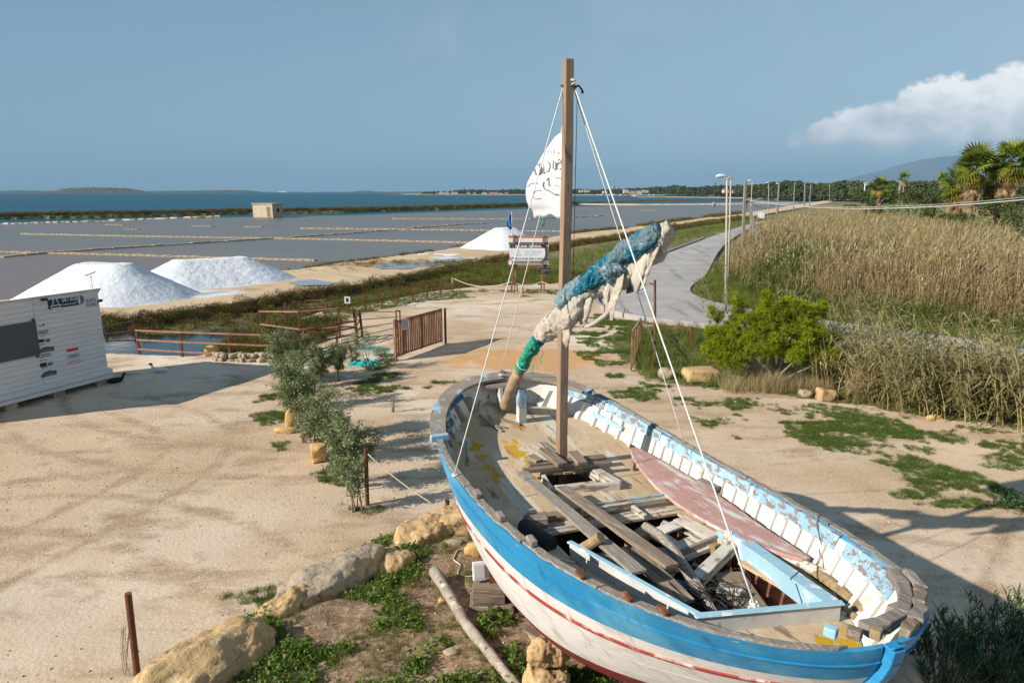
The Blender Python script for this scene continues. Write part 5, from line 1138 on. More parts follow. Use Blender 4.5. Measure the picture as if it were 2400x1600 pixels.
def proj(v):
    dd = v.y * _c - (v.z - CH) * _s; return (1200 + CF * v.x / dd, 800 - CF * (v.y * _s + (v.z - CH) * _c) / dd)
mb = MB()
def zf(pts, r=.006):
    mb.tube([on_flag(1220 + x / 6.53, 290 + y / 6.53) - f0 for x, y in pts], r, 4)
# ghost lettering: serif capitals seen through the cloth, and the curls below them
for S, r_ in (([(170, 805), (200, 800), (222, 792)], .004), ([(200, 680), (240, 790)], .011), ([(250, 620), (285, 640), (305, 700), (300, 770), (280, 782)], .009), ([(290, 600), (325, 690), (322, 750), (295, 775)], .010), ([(355, 600), (352, 680), (360, 760)], .005),
              ([(352, 705), (358, 765), (385, 745)], .009), ([(400, 580), (440, 600), (452, 650), (432, 720), (395, 735)], .006), ([(500, 560), (492, 680)], .005), ([(535, 590), (540, 700), (505, 695)], .007), ([(590, 590), (548, 640), (553, 690)], .008),
              ([(600, 540), (570, 560)], .005), ([(625, 555), (612, 600), (640, 640), (640, 690), (600, 695)], .008), ([(672, 488), (650, 510), (650, 560), (668, 570)], .009), ([(425, 400), (430, 445)], .006), ([(468, 425), (478, 450)], .004), ([(508, 400), (512, 450)], .005), ([(560, 435), (585, 440), (580, 470)], .004), ([(365, 430), (370, 465)], .004),
              ([(360, 890), (342, 920), (345, 960), (370, 1000), (440, 1030), (520, 1080), (580, 1085)], .007), ([(400, 870), (430, 830), (436, 940)], .009), ([(415, 942), (455, 945)], .004), ([(100, 975), (150, 920), (210, 905), (270, 915)], .004), ([(310, 1020), (230, 1030), (185, 1070), (185, 1120), (230, 1155), (305, 1145)], .004), ([(530, 830), (600, 820), (620, 860)], .003), ([(520, 945), (550, 940), (580, 965)], .003), ([(628, 150), (640, 230), (655, 290), (650, 340)], .004)): zf(S, r_)
mb.build("faded_lettering", M_ink, fl)
# ------------------------------------------------------------------ info hut
U = Vector((.399, .917, 0)); NW = Vector((.917, -.399, 0)); UP = Vector((0, 0, 1))
H0 = Vector((-15.25, 17.36, 0)); HL = 4.83; HZ0, HZ1 = .50, 3.12
hut = empty("info_hut", H0); tag(hut, 'white boarded kiosk on blocks with grey shutter and green sign', 'kiosk')
def HW(px, py, off=0.0):
    """point of the hut's front wall seen at a photo point (hut frame)"""
    d = Vector(ray(px, py)); o = Vector((0, 0, CH)); k = (H0 + NW * off - o).dot(NW) / d.dot(NW); return o + d * k - H0
def hp(s, z, off=0.0, dep=0.0): return U * s + NW * (off - dep) + UP * z
def slab(name, s0, s1, z0, z1, th, m, parent, off=0.0, bev=0.0):
    mb = MB(); V = []
    for dd in (off, off + th):
        for s, z in ((s0, z0), (s1, z0), (s1, z1), (s0, z1)): V.append(hp(s, z, dd))
    mb.add(V, [(0, 3, 2, 1), (4, 5, 6, 7), (0, 1, 5, 4), (1, 2, 6, 5), (2, 3, 7, 6), (3, 0, 4, 7)]); o = mb.build(name, m, parent)
    if bev: bevel(o, bev, 1)
    return o
DEP = 2.4
mb = MB(); V = []
for dd in (-.02, -DEP):
    zt_r = HZ1 if dd > -1 else HZ1 - .62
    for s, z in ((0, HZ0), (HL, HZ0), (HL, zt_r), (0, zt_r)): V.append(hp(s, z, dd))
mb.add(V, [(0, 3, 2, 1), (4, 5, 6, 7), (0, 1, 5, 4), (1, 2, 6, 5), (2, 3, 7, 6), (3, 0, 4, 7)]); mb.build("wall", M_hutw, hut)
sh0, sh1 = HW(72, 800).dot(U), None
sm_ = HW(77, 720).dot(U); SHR = HW(88, 790).dot(U); ZS1 = HW(78, 752).z; ZS0 = HW(83, 832).z
nb = 17; bh = (HZ1 - .06 - HZ0) / nb
for i in range(nb):
    z0 = HZ0 + i * bh
    for a, b in ((0, sm_ - .008), (sm_ + .008, HL)):
        slab("wall_board", a, b, z0 + .005, z0 + bh - .005, .018, M_hutw, hut, -.02)
slab("grey_shutter", .35, SHR - .02, ZS0, ZS1, .05, M_hutg, hut, .012, .006)
for s, z in ((SHR - .1, ZS0 - .03), (SHR - .07, ZS1 + .03)): slab("hinge", s - .025, s + .025, z - .05, z + .05, .07, M_hutg, hut, .012)
# plinth and blocks under it
mb = MB(); V = []
for dd in (.10, -DEP):
    for s, z in ((-.1, .20), (HL + .10, .20), (HL + .10, .50), (-.1, .50)): V.append(hp(s, z, dd))
mb.add(V, [(0, 3, 2, 1), (4, 5, 6, 7), (0, 1, 5, 4), (1, 2, 6, 5), (2, 3, 7, 6), (3, 0, 4, 7)]); bevel(mb.build("plinth", M_hutw, hut), .015)
slab("plinth_board", -.1, HL + .10, .335, .345, .01, M_hutg, hut, .10)
for s in (.2, 1.6, 3.0, 4.4): slab("foundation_block", s, s + .35, -.03, .198, .3, M_stoneg, hut, -.3)
# roof edge
mb = MB(); V = []
for dd, dz_ in ((.07, 0), (-DEP - .06, -.62)):
    for s, z in ((-.08, HZ1 - .02 + dz_), (HL + .06, HZ1 - .02 + dz_), (HL + .06, HZ1 + .055 + dz_), (-.08, HZ1 + .055 + dz_)): V.append(hp(s, z, dd))
mb.add(V, [(0, 3, 2, 1), (4, 5, 6, 7), (0, 1, 5, 4), (1, 2, 6, 5), (2, 3, 7, 6), (3, 0, 4, 7)]); bevel(mb.build("roof", M_trim, hut), .01)
slab("eaves_board", -.06, HL + .03, HZ1 - .10, HZ1 - .022, .03, M_hutw, hut, .0)
def text(body, size, M, m, parent, name="lettering", ext=.002, sx=1.0, align='LEFT', off=0.0):
    cu = bpy.data.curves.new(name, 'FONT'); cu.body = body; cu.size = size; cu.extrude = ext; cu.align_x = align; cu.resolution_u = 3; cu.offset = off
    cu.materials.append(m); tmp = bpy.data.objects.new(name, cu); me = bpy.data.meshes.new_from_object(tmp); bpy.data.objects.remove(tmp); bpy.data.curves.remove(cu); o = link(bpy.data.objects.new(name, me), parent); o.matrix_basis = M @ Matrix.Diagonal((sx, 1, 1, 1)); return o
def wallM(s, z, off): p = hp(s, z, off); return Matrix(((U.x, 0, NW.x, p.x), (U.y, 0, NW.y, p.y), (0, 1, 0, p.z), (0, 0, 0, 1)))
green = flat("sign_green", (.012, .06, .07)); wht = flat("sign_white", (.72, .74, .75)); dkg = flat("sign_dark_grey", (.08, .09, .10)); redb = flat("sign_red", (.55, .06, .07)); bluec = flat("sign_blue", (.03, .12, .40)); brn = flat("sign_brown_black", (.04, .03, .025)); grnc = flat("sign_teal", (.05, .30, .28))
a = HW(112, 713); b = HW(196, 700); s0, s1 = a.dot(U), b.dot(U); zb_ = HW(113, 725).z; zt_ = HW(111, 701).z
zc_ = (zb_ + zt_) / 2; rr0 = (zt_ - zb_) / 2; V = [hp(s0, zb_, .02), hp(s1 - rr0, zb_, .02)] + [hp(s1 - rr0 + rr0 * math.cos(t), zc_ + rr0 * math.sin(t), .02) for t in np.linspace(-1.57, 1.57, 14)[1:-1]] + [hp(s1 - rr0, zt_, .02), hp(s0, zt_, .02)]
n = len(V); V2 = [v - NW * .018 for v in V]
sg = mesh_obj("sign_board", V + V2, [tuple(range(n))] + [(i, (i + n), (i + 1) % n + n, (i + 1) % n) for i in range(n)], green, hut)
text("SALT BOAT", .185, wallM(s0 + .42, zc_ + .01, .022), wht, sg, sx=.56)
text("ESCURSIONI IN LAGUNA", .06, wallM(s0 + .43, zc_ - .10, .022), wht, sg, sx=.62)
def disc(name, s, z, r, off, m, parent, n=20): return mesh_obj(name, [hp(s + r * math.cos(t), z + r * math.sin(t), off) for t in np.linspace(0, 6.283, n, endpoint=False)], [tuple(range(n))], m, parent)
disc("info_disc", s1 - rr0, zc_, rr0 * .86, .0225, flat("sign_pale_teal", (.10, .20, .21)), sg)
text("i", .36, wallM(s1 - rr0 - .045, zc_ - .125, .024), wht, sg, off=.006)
def strip(name, pts, w, off, m, parent):
    mb = MB()
    for p, q in zip(pts[:-1], pts[1:]): mb.bar(hp(*p, off), hp(*q, off), w, .002, up=NW)
    return mb.build(name, m, parent)
bs_ = s0 + .22; strip("boat_emblem", [(bs_ - .15, zc_ - .06), (bs_ - .13, zc_ - .14), (bs_ + .13, zc_ - .14), (bs_ + .16, zc_ - .06), (bs_ - .15, zc_ - .06)], .022, .0225, wht, sg)
strip("boat_emblem", [(bs_ - .09, zc_ - .03), (bs_ - .04, zc_ + .16), (bs_ + .03, zc_ + .16), (bs_ + .09, zc_ - .03)], .022, .0225, wht, sg)
strip("boat_emblem", [(bs_ - .16, zc_ - .17), (bs_ + .18, zc_ - .17)], .014, .0225, wht, sg)
q = HW(200, 703); text("INFO", .155, wallM(q.dot(U) + .02, q.z - .09, .004), dkg, hut, sx=.9); q = HW(200, 713); text("POINT", .155, wallM(q.dot(U) + .02, q.z - .09, .004), dkg, hut, sx=.9)
# stickers beside the shutter
def stick(px0, py0, px1, py1, m, name="sticker", th=.003):
    a, b = HW(px0, py0), HW(px1, py1); return slab(name, a.dot(U), b.dot(U), min(a.z, b.z), max(a.z, b.z), th, m, hut, .001)
stick(90, 796, 104, 801, brn); stick(93, 852, 110, 857.5, brn); stick(106, 795, 118, 800, flat("sign_violet", (.12, .12, .26))); stick(112, 850, 124, 854, flat("sign_violet", (.12, .12, .26)))
for (x, y) in ((109, 820), (115, 876)):
    c_ = HW(x, y + 5); s_, z_ = c_.dot(U), c_.z; rx_, rz_ = .24, .17
    mesh_obj("half_round_sticker", [hp(s_ - rx_ * math.cos(t), z_ + rz_ * math.sin(t), .004) for t in np.linspace(0, 2.2, 12)] + [hp(s_ + rx_, z_ + rz_ * .85, .004), hp(s_ + rx_, z_, .004)], [tuple(range(14))[::-1]], flat("sign_slate", (.07, .12, .15)), hut)
    strip("sticker_mark", [(s_ - .12, z_ + .04), (s_ + .16, z_ + .04)], .02, .006, flat("sign_mark", (.25, .3, .4)), hut)
for x, y, L_, w_ in ((92, 764, 13, .02), (100, 760, 4, .03), (90, 778, 24, .03), (92, 782, 20, .03), (95, 788, 12, .014), (92, 808, 14, .015), (97, 832, 22, .03), (96, 837, 26, .03), (98, 845, 14, .014), (97, 862, 14, .015), (107, 858, 14, .014)):
    a, b = HW(x, y), HW(x + L_, y - L_ * .14); strip("sticker_text", [(a.dot(U), a.z), (b.dot(U), a.z)], w_, .003, dkg, hut)
a, b = HW(156, 822), HW(183, 817); strip("red_notice", [(a.dot(U), a.z), (b.dot(U), a.z)], .09, .004, redb, hut)
z1_ = a.z
for i in range(4):
    s_ = a.dot(U) + .05 + (b.dot(U) - a.dot(U) - .08) * i / 3
    o = disc("notice_symbol", s_, z1_ - .20, .052, .004, (grnc, bluec, bluec, grnc)[i], hut, 12); disc("notice_symbol_centre", s_, z1_ - .20, .026, .0055, wht, o, 8)
    o = disc("notice_symbol", s_, z1_ - .40, .052, .004, redb, hut, 12); disc("notice_symbol_centre", s_, z1_ - .40, .036, .0055, wht, o, 8)
# floodlight on its pole at the roof corner, small lamps
def floodlight(loc, rz, label, h=.55, m_pole=None, tilt=.6):
    t = empty("floodlight", loc, rz); tag(t, label, 'floodlight')
    if h > 0: mb = MB(); mb.tube([(0, 0, 0), (0, 0, h)], .014, 6); mb.tube([(-.01, 0, 0), (-.09, .0, h * .4), (-.07, 0, h * .8), (0, 0, h)], .009, 5); mb.build("pole", M_pl.get('sign_white'), t)
    Mx = Matrix.Rotation(tilt, 3, 'Y'); mb = MB(); mb.box((-.02, 0, h + .06), (.30, .22, .045), Mx); bevel(mb.build("lamp_housing", wht, t), .01)
    mb = MB(); mb.box(Vector((-.02, 0, h + .06)) - Mx @ Vector((0, 0, .024)), (.25, .18, .006), Mx); mb.build("lamp_glass", flat("lamp_glass", (.55, .56, .55), .2), t); return t
floodlight(H0 + hp(HL - .12, HZ1 + .05, -.05), .4, 'white floodlight on a thin pole at the corner of the kiosk roof', .42, tilt=-.35)
o = slab("corner_camera", HL - .02, HL + .10, 2.72, 2.80, .08, M_black, hut, -.04)
q = HW(103, 703); slab("sign_spotlight", q.dot(U) - .12, q.dot(U) + .04, q.z - .01, q.z + .05, .12, M_iron, hut, .02)

# ------------------------------------------------------------------ ducks
def duck(loc, rz, m, mh, label, s=1.0, head=1):
    t = empty("duck", loc, rz); tag(t, label, 'duck')
    mb = MB(); P = [(-.30, 0, .11), (-.24, 0, .10), (-.12, 0, .10), (.02, 0, .105), (.14, 0, .12), (.20, 0, .16), (.225, 0, .22), (.235, 0, .27), (.26, 0, .30), (.30, 0, .30), (.33, 0, .292)]
    r_ = [.012, .045, .088, .105, .09, .055, .038, .036, .042, .034, .012]
    mb.tube([Vector(p) * s for p in P], [x * s for x in r_], 14); o = mb.build("body", m, t, smooth=True)
    su = o.modifiers.new("s", 'SUBSURF'); su.levels = su.render_levels = 1
    mb = MB(); mb.tube([Vector(p) * s for p in ((.325, 0, .292), (.36, 0, .285), (.385, 0, .282))], [.014 * s, .012 * s, .006 * s], 8); mb.build("beak", flat("beak_orange", (.45, .18, .04)), t, smooth=True)
    mb = MB(); mb.tube([Vector(p) * s for p in ((.235, 0, .275), (.262, 0, .302), (.298, 0, .302))], [.042 * s, .047 * s, .038 * s], 12); mb.build("head_patch", mh, t, smooth=True)
    for sd in (-1, 1):
        mb = MB(); mb.tube([Vector(p) * s for p in ((.10, sd * .085, .13), (-.02, sd * .098, .135), (-.16, sd * .075, .13), (-.27, sd * .03, .125))], [.02 * s, .05 * s, .04 * s, .008 * s], 8); mb.build("wing", m, t, smooth=True)
        mb = MB(); mb.box(Vector((.30, sd * .032, .312)) * s, (.012 * s,) * 3); mb.build("eye", M_black, t)
    return t
g_ = G(374, 873); duck((g_.x, g_.y, gz(g_.x, g_.y) - .02), math.pi, flat("white_feathers", (.68, .69, .72), .9), flat("dark_red_head", (.10, .03, .03), .9), 'white duck with dark red head sitting on the sand by the pool fence', 1.05)
g_ = G(272, 897); duck((g_.x, g_.y, gz(g_.x, g_.y) - .02), .5, flat("black_feathers", (.02, .022, .03), .9), flat("dark_red_head", (.10, .03, .03), .9), 'black duck crouching at the corner of the kiosk', 1.0)

# ------------------------------------------------------------------ railings and fences of rusty steel and timber
def post(px0, py0, px1, py1, w=.07, label=None, name="post", m=None, parent=None, round_=True, org=None, lean=0.0):
    b = G(px0, py0); b.z = gz(b.x, b.y) if abs(b.x) < 30 and b.y < 60 else 0; b2 = G(px0, py0, b.z)
    b = Vector((b2.x, b2.y, b.z - .05)); tz = AtY(px1, py1, b.y).z; t = Vector((AtY(px1, py1, b.y).x, b.y, tz))
    o_ = org if org is not None else b
    mb = MB()
    if round_: mb.tube([b - o_, t - o_], w / 2, 9)
    else: mb.bar(b - o_, t - o_, w, w, up=(0, 1, 0))
    o = mb.build(name, m or M_rust, parent)
    if parent is None: o.location = o_
    if label: tag(o, label, 'post')
    return b, t, o
def railing(label, posts, rails, m=None, w=.085, rw=.06, name="railing", cat='railing', group=None, rm=None, rt=.035):
    """posts: (x base, y base, y top) in the photo; rails: heights as fraction of the post"""
    t = empty(name); P = []
    for (x, yb, xt, yt) in posts:
        b = G(x, yb); z = max(gz(b.x, b.y), -.10); b = G(x, yb, z); top = AtY(xt, yt, b.y); P.append((Vector((b.x, b.y, z - .05)), top))
    t.location = P[0][0]; o_ = P[0][0]; tag(t, label, cat, group)
    for b, tp in P: mb = MB(); mb.bar(b - o_, tp - o_, w, w, up=(0, 1, 0)); mb.build("post", m or M_rust, t)
    for i in range(len(P) - 1):
        for f in rails:
            a = P[i][0].lerp(P[i][1], f); c = P[i + 1][0].lerp(P[i + 1][1], f); mb = MB(); mb.bar(a - o_ + Vector((0, -.05, 0)), c - o_ + Vector((0, -.05, 0)), rt, rw); mb.build("rail", rm or M_rust, t)
    return t
M_rustlight = mat('pinkish_rusty_rail', (.36, .19, .12), (.27, .13, .08), vs=3, rough=.85, bump=.3, bs=20, layers=[((.15, .07, .04), 5, .64, .04)])
railing('three rail fence beside the pool of the ditch', [(327, 829, 319, 771), (427, 836, 422, 775), (541, 842, 534, 779), (657, 848, 652, 783)], (.96, .60, .24), rm=M_rustlight)
railing('sloping railing going up from the pool fence to the gate', [(657, 846, 652, 784), (728, 828, 724, 767), (790, 812, 788, 754), (836, 800, 832, 748), (850, 790, 842, 725)], (.92, .66, .40, .12))
railing('back railing of the small enclosure with light top rails', [(615, 780, 608, 727), (704, 800, 699, 727), (797, 796, 793, 718), (838, 792, 828, 724)], (.96, .42), rm=M_rustlight)
railing('thin wire and rail barrier between enclosure and gate', [(838, 795, 832, 724), (930, 770, 928, 727)], (.93, .66, .38, .12), w=.05, rw=.03, rt=.02)
railing('pair of posts behind the slatted gate', [(930, 765, 928, 727), (938, 765, 937, 727)], (.98,), w=.06)
railing('back fence of the ditch behind the kiosk, its shade painted in as dark colour', [(250, 800, 245, 760), (319, 800, 316, 745)], (.9, .5, .1), m=M_dark, rm=M_dark, w=.06)  # dark material stands in for the shade lying on this fence
railing('long row of rusty posts with thin rails up to the rope', [(671, 769, 667, 709), (721, 730, 716, 702), (767, 733, 764, 700), (818, 728, 814, 694), (856, 722, 854, 684), (896, 719, 893, 676), (932, 711, 931, 672), (968, 705, 966, 666), (1002, 698, 1000, 660), (1033, 690, 1032, 657)], (.93, .45), w=.09, rw=.04, rt=.03)
post(1062, 672, 1060, 650, .12, 'short pale bollard holding the left end of the rope', m=M_ropew)
t_ = empty("no_swimming_plate", AtY(814, 703, 35.5)); tag(t_, 'small white warning plate on its own post by the back fence', 'sign')
mb = MB(); mb.box((0, 0, 0), (.30, .02, .36)); mb.build("plate", wht, t_); mb = MB(); mb.box((0, -.012, .0), (.14, .004, .22)); mb.build("symbol", M_black, t_); mb = MB(); mb.bar((0, .03, -.9), (0, .03, .1), .05, .05, up=(0, 1, 0)); mb.build("post", M_rust, t_)

# slatted gate standing ajar
GA = G(928, 843); GB = G(1036, 806); GA.z = GB.z = .10; gate = empty("slatted_gate", GA); tag(gate, 'rusty gate leaf of upright slats standing open on the sand', 'gate')
gd = (GB - GA); gl = gd.length; gu = gd.normalized(); gh = 1.40
mb = MB(); mb.bar(Vector((0, 0, -.12)), Vector((0, 0, gh + .05)), .10, .10, up=gu); bevel(mb.build("gate_post", M_rustwood, gate), .01)
for s_, z0_, z1_ in ((.45, .0, gh), (gl * .52, .0, gh), (gl - .05, .0, gh + .02)): mb = MB(); mb.bar(gu * s_ + UP * z0_, gu * s_ + UP * z1_, .09, .06, up=gu); mb.build("stile", M_rustwood, gate)
for z_ in (.06, gh - .04): mb = MB(); mb.bar(UP * z_, gu * gl + UP * z_, .06, .07); mb.build("cross_rail", M_rustwood, gate)
ns = 25
nq = gu.cross(UP) * .045
if nq.y > 0: nq = -nq
for i in range(ns):
    s_ = .13 + (gl - .2) * i / (ns - 1); hh = gh - .02 + .05 * math.sin(i * 2.4) * .4; mb = MB(); mb.bar(nq + gu * s_ + UP * .03, nq + gu * (s_ + random.uniform(-.012, .012)) + UP * hh, .082, .022, up=nq); mb.build("slat", M_rustwood, gate)
mb = MB(); mb.box(gu * .52 + UP * (gh - .22) + nq * 1.6, (.36, .012, .42), Matrix.Rotation(math.atan2(gu.y, gu.x), 3, 'Z') @ Matrix.Rotation(.06, 3, 'Y')); pl_ = mb.build("notice_plate", flat("notice_paper", (.50, .52, .55)), gate)
for i, w_ in enumerate((.26, .2, .28, .16, .24)): mb = MB(); mb.box(gu * .52 + UP * (gh - .08 - .065 * i) + nq * 1.80, (w_, .004, .018), Matrix.Rotation(math.atan2(gu.y, gu.x), 3, 'Z')); mb.build("notice_line", dkg, pl_)
g_ = G(920, 838)
mb = MB(); mb.tube([(0, 0, -.05), (0, 0, 1.5)], .05, 9); o = mb.build("gate_hanging_post", M_rust); o.location = (GB.x + .14, GB.y + .1, 0); tag(o, 'rusty post at the far end of the slatted gate', 'post')

# paving slabs and net by the gate
for i, (x, y) in enumerate(((885, 832), (910, 828), (872, 843), (898, 840))):
    q = G(x, y); mb = MB(); mb.box((0, 0, 0), (.62, .9, .05)); o = bevel(mb.build("paving_slab", M_coamin), .01); o.location = (q.x, q.y, gz(q.x, q.y) + .02); o.rotation_euler = (0, 0, -.35)
    tag(o, ['pale slab by the gate post, far row', 'pale slab touching the gate, far row', 'pale slab in the near row away from the gate', 'pale slab in the near row beside the gate'][i], 'slab', 'paving slabs beside the gate')
def netpile(px, py, w, d, h, label, m, seed):
    rs = np.random.default_rng(seed); q = G(px, py); n1, n2 = 40, 22; V = []; F = []
    for i in range(n1):
        for j in range(n2):
            u, v = i / (n1 - 1) * 2 - 1, j / (n2 - 1) * 2 - 1; r = 1 - (abs(u) ** 2.2 + abs(v) ** 2.2); z = h * max(r, 0) ** .6 * (.6 + .4 * math.sin(u * 9 + v * 5 + seed) * math.cos(v * 7 - u * 3)) + rs.uniform(-.012, .012)
            V.append((u * w * (1 + .1 * math.sin(v * 6)), v * d * (1 + .15 * math.sin(u * 5)), max(z, -.01) + .005))
    for i in range(n1 - 1):
        for j in range(n2 - 1):
            c = i * n2 + j
            if max(V[c][2], V[c + 1][2], V[c + n2][2]) > .012: F.append((c, c + n2, c + n2 + 1, c + 1))
    o = mesh_obj("net_pile", V, F, m, smooth=False); o.location = (q.x, q.y, gz(q.x, q.y)); return tag(o, label, 'net', None)
M_teal = mat('bright_turquoise_net', (.02, .36, .33), (.015, .26, .26), vs=8, rough=.85, bump=.8, bs=40, bdist=.02, layers=[((.08, .50, .45), 14, .58, .04)])
netpile(852, 852, .62, .40, .22, 'bright turquoise net heaped on the sand below the gate', M_teal, 1)
netpile(868, 818, .75, .22, .10, 'thin strip of turquoise net behind the slabs', M_teal, 2)
netpile(809, 880, .25, .14, .07, 'small crumpled pale blue sheet by the shrubs', flat("pale_blue_plastic", (.45, .58, .66)), 3)

# single posts and ropes in front
b1, t1, _ = post(861, 1183, 857, 1051, .085, 'round rusty post beside the last shrub with a rope tied to it')
b2, t2, _ = post(1049, 1215, 1048, 1171, .085, 'short rusty post in front of the far end of the boat')
b3, t3, _ = post(322, 1582, 300, 1390, .085, 'rusty post at the left foot of the mound')
def rope(label, a, b, sag, r=.013, m=None, n=14, group='ropes strung between posts'):
    pts = [a.lerp(b, i / n) - Vector((0, 0, sag * 4 * (i / n) * (1 - i / n))) for i in range(n + 1)]; mb = MB(); mb.tube([p - a for p in pts], r, 6); o = mb.build("rope", m or M_ropew, smooth=True); o.location = a; return tag(o, label, 'rope', group)
rope('pale rope running down from the post by the shrubs to the mound', t1 - Vector((-.03, 0, .10)), Vector((-1.45, 11.4, .72)), .06)
rope('frayed rope hanging from the left post of the mound', t3 - Vector((.03, 0, .45)), b3 + Vector((-.12, -.05, .12)), -.02, .009)
mb = MB()
for k in range(12): a_ = Vector((random.uniform(-.06, .0), random.uniform(-.03, .03), .75 - .05 * random.random())); mb.tube([a_, a_ + Vector((-.04 + .03 * math.sin(k), 0, -.35)), a_ + Vector((-.05 + .05 * math.cos(k * 2), .02, -.70))], .0025, 3)
o = mb.build("net_scrap", M_ropew); o.location = b3 + Vector((-.06, -.02, .05)); tag(o, 'grey scrap of netting hanging from the left post of the mound', 'net')

# ------------------------------------------------------------------ big sign by the road
SB = G(1268, 688); SYd = 42.2; sgn = empty("welcome_sign", (AtY(1238, 688, SYd).x, SYd, 0)); tag(sgn, 'big roadside sign with white panel between rusty posts beside the third salt heap', 'sign')
def SP(px, py, off=0.0): return AtY(px, py, SYd + off) - sgn.location
def spanel(name, x0, y0, x1, y1, off, th, m, parent=None, bev=0):
    a, b = SP(x0, y1, off), SP(x1, y0, off); mb = MB(); mb.box(((a.x + b.x) / 2, (a.y + b.y) / 2, (a.z + b.z) / 2), (b.x - a.x, th, b.z - a.z)); o = mb.build(name, m, parent or sgn)
    return bevel(o, bev, 1) if bev else o
M_orng = mat('orange_brown_plank', (.50, .22, .09), (.42, .18, .075), vs=3, rough=.8, bump=.3); M_brnp = mat('red_brown_plank', (.26, .10, .055), (.20, .08, .045), vs=3, rough=.8, bump=.3)
for nm, x0, y0, x1, y1, m in (("plank", 1192, 552, 1286, 558, M_orng), ("white_plank", 1192, 558.5, 1286, 567.5, wht), ("plank", 1192, 568, 1286, 573, M_brnp), ("white_plank", 1192, 573.5, 1286, 581, wht), ("plank", 1192, 605.5, 1286, 610, M_orng), ("white_plank", 1192, 610.5, 1287, 620, wht), ("plank", 1192, 620.5, 1287, 625.5, M_brnp)): spanel(nm, x0, y0, x1, y1, 0, .05, m)
spanel("white_plank", 1276, 582, 1286, 605, 0, .05, wht)
# rounded main panel
xa, xb, ya, yb_ = 1193, 1284, 572, 611; prof = []
for t in np.linspace(-1.57, 1.57, 12): prof.append((xb - 12 + 10 * math.cos(t), (ya + yb_) / 2 + (yb_ - ya) / 2 * math.sin(-t) * -1))
prof = [(xa + 1, ya), (xb - 12, ya)] + [(xb - 12 + 11 * math.cos(t), (ya + yb_) / 2 + (yb_ - ya) / 2 * math.sin(t)) for t in np.linspace(-1.4, 1.4, 10)] + [(xb - 12, yb_), (xa + 8, yb_), (xa + 2, 603), (xa, 590)]
n = len(prof); Vf = [SP(x, y, -.05) for x, y in prof]; Vb = [SP(x, y, -.02) for x, y in prof]
dkp = mesh_obj("dark_back_panel", [v + Vector((.03, .012, -.03)) for v in Vf] + [v + Vector((.03, .012, -.03)) for v in Vb], [tuple(range(n))[::-1]] + [(i, (i + 1) % n, (i + 1) % n + n, i + n) for i in range(n)], dkg, sgn)
prof2 = [(x if x < xb - 14 else x - 5, y) for x, y in prof]; Vf2 = [SP(x, y, -.064) for x, y in prof2]
pan = mesh_obj("white_panel", Vf2 + [v + Vector((0, .012, 0)) for v in Vf2], [tuple(range(n))[::-1]] + [(i, (i + 1) % n, (i + 1) % n + n, i + n) for i in range(n)], wht, sgn)
spanel("name_band", 1194.5, 572.2, 1277, 581, -.069, .006, flat("sign_aubergine", (.06, .02, .035)), pan)
def SM(px, py, off): p = SP(px, py, off); return Matrix(((1, 0, 0, p.x), (0, 0, -1, p.y), (0, 1, 0, p.z), (0, 0, 0, 1)))
text("SALINA GENNA", .215, SM(1207.5, 579.8, -.074), wht, pan, sx=1.05, off=.006)
text("1862", .07, SM(1266, 579.5, -.074), wht, pan)
text("((", .18, SM(1199, 579.6, -.074), flat("sign_gold", (.5, .35, .12)), pan)
text("SALT BOAT", .18, SM(1228, 592.5, -.068), flat("sign_light_grey", (.42, .44, .46)), pan, sx=1.15)
text("ESCURSIONI GUIDATE", .07, SM(1228, 597.5, -.068), flat("sign_light_grey", (.42, .44, .46)), pan, sx=1.2)
text("ISOLA DI MOTHIA E LAGUNA", .165, SM(1207.5, 608.2, -.068), flat("sign_slate2", (.10, .13, .17)), pan, sx=.86, off=.004)
mb = MB(); p = SP(1200.5, 604.5, -.069); mb.box(p + Vector((.06, 0, 0)), (.13, .004, .05)); mb.add([p + Vector((0, -.003, .07)), p + Vector((-.09, -.003, 0)), p + Vector((0, -.003, -.07))], [(0, 1, 2)]); mb.build("arrow", flat("arrow_blue", (.01, .04, .18)), pan)
mb = MB(); p = SP(1214, 594, -.069)
for a_, b_ in (((-.16, -.02), (-.12, -.10)), ((-.12, -.10), (.12, -.10)), ((.12, -.10), (.17, -.02)), ((-.16, -.02), (.17, -.02)), ((-.08, .01), (-.03, .20)), ((-.03, .20), (.04, .20)), ((.04, .20), (.09, .01)), ((-.2, -.15), (.2, -.15))): mb.bar(p + Vector((a_[0], 0, a_[1])), p + Vector((b_[0], 0, b_[1])), .022, .003, up=(0, 1, 0))
mb.build("boat_emblem", flat("sign_light_grey", (.42, .44, .46)), pan)
dkp.location.y -= .12; pan.location.y -= .12
for (xt, yt, xb_, yb2, off) in ((1205, 551, 1199, 680, -.09), (1210, 575, 1206, 682, .15), (1274, 551, 1268, 689, -.09), (1276, 612, 1275, 686, .12), (1238, 575, 1238, 640, .04)):
    a, b = SP(xb_, yb2, off), SP(xt, yt, off); a.z = max(a.z, -.1) if yb2 > 650 else a.z; mb = MB(); mb.bar(a, b, .11 if off < 0 else .07, .08, up=(0, 1, 0)); mb.build("post", M_rustwood, sgn)
mb = MB(); mb.bar(SP(1207, 640, .15), SP(1214, 686, .8), .06, .06, up=(0, 1, 0)); mb.build("brace", M_rustwood, sgn)
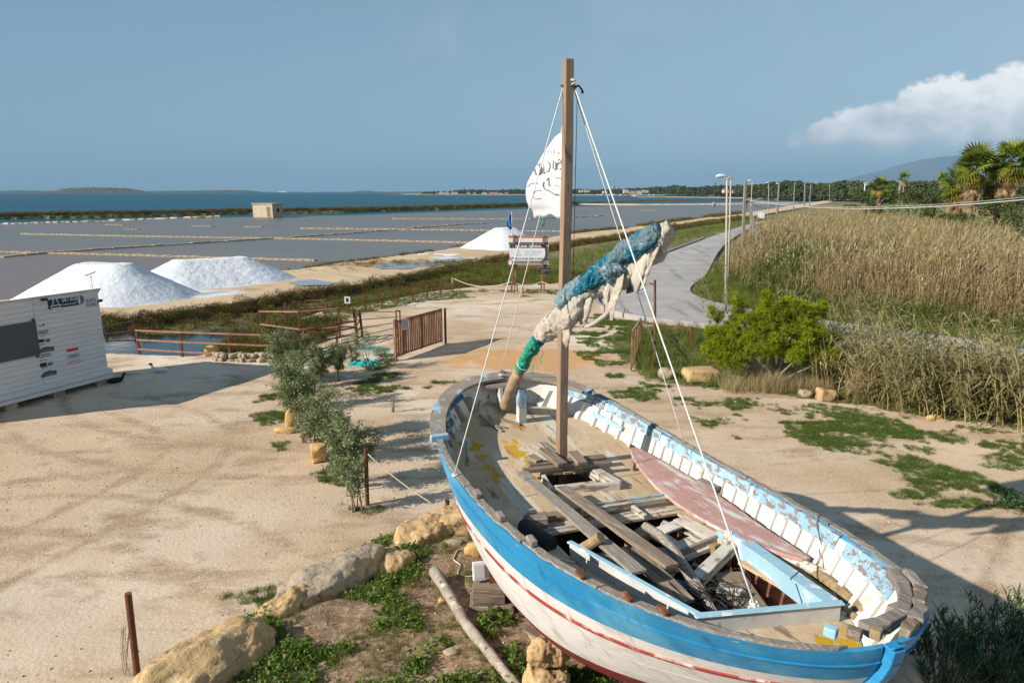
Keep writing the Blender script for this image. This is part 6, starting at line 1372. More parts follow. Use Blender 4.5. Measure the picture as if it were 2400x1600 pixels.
# arrow plate and flags (things of their own)
ap = empty("arrow_plate", AtY(1276, 635, 42.0)); tag(ap, 'small black arrow plate pointing left under the big sign', 'sign')
q0 = ap.location; pr = [(1263, 635), (1267, 628), (1289, 627.5), (1289, 641.5), (1267, 642)]; Vf = [AtY(x, y, 42.0) - q0 for x, y in pr]
mesh_obj("plate", Vf + [v + Vector((0, .03, 0)) for v in Vf], [(4, 3, 2, 1, 0)] + [(i, (i + 1) % 5, (i + 1) % 5 + 5, i + 5) for i in range(5)], flat("plate_black", (.03, .035, .045)), ap)
for y_, t_s in ((634.5, "PARCHEGGIO"), (639.5, "500 M")):
    p = AtY(1268, y_, 41.98) - q0; text(t_s, .10, Matrix(((1, 0, 0, p.x), (0, 0, -1, p.y), (0, 1, 0, p.z), (0, 0, 0, 1))), flat("sign_light_grey", (.42, .44, .46)), ap, sx=.85)
def small_flag(px, pyt, pyb, pts, m, label):
    q = AtY(px, pyb, 42.2); t = empty("small_flag", q); tag(t, label, 'flag'); mb = MB(); mb.tube([Vector((0, 0, 0)), AtY(px, pyt, 42.2) - q], .022, 6); mb.build("pole", wht if pts[0][0] < 1200 else M_netg, t)
    V = []; n1 = 8
    for i, (x0, y0, x1) in enumerate(pts):
        for k in range(n1): u = k / (n1 - 1); V.append(AtY(x0 + (x1 - x0) * u, y0 + 1.5 * math.sin(u * 5 + i), 42.2 + .06 * math.sin(u * 7 + i * .8)) - q)
    o = mesh_obj("cloth", V, [(i * n1 + k, i * n1 + k + 1, (i + 1) * n1 + k + 1, (i + 1) * n1 + k) for i in range(len(pts) - 1) for k in range(n1 - 1)], m, t, smooth=True)
    so = o.modifiers.new("t", 'SOLIDIFY'); so.thickness = .008
small_flag(1199.5, 497, 552, [(1199, 502, 1195), (1199, 508, 1190), (1199, 516, 1188), (1199, 524, 1188), (1199, 531, 1189), (1199, 537, 1194)], flat("flag_blue", (.05, .20, .55), transl=.3), 'small blue flag on the left post of the big sign')
small_flag(1275, 505, 552, [(1275, 508, 1273), (1276, 514, 1272), (1276, 521, 1271), (1276, 530, 1270)], flat("flag_green", (.10, .42, .12), transl=.3), 'small green and white flag on the right post of the big sign')
RZ = lambda x, y, d: AtY(x, y, d)
rope('thick rope swag left of the big sign', RZ(1064, 653, 45.5), RZ(1199, 660, 42.2), .42, .035, M_ropew)
rope('thick rope swag between the two posts of the big sign', RZ(1199, 660, 42.2), RZ(1269, 660, 42.1), .22, .035, M_ropew)
rope('thick rope swag right of the big sign passing behind the mast', RZ(1269, 660, 42.1), RZ(1365, 682, 40.5), .12, .035, M_ropew)
q = AtY(1256, 668, 42.6); mb = MB(); mb.box((0, 0, 0), (.22, .03, .12)); o = mb.build("small_plate", wht); o.location = q; tag(o, 'tiny white plate standing in the grass under the big sign', 'sign')
post(1226, 690, 1225, 672, .09, 'short dark stake between the two posts of the big sign', m=M_wood)

# gate post, leaning railing frame right of the mast
post(1536, 858, 1535, 656, .09, 'tall rusty post with a bent bracket in front of the road')
mb = MB(); q = AtY(1535, 664, G(1536, 858).y); mb.tube([(0, 0, 0), (-.12, 0, -.02), (-.20, 0, .03)], .018, 6); mb.tube([(0, 0, -.10), (-.12, 0, -.03)], .012, 5); o = mb.build("bent_bracket", M_rust); o.location = q; tag(o, 'bent iron bracket near the top of the tall rusty post', 'bracket')
a0, a1 = G(1479, 868), G(1500, 790); lr = empty("open_gate_leaf", a0); tag(lr, 'rusty open gate leaf seen edge on, right of the mast', 'gate')
for k, (x, y, yt, xt) in enumerate(((1479, 868, 775, 1483), (1487, 845, 765, 1491), (1493, 822, 756, 1497), (1500, 800, 748, 1502))):
    b = G(x, y); tp = AtY(xt, yt, b.y); mb = MB(); mb.bar(b - a0, tp - a0, .10, .05, up=(1, 0, 0)); mb.build("slat", M_rustwood, lr)
mb = MB(); mb.bar(AtY(1483, 776, G(1479, 868).y) - a0, AtY(1502, 746, G(1500, 800).y) - a0, .06, .07); mb.build("rail", M_stoneg, lr)
mb = MB(); mb.bar(G(1481, 858, .15) - a0, G(1500, 794, .15) - a0, .06, .06); mb.build("rail", M_rustwood, lr)
railing('low rusty rail fence between the open gate leaf and the pine bush', [(1502, 800, 1502, 752), (1622, 815, 1622, 766)], (.93,), w=.10, rw=.06)
for x, y, yt, l in ((1364, 724, 712, 'small dark stake at the corner of the road bend, left one'), (1416, 732, 708, 'grey stake with white tag at the road bend'), (1463, 741, 723, 'short grey stake on the road kerb, left of a pair'), (1470, 742, 727, 'short grey stake on the road kerb, right of a pair')):
    post(x, y, x, yt, .09, l, m=M_grey)

# ------------------------------------------------------------------ street lamps and poles along the road
lampm = flat("lamp_white", (.66, .66, .67), .4); polem = flat("pole_cream", (.46, .40, .33)); conc = mat('pole_concrete', (.26, .24, .22), (.20, .185, .17), vs=2, rough=.9, bump=.3)
def lamp(px, pyb, pxt, pyt, label, side=-1, wood=False):
    b = G(px, pyb); b.z = -.1; tp = AtY(pxt, pyt, b.y); t = empty("street_lamp", b); tag(t, label, 'street lamp', 'street lamps along the road')
    h = tp - b; mb = MB(); mb.tube([(0, 0, 0), h * .5, h], [.075, .06, .045], 8); mb.build("pole", polem, t, smooth=True)
    mb = MB(); q = h + Vector((0, 0, .0)); mb.tube([q + Vector((.06, 0, -.02)), q + Vector((-.04, 0, .03)), q + Vector((side * .22, 0, .06)), q + Vector((side * .46, 0, .05)), q + Vector((side * .56, 0, .03))], [.025, .055, .10, .09, .03], 10); mb.build("lamp_head", lampm, t, smooth=True)
    mb = MB(); mb.box(q + Vector((side * .32, 0, -.03)), (.30, .13, .07), taper=1.3); mb.build("lamp_bowl", flat("lamp_bowl_glass", (.30, .27, .26), .25), t)
lamp(1701, 733, 1704, 415, 'tallest street lamp nearest the camera, left of a close pair', -1)
lamp(1707, 666, 1713, 419, 'second street lamp, right of the close pair', -1)
lamp(1757, 563, 1763, 424, 'street lamp just behind the concrete pole with strut', -1)
lamp(1799, 528, 1802, 429, 'street lamp standing by the end of the visible road', -1)
lamp(1817, 533, 1826, 431, 'street lamp on the pole at the left edge of the reed bed', -1)
lamp(1943, 487, 1945, 435, 'lone street lamp over the far end of the reed bed', -1)
lamp(2127, 478, 2131, 434, 'far street lamp in front of the dark trees', -1)
def upole(px, pyb, pxt, pyt, label, r=.12, m=None, strut=None, yb=None):
    b = G(px, pyb); b.z = -.1; tp = AtY(pxt, pyt, b.y); t = empty("utility_pole", b); tag(t, label, 'utility pole', 'poles along the road'); mb = MB(); mb.bar(Vector((0, 0, 0)), tp - b, r * 2, r * 1.7, up=(0, 1, 0), w1=r * 1.3); bevel(mb.build("pole", m or conc, t), .02, 1)
    if strut:
        s0_ = G(*strut[0]); s1_ = AtY(*strut[1], b.y + .1); mb = MB(); mb.bar(s0_ - b, s1_ - b, .22, .20, up=(0, 1, 0)); mb.build("strut", m or conc, t)
        mb = MB(); mb.bar(AtY(1740, 608, b.y - .1) - b, AtY(1786, 610, b.y - .1) - b, .05, .05); mb.build("tie_bar", M_iron, t)
    return b, tp
PA = upole(1738, 645, 1747, 425, 'concrete pole with a slanting strut, beside the road', .13, strut=((1797, 650), (1752, 470)))
PB = upole(1818, 556, 1826, 428, 'thick grey pole at the left edge of the reed bed', .14)
upole(1859, 505, 1863, 427, 'dark pole between the road end and the lone lamp', .15); upole(1884, 500, 1887, 428, 'dark pole second behind the reed bed edge', .2); upole(1896, 497, 1901, 433, 'thin pole third behind the reed bed edge', .15)
for x, yb_, yt, l, r_ in ((2108, 478, 421, 'tall white pole in front of the round tree', .22), (2105, 480, 436, 'thin pole just left of the tall white pole', .12), (2040, 478, 439, 'thin pole left of the small fan palm', .12), (2078, 480, 438, 'thin pole right of the small fan palm', .12), (2010, 470, 440, 'short far pole beyond the reed bed', .15), (1977, 468, 440, 'far pole left of the yellow bush', .15), (1925, 468, 442, 'faint far pole by the dune', .2), (2155, 478, 438, 'pole in front of the dark shrubs', .12), (2386, 480, 420, 'thin leaning pole at the right edge', .10)):
    upole(x, yb_, x + 2 + (8 if x > 2300 else 0), yt, l, r_, m=(polem if 'white' in l else conc))
c0 = AtY(1748, 468, PA[0].y - .1); c1 = AtY(2470, 461, 27.0)
n_ = 30; pts = [c0.lerp(c1, i / n_) - Vector((0, 0, .0)) for i in range(n_ + 1)]
for i, p in enumerate(pts): p.z -= .55 * 4 * (i / n_) * (1 - i / n_)
for dz, r_, l in ((0, .022, 'thick pale cable crossing in front of the trees from the concrete pole'), (.10, .009, 'thin cable running just above the thick pale one')):
    mb = MB(); mb.tube([p - c0 + Vector((0, 0, dz)) for p in pts], r_, 6); o = mb.build("overhead_cable", flat("cable_grey", (.50, .49, .46)), smooth=True); o.location = c0; tag(o, l, 'cable')
def wire(a, b, sag, label, r=.02):
    n = 12; mb = MB(); mb.tube([a.lerp(b, i / n) - a - Vector((0, 0, sag * 4 * (i / n) * (1 - i / n))) for i in range(n + 1)], r, 4); o = mb.build("overhead_cable", M_iron); o.location = a; tag(o, label, 'cable')
wire(AtY(1750, 465, PA[0].y), AtY(1826, 462, PB[0].y), 1.1, 'dark sagging wire between the two grey poles')

# ------------------------------------------------------------------ stones
def stone(px, py, size, label, m, seed, boxy=.5, rz=0.0, z=None, sink=.15, cat='stone', group=None):
    q = G(px, py, z or 0.0); zz = gz(q.x, q.y) if abs(q.x) < 34 else 0; q = G(px, py, zz); o = rock_mesh("stone", size, m, None, seed, boxy, 3, .16); o.location = (q.x, q.y, zz + size[2] * (.5 - sink)); o.rotation_euler = (0, 0, rz); return tag(o, label, cat, group)
stone(1560, 885, (.50, .45, .42), 'round pale stone in front of the tall rusty post', M_stoneg, 1, .15)
stone(1640, 893, (1.25, .62, .48), 'long squared sandstone block at the foot of the pine bush', M_stone, 2, .78, .05, sink=.05)
stone(1888, 930, (.42, .36, .30), 'small stone left of the pale block', M_stoneg, 3, .45)
stone(1935, 937, (.60, .42, .40), 'pale squared stone block on the lawn edge', M_stone, 4, .75, .1, sink=.05)
stone(2190, 980, (.5, .2, .12), 'low orange stone in the lawn strip under the canes', M_block, 5, .4)
stone(2015, 866, (.5, .5, .45), 'brown stone heap piece behind the low rusty rail', M_stoneg, 55, .3)
stone(748, 1075, (.40, .78, .46), 'big yellow tuff block with white painted side, nearest of the row', M_block, 6, .85, .28, sink=.06)
stone(686, 1000, (.34, .42, .62), 'upright yellow block with a bite out of it', M_block, 7, .7, .2, sink=.06)
stone(664, 925, (.22, .4, .46), 'yellow block hidden in the shrubs, farther up the row', M_block, 8, .8, .2, sink=.06)
stone(735, 890, (.4, .4, .40), 'yellow block glimpsed through the middle shrub', M_block, 9, .7, sink=.06)
stone(668, 1012, (.6, .3, .16), 'heap of yellow rubble at the foot of the upright block', M_block, 10, .2)
stone(497, 832, (.42, .5, .40), 'squared yellow block at the corner of the pool', M_block, 11, .7, sink=.05)
rw_ = empty("retaining_wall", G(520, 846)); tag(rw_, 'low wall of rough pale stones under the pool fence', 'wall')
for i, x in enumerate(np.linspace(505, 655, 20)):
    for row in range(2):
        q = G(x + 4 * row, 845 + (i % 3)); o = rock_mesh("stone", (.36, .26, .20 + .05 * math.sin(i + row)), M_stoneg, rw_, 20 + i + 40 * row, .45, 2, .16); o.location = Vector((q.x, q.y + .05 * row, .04 + .17 * row)) - rw_.location; o.rotation_euler = (0, 0, i * .7)
for i, (x, y, s_) in enumerate(((800, 798, .12), (585, 800, .2), (600, 806, .16), (620, 797, .2))): stone(x, y, (s_, s_, s_), ['white pebble by the enclosure corner', 'white stone in the enclosure, leftmost', 'white stone in the enclosure, nearest', 'white stone in the enclosure, rightmost'][i], flat("white_stone", (.6, .58, .53)), 60 + i, .2)
# rocks rimming the mound
rim = []
rimpts = [((-3.72, 6.95), (2.3, .95, .80), .98), ((-3.15, 8.55), (1.0, .55, .46), .85), ((-2.72, 9.35), (1.9, .95, .78), .80), ((-2.05, 9.75), (.95, .7, .45), .6), ((-1.62, 10.75), (1.25, .75, .58), .72), ((-.80, 11.45), (1.75, 1.0, .86), .5)]
riml = ['long tan rock at the lower left edge of the mound, cut by the picture bottom', 'low crumbling tan rock below the pale grey slab', 'big pale grey rock slab on the rim of the mound', 'brown broken rock beside the pale grey slab', 'tan rock between the grey slab and the leafy tuft', 'big tan rock in front of the short rusty post']
def crag(name, s_, m, sd, bx=.12):
    o = rock_mesh(name, s_, m, None, sd, bx, 5, .15)
    for i_, (sz, st) in enumerate(((.30, .16), (.09, .05), (.03, .015))):
        tx = bpy.data.textures.new(f"rock_relief_{sz}", 'CLOUDS'); tx.noise_scale = sz; tx.noise_depth = 3; md = o.modifiers.new("relief", 'DISPLACE'); md.texture = tx; md.strength = st; md.mid_level = .5
    return o
for i, ((x, y), s_, rz) in enumerate(rimpts):
    o = crag("rock", s_, M_stoneg if i == 2 else M_stone, 71 + i); o.location = (x, y, gz(x, y) - .04); o.rotation_euler = (.08, -.1, rz); tag(o, riml[i], 'rock', 'rocks rimming the mound')
def at_mound(px, py): 
    z = .6
    for _ in range(5): q = G(px, py, z); z = gz(q.x, q.y)
    return Vector((q.x, q.y, z))
for i, (px, py, s_, l) in enumerate(((1110, 1300, (.34, .26, .26), 'smooth orange stone against the hull'), (1063, 1275, (.36, .18, .10), 'flat tan stone on the mound near the hull'), (1055, 1530, (.18, .12, .07), 'small tan stone right of the log'), (845, 1385, (.14, .1, .07), 'small pale stone among the weeds'), (1035, 1412, (.14, .1, .08), 'small orange stone left of the log'))):
    q = at_mound(px, py); o = rock_mesh("stone", s_, M_block if 'orange' in l else M_stoneg, None, 80 + i, .15, 2, .2); o.location = q + Vector((0, 0, s_[2] * .3)); tag(o, l, 'stone')
# two boulders under the hull, wooden cribbing, steel prop
BL = [((1280, 1520), (.48, .42, .36), 'upper brown boulder propping the hull', 91), ((1290, 1590), (.52, .46, .36), 'lower brown boulder propping the hull', 92)]
q = at_mound(1300, 1640); 
for (p_, s_, l, sd), z_ in zip(BL, (.52, .17)):
    o = crag("boulder", s_, M_stone, sd, .45); v = G(p_[0], p_[1], q.z + z_); o.location = (v.x, v.y, q.z + z_); tag(o, l, 'boulder')
q2 = at_mound(1145, 1420)
for i, (dz, rz, s_, off, l) in enumerate(((.06, .0, (.62, .34, .07), (0.05, 0, 0), 'bottom plank of the timber pack under the hull'), (.16, .05, (.46, .34, .12), (0, .05, 0), 'thick middle timber of the pack under the hull'), (.27, -.06, (.52, .30, .09), (.05, .10, 0), 'top timber of the pack under the hull'))):
    mb = MB(); mb.box((0, 0, 0), s_); o = bevel(mb.build("packing_timber", M_wood), .012); o.location = q2 + Vector((off[0], off[1], dz)); o.rotation_euler = (0, 0, rz); tag(o, l, 'timber', 'timbers stacked under the hull')
mb = MB(); mb.bar((0, 0, 0), (.02, .03, .62), .12, .12, up=(0, 1, 0)); o = mb.build("steel_prop", M_rust); o.location = q2 + Vector((.07, .12, .31)); tag(o, 'rusty steel prop standing on the timber pack', 'prop')
mb = MB(); mb.bar((0, 0, 0), (.0, .06, .5), .10, .08, up=(0, 1, 0)); o = mb.build("wooden_prop", M_dark); o.location = q2 + Vector((.22, .18, .31)); tag(o, 'dark wooden prop right of the rusty steel one', 'prop')
q = AtY(1268, 1492, 6.9); mb = MB(); mb.box((0, 0, 0), (.42, .10, .03)); o = bevel(mb.build("grey_shim", M_grey), .004); o.location = q; o.rotation_euler = (0, .35, -.3); tag(o, 'thin grey shim board between hull and upper boulder', 'board')
fl_ = empty("ground_floodlight", q2 + Vector((-.13, .10, .36)), .2); tag(fl_, 'white square floodlight standing beside the timber pack', 'floodlight')
Mx = Matrix.Rotation(-.25, 3, 'X'); mb = MB(); mb.box((0, 0, .13), (.19, .045, .26), Mx); bevel(mb.build("housing", wht, fl_), .01); mb = MB(); mb.box((0, -.027, .13), (.14, .006, .19), Mx); mb.build("glass", flat("lamp_glass", (.55, .56, .55), .2), fl_)
cp = [at_mound(1137, 1352) + Vector((0, 0, .05)), at_mound(1095, 1353), at_mound(1072, 1345), at_mound(1080, 1325), at_mound(1062, 1312), at_mound(1072, 1290), at_mound(1100, 1284)]
mb = MB(); cs = [Vector(p) for p in resample([tuple(p) for p in cp], 30)]; mb.tube([p - cp[0] + Vector((0, 0, .015)) for p in cs], .011, 6); o = mb.build("white_cable", M_rope, smooth=True); o.location = cp[0]; tag(o, 'white cable curling over the mound to the floodlight', 'cable')
lp = [(1018, 1362), (1050, 1400), (1090, 1470), (1130, 1520), (1170, 1570), (1225, 1640)]; L3 = [at_mound(*p) + Vector((0, 0, .075)) for p in lp]; L3[0].z += .10; L3 = [Vector(p) for p in resample([tuple(p) for p in L3], 22)]
mb = MB(); mb.tube([p - L3[0] for p in L3], [.085 - .0012 * i + .006 * math.sin(i * 1.7) for i in range(22)], 14, jit=.02); o = mb.build("bleached_log", M_log, smooth=True); o.location = L3[0]; tag(o, 'long bleached log lying on the mound beside the boat', 'log')
# ------------------------------------------------------------------ salt heaps
def heap(name_lbl, r0, r1, rad, h, seed, top=.28):
    """a salt heap with a flat ridge from r0 to r1 and straight flanks"""
    c0 = Vector((*((np.array(r0) + np.array(r1)) / 2), .08)); n = 90; ext = rad + .5 * math.dist(r0, r1) + .6; g = np.linspace(-ext, ext, n)
    X, Y = np.meshgrid(g, g); P = np.stack([X.ravel() + c0.x, Y.ravel() + c0.y], -1); a, b = np.array(r0), np.array(r1); e = b - a
    k = np.clip(((P - a) @ e) / (e @ e), 0, 1); d = np.hypot(*(P - a - k[:, None] * e).T); wob = 1 + .05 * fbm(P, seed, .9)
    q = d / (rad * wob); z = h * np.clip(1 - (q - .10) / .90, 0, 1); z = np.minimum(z, h * (.93 + .05 * fbm(P, seed + 1, .8))); z += .03 * fbm(P, seed + 2, 3.5) * (z > .1) + .012 * fbm(P, seed + 3, 11) * (z > .1)
    ang = np.arctan2(P[:, 1] - c0.y, P[:, 0] - c0.x); z += .03 * np.sin(ang * 41 + 2 * np.sin(ang * 13)) * np.clip(z / h, 0, 1) * np.clip(1.2 - z / h, 0, 1)
    z = np.where(q > 1.02, -.05, z); ii_ = np.arange((n - 1) * n).reshape(n - 1, n)[:, :-1].ravel(); F = np.stack([ii_, ii_ + 1, ii_ + n + 1, ii_ + n], -1)
    F = F[z[F].max(1) > -.03]
    o = mesh_obj("salt_heap", np.c_[P - [c0.x, c0.y], z], F, M_salt, smooth=True); o.location = c0; return tag(o, name_lbl, 'salt heap', 'salt heaps on the sand road')
heap('left white salt heap partly behind the kiosk', (-25.2, 40.8), (-23.2, 40.2), 4.2, 2.15, 1)
heap('middle white salt heap with the long ridge', (-22.3, 46.2), (-19.5, 48.5), 3.8, 1.75, 2)
heap('far white salt heap beside the big sign', (-1.2, 77.5), (-.4, 78.2), 4.5, 2.3, 3)
for i, (x, y, w, l) in enumerate(((993, 595, 1.2, 'left small salt spill'), (1033, 596, 1.4, 'middle small salt spill'), (1060, 597, 1.7, 'right small salt spill'))):
    q = G(x, y, .1); o = rock_mesh("salt_spill", (w, w * .8, .10), M_salt, None, 30 + i, 0, 3, .2); o.location = (q.x, q.y, .10); tag(o, l + ' left of the far salt heap', 'salt')
wet = mat('wet_puddle', (.30, .31, .33), (.26, .26, .27), vs=.6, rough=.15, bump=.05, bs=4, spec=.6)
for i, (pts, l) in enumerate((([(878, 622), (905, 618), (960, 615), (1010, 617), (1030, 608), (1085, 604), (1115, 606), (1070, 612), (1030, 620), (960, 629), (890, 630)], 0), ([(675, 662), (700, 657), (740, 655), (765, 660), (790, 662), (770, 668), (735, 668), (705, 670)], 1))):
    V = [G(x, y, .145) for x, y in pts]; o = mesh_obj("puddle", V, [tuple(range(len(V)))[::-1]], wet); tag(o, ['thin salt water puddle in front of the far salt heap', 'thin salt water puddle right of the middle salt heap'][l], 'puddle', kind='structure')

# ------------------------------------------------------------------ stone hut on the embankment, ships, islands, mountain
sh = empty("stone_hut", AtY(640, 503, 188)); sh.location.z = .35; tag(sh, 'small flat roofed stone hut standing on the sea embankment', 'hut'); 
s_h = sh.location.copy(); a = AtY(593, 500, 184) - s_h; b = AtY(639, 500, 180) - s_h; d = AtY(663, 500, 186) - s_h; a.z = b.z = d.z = -.8; c_ = a + (d - b); hh = 3.4
M_hstone = mat('hut_stone', (.50, .39, .25), (.42, .36, .28), vs=.7, rough=.95, bump=.6, bs=4, bdist=.05, layers=[((.36, .31, .25), 1.5, .60, .05)])
mb = MB(); V = [a, b, d, c_]; mb.add(V + [v + UP * (hh if i != 3 else hh) for i, v in enumerate(V)], [(0, 3, 2, 1), (4, 5, 6, 7), (0, 1, 5, 4), (1, 2, 6, 5), (2, 3, 7, 6), (3, 0, 4, 7)]); mb.build("wall", M_hstone, sh)
mb = MB(); V = [a + Vector((-.2, -.2, hh)), b + Vector((.1, -.2, hh)), d + Vector((.2, .1, hh)), c_ + Vector((0, .2, hh))]; mb.add(V + [v + UP * .25 for v in V], [(0, 3, 2, 1), (4, 5, 6, 7), (0, 1, 5, 4), (1, 2, 6, 5), (2, 3, 7, 6), (3, 0, 4, 7)]); mb.build("roof", M_stoneg, sh)
mb = MB(); m_ = a.lerp(b, .86); mb.box(m_ + Vector((-.05, -.12, 1.5)), (1.3, .1, 2.6)); mb.build("door", M_stoneg, sh)
mb = MB(); m_ = b.lerp(d, .5); mb.box(m_ + Vector((.1, -.1, 1.9)), (.5, .6, .9)); mb.build("window", M_dark, sh)
def ship(px0, px1, py, ytop, D_, label, kind=0):
    y_ = D_; a, b = AtY(px0, py, y_), AtY(px1, py, y_); L = b.x - a.x; t = empty("ship", ((a.x + b.x) / 2, y_, -.6)); tag(t, label, 'ship', 'ships on the horizon'); h = (AtY(px0, ytop, y_).z + .6)
    mb = MB(); prof = [(-L / 2, 0), (-L / 2 - L * .02, h * .5), (L / 2 + L * .04, h * .5), (L / 2 - L * .03, 0)]; n = 4
    mb.add([(x, -L * .07, z) for x, z in prof] + [(x, L * .07, z) for x, z in prof], [(0, 1, 2, 3)[::-1], (4, 5, 6, 7)] + [(i, (i + 1) % 4, (i + 1) % 4 + 4, i + 4) for i in range(4)]); mb.build("ship_hull", wht, t)
    mb = MB(); mb.box((0, 0, h * .68), (L * (.85 if kind == 0 else .35), L * .1, h * .36)); mb.build("superstructure", wht, t)
    mb = MB(); mb.box((-L * .25, 0, h * 1.0), (L * .07, L * .04, h * .4)); mb.build("funnel", dkg, t)
ship(653, 672, 452.2, 448, 6000, 'long white ferry on the horizon beyond the stone hut'); ship(714, 724, 452.2, 449.2, 6000, 'small pale ship right of the long ferry', 1); ship(733, 741, 452.2, 449.6, 6000, 'smallest pale ship on the horizon, farthest right', 1); ship(796, 803, 452.0, 450, 6500, 'tiny pale ship just left of the low far coast', 1)

def hill(name, pts, D_, depth, m, z0=-2, seed=0, bump_=.1, nd=12, label=None, crown=.35):
    """ground rising behind a far shore: photo points (x, y of the skyline) at distance D_"""
    P = resample([(*p, 0) for p in pts], 160); V = []; rs = np.random.default_rng(seed); n = len(P)
    for j in range(nd + 1):
        v = j / nd; prof = math.sin(math.pi * min(v, 1)) ** .6 if nd > 2 else 1
        for i in range(n):
            q = AtY(P[i][0], P[i][1], D_); h = max(q.z - z0, 0); k = q.x / D_; yy = D_ + depth * (v - .5)
            zz = z0 + h * prof * (1 + bump_ * math.sin(i * .9 + j * 2) * .3 + bump_ * rs.uniform(-.5, .5)); V.append((k * yy, yy, zz))
    F = [(j * n + i, j * n + i + 1, (j + 1) * n + i + 1, (j + 1) * n + i) for j in range(nd) for i in range(n - 1)]
    o = mesh_obj(name, V, F, m, smooth=True); return tag(o, label, kind='structure')
M_isl = mat('island_scrub', (.055, .065, .03), (.09, .085, .045), vs=.01, rough=.95, bump=.0, layers=[((.16, .13, .08), .02, .64, .04)])
hill("island", [(60, 449), (128, 448.5), (140, 444.5), (165, 442), (200, 441), (260, 441), (300, 442.5), (330, 446.5), (345, 449.5)], 3300, 700, M_isl, seed=1, bump_=.35)
hill("island", [(-300, 447), (-100, 446.5), (0, 447.5), (60, 447), (140, 448), (160, 450)], 3900, 500, M_isl, seed=2, bump_=.3)
hill("island", [(330, 449.5), (370, 448), (450, 447.5), (520, 446.5), (580, 447), (600, 448.5), (615, 450.5)], 3600, 500, M_isl, seed=3, bump_=.35)
hill("island", [(815, 451), (835, 448.5), (850, 447.6), (870, 448), (880, 449.5), (960, 450), (1020, 449)], 4600, 500, M_isl, seed=4, bump_=.3)
M_mtn = mat('mountain_slope', (.07, .085, .08), (.10, .11, .10), vs=.0012, rough=1, bump=0, coords='Object')
hill("mountain", [(1700, 447), (1850, 443), (1930, 432), (1985, 421), (2030, 409), (2075, 398), (2120, 384), (2160, 375), (2200, 369), (2240, 366), (2290, 370), (2340, 380), (2400, 392), (2520, 402), (2700, 405), (2950, 425), (3100, 446)], 15000, 5000, M_mtn, z0=-20, seed=6, bump_=.03, nd=20)

# ------------------------------------------------------------------ trees
def tree(name, loc, h, lobes, m, n, ls, label, cat='tree', group=None, trunk=.25, seed=0, tr_h=None, aspect=.5, m_t=None):
    t = empty(name, loc); tag(t, label, cat, group)
    L = [(x * h, y * h, z * h, a * h, b * h, c * h) for x, y, z, a, b, c in lobes]
    leafcloud(crown_pts(n, L, seed), ls, m, seed, aspect, "crown", t)
    rs = np.random.default_rng(seed); mb = MB(); th_ = tr_h or .4 * h
    mb.tube([(0, 0, -.3), (.03 * h, 0, th_ * .5), (0, .02 * h, th_)], [trunk, trunk * .8, trunk * .6], 8)
    for l_ in L[:7]: mb.tube([(0, .02 * h, th_ * .8), ((l_[0]) * .5, l_[1] * .5, (th_ + l_[2]) / 2), (l_[0], l_[1], l_[2])], [trunk * .5, trunk * .3, trunk * .1], 5)
    mb.build("trunk", m_t or M_bark, t); return t
def lobes_round(seed, k=9, w=.42, z0=.35, z1=.85, r=.22, flat_=.8):
    rs = np.random.default_rng(seed); L = []
    for i in range(k):
        a = rs.uniform(0, 6.28); q = w * math.sqrt(rs.uniform(.02, 1)); z = rs.uniform(z0, z1); L.append((q * math.cos(a), q * math.sin(a), z - .25 * q, r * rs.uniform(.7, 1.25), r * rs.uniform(.7, 1.25), r * flat_ * rs.uniform(.7, 1.1)))
    return L
# the sapling row in the planting bed
def sapling(px, py, h, seed, label, w=.36, n=1500, ls=.07, z0=.35, stems=5, m=None):
    q = G(px, py); q.z = gz(q.x, q.y); t = empty("shrub", q); tag(t, label, 'shrub', 'grey green shrubs in the planting bed'); rs = np.random.default_rng(seed); pts = []; mb = MB()
    for i in range(stems):
        a = rs.uniform(0, 6.28); r = w * h * rs.uniform(.3, .9); tip = np.array([r * math.cos(a), r * math.sin(a), h * rs.uniform(.75, 1.0)]); b0 = np.array([rs.normal(0, .06), rs.normal(0, .06), -.03]); path = [b0 + (tip - b0) * k * np.array([k ** .5, k ** .5, 1]) for k in np.linspace(0, 1, 6)]
        mb.tube([Vector(p) for p in path], [.018, .015, .012, .009, .006, .003], 5)
        for _ in range(9):
            k = rs.uniform(z0, 1); p = b0 + (tip - b0) * k * np.array([k ** .5, k ** .5, 1]); d = rs.normal(size=3); d[2] = abs(d[2]) * .8; d = d / np.linalg.norm(d) * h * rs.uniform(.12, .26); e = p + d; mb.tube([Vector(p), Vector(e)], [.006, .002], 3, cap=False)
            m_ = int(2.4 * n / stems / 9); kk = rs.uniform(.1, 1.1, (m_, 1)); pts.append(p + d * kk + rs.normal(0, .035 * h, (m_, 3)))
    mb.build("stems", M_twig, t); leafcloud(np.concatenate(pts), ls, m or M_olive, seed, .34, "leaves", t); return t
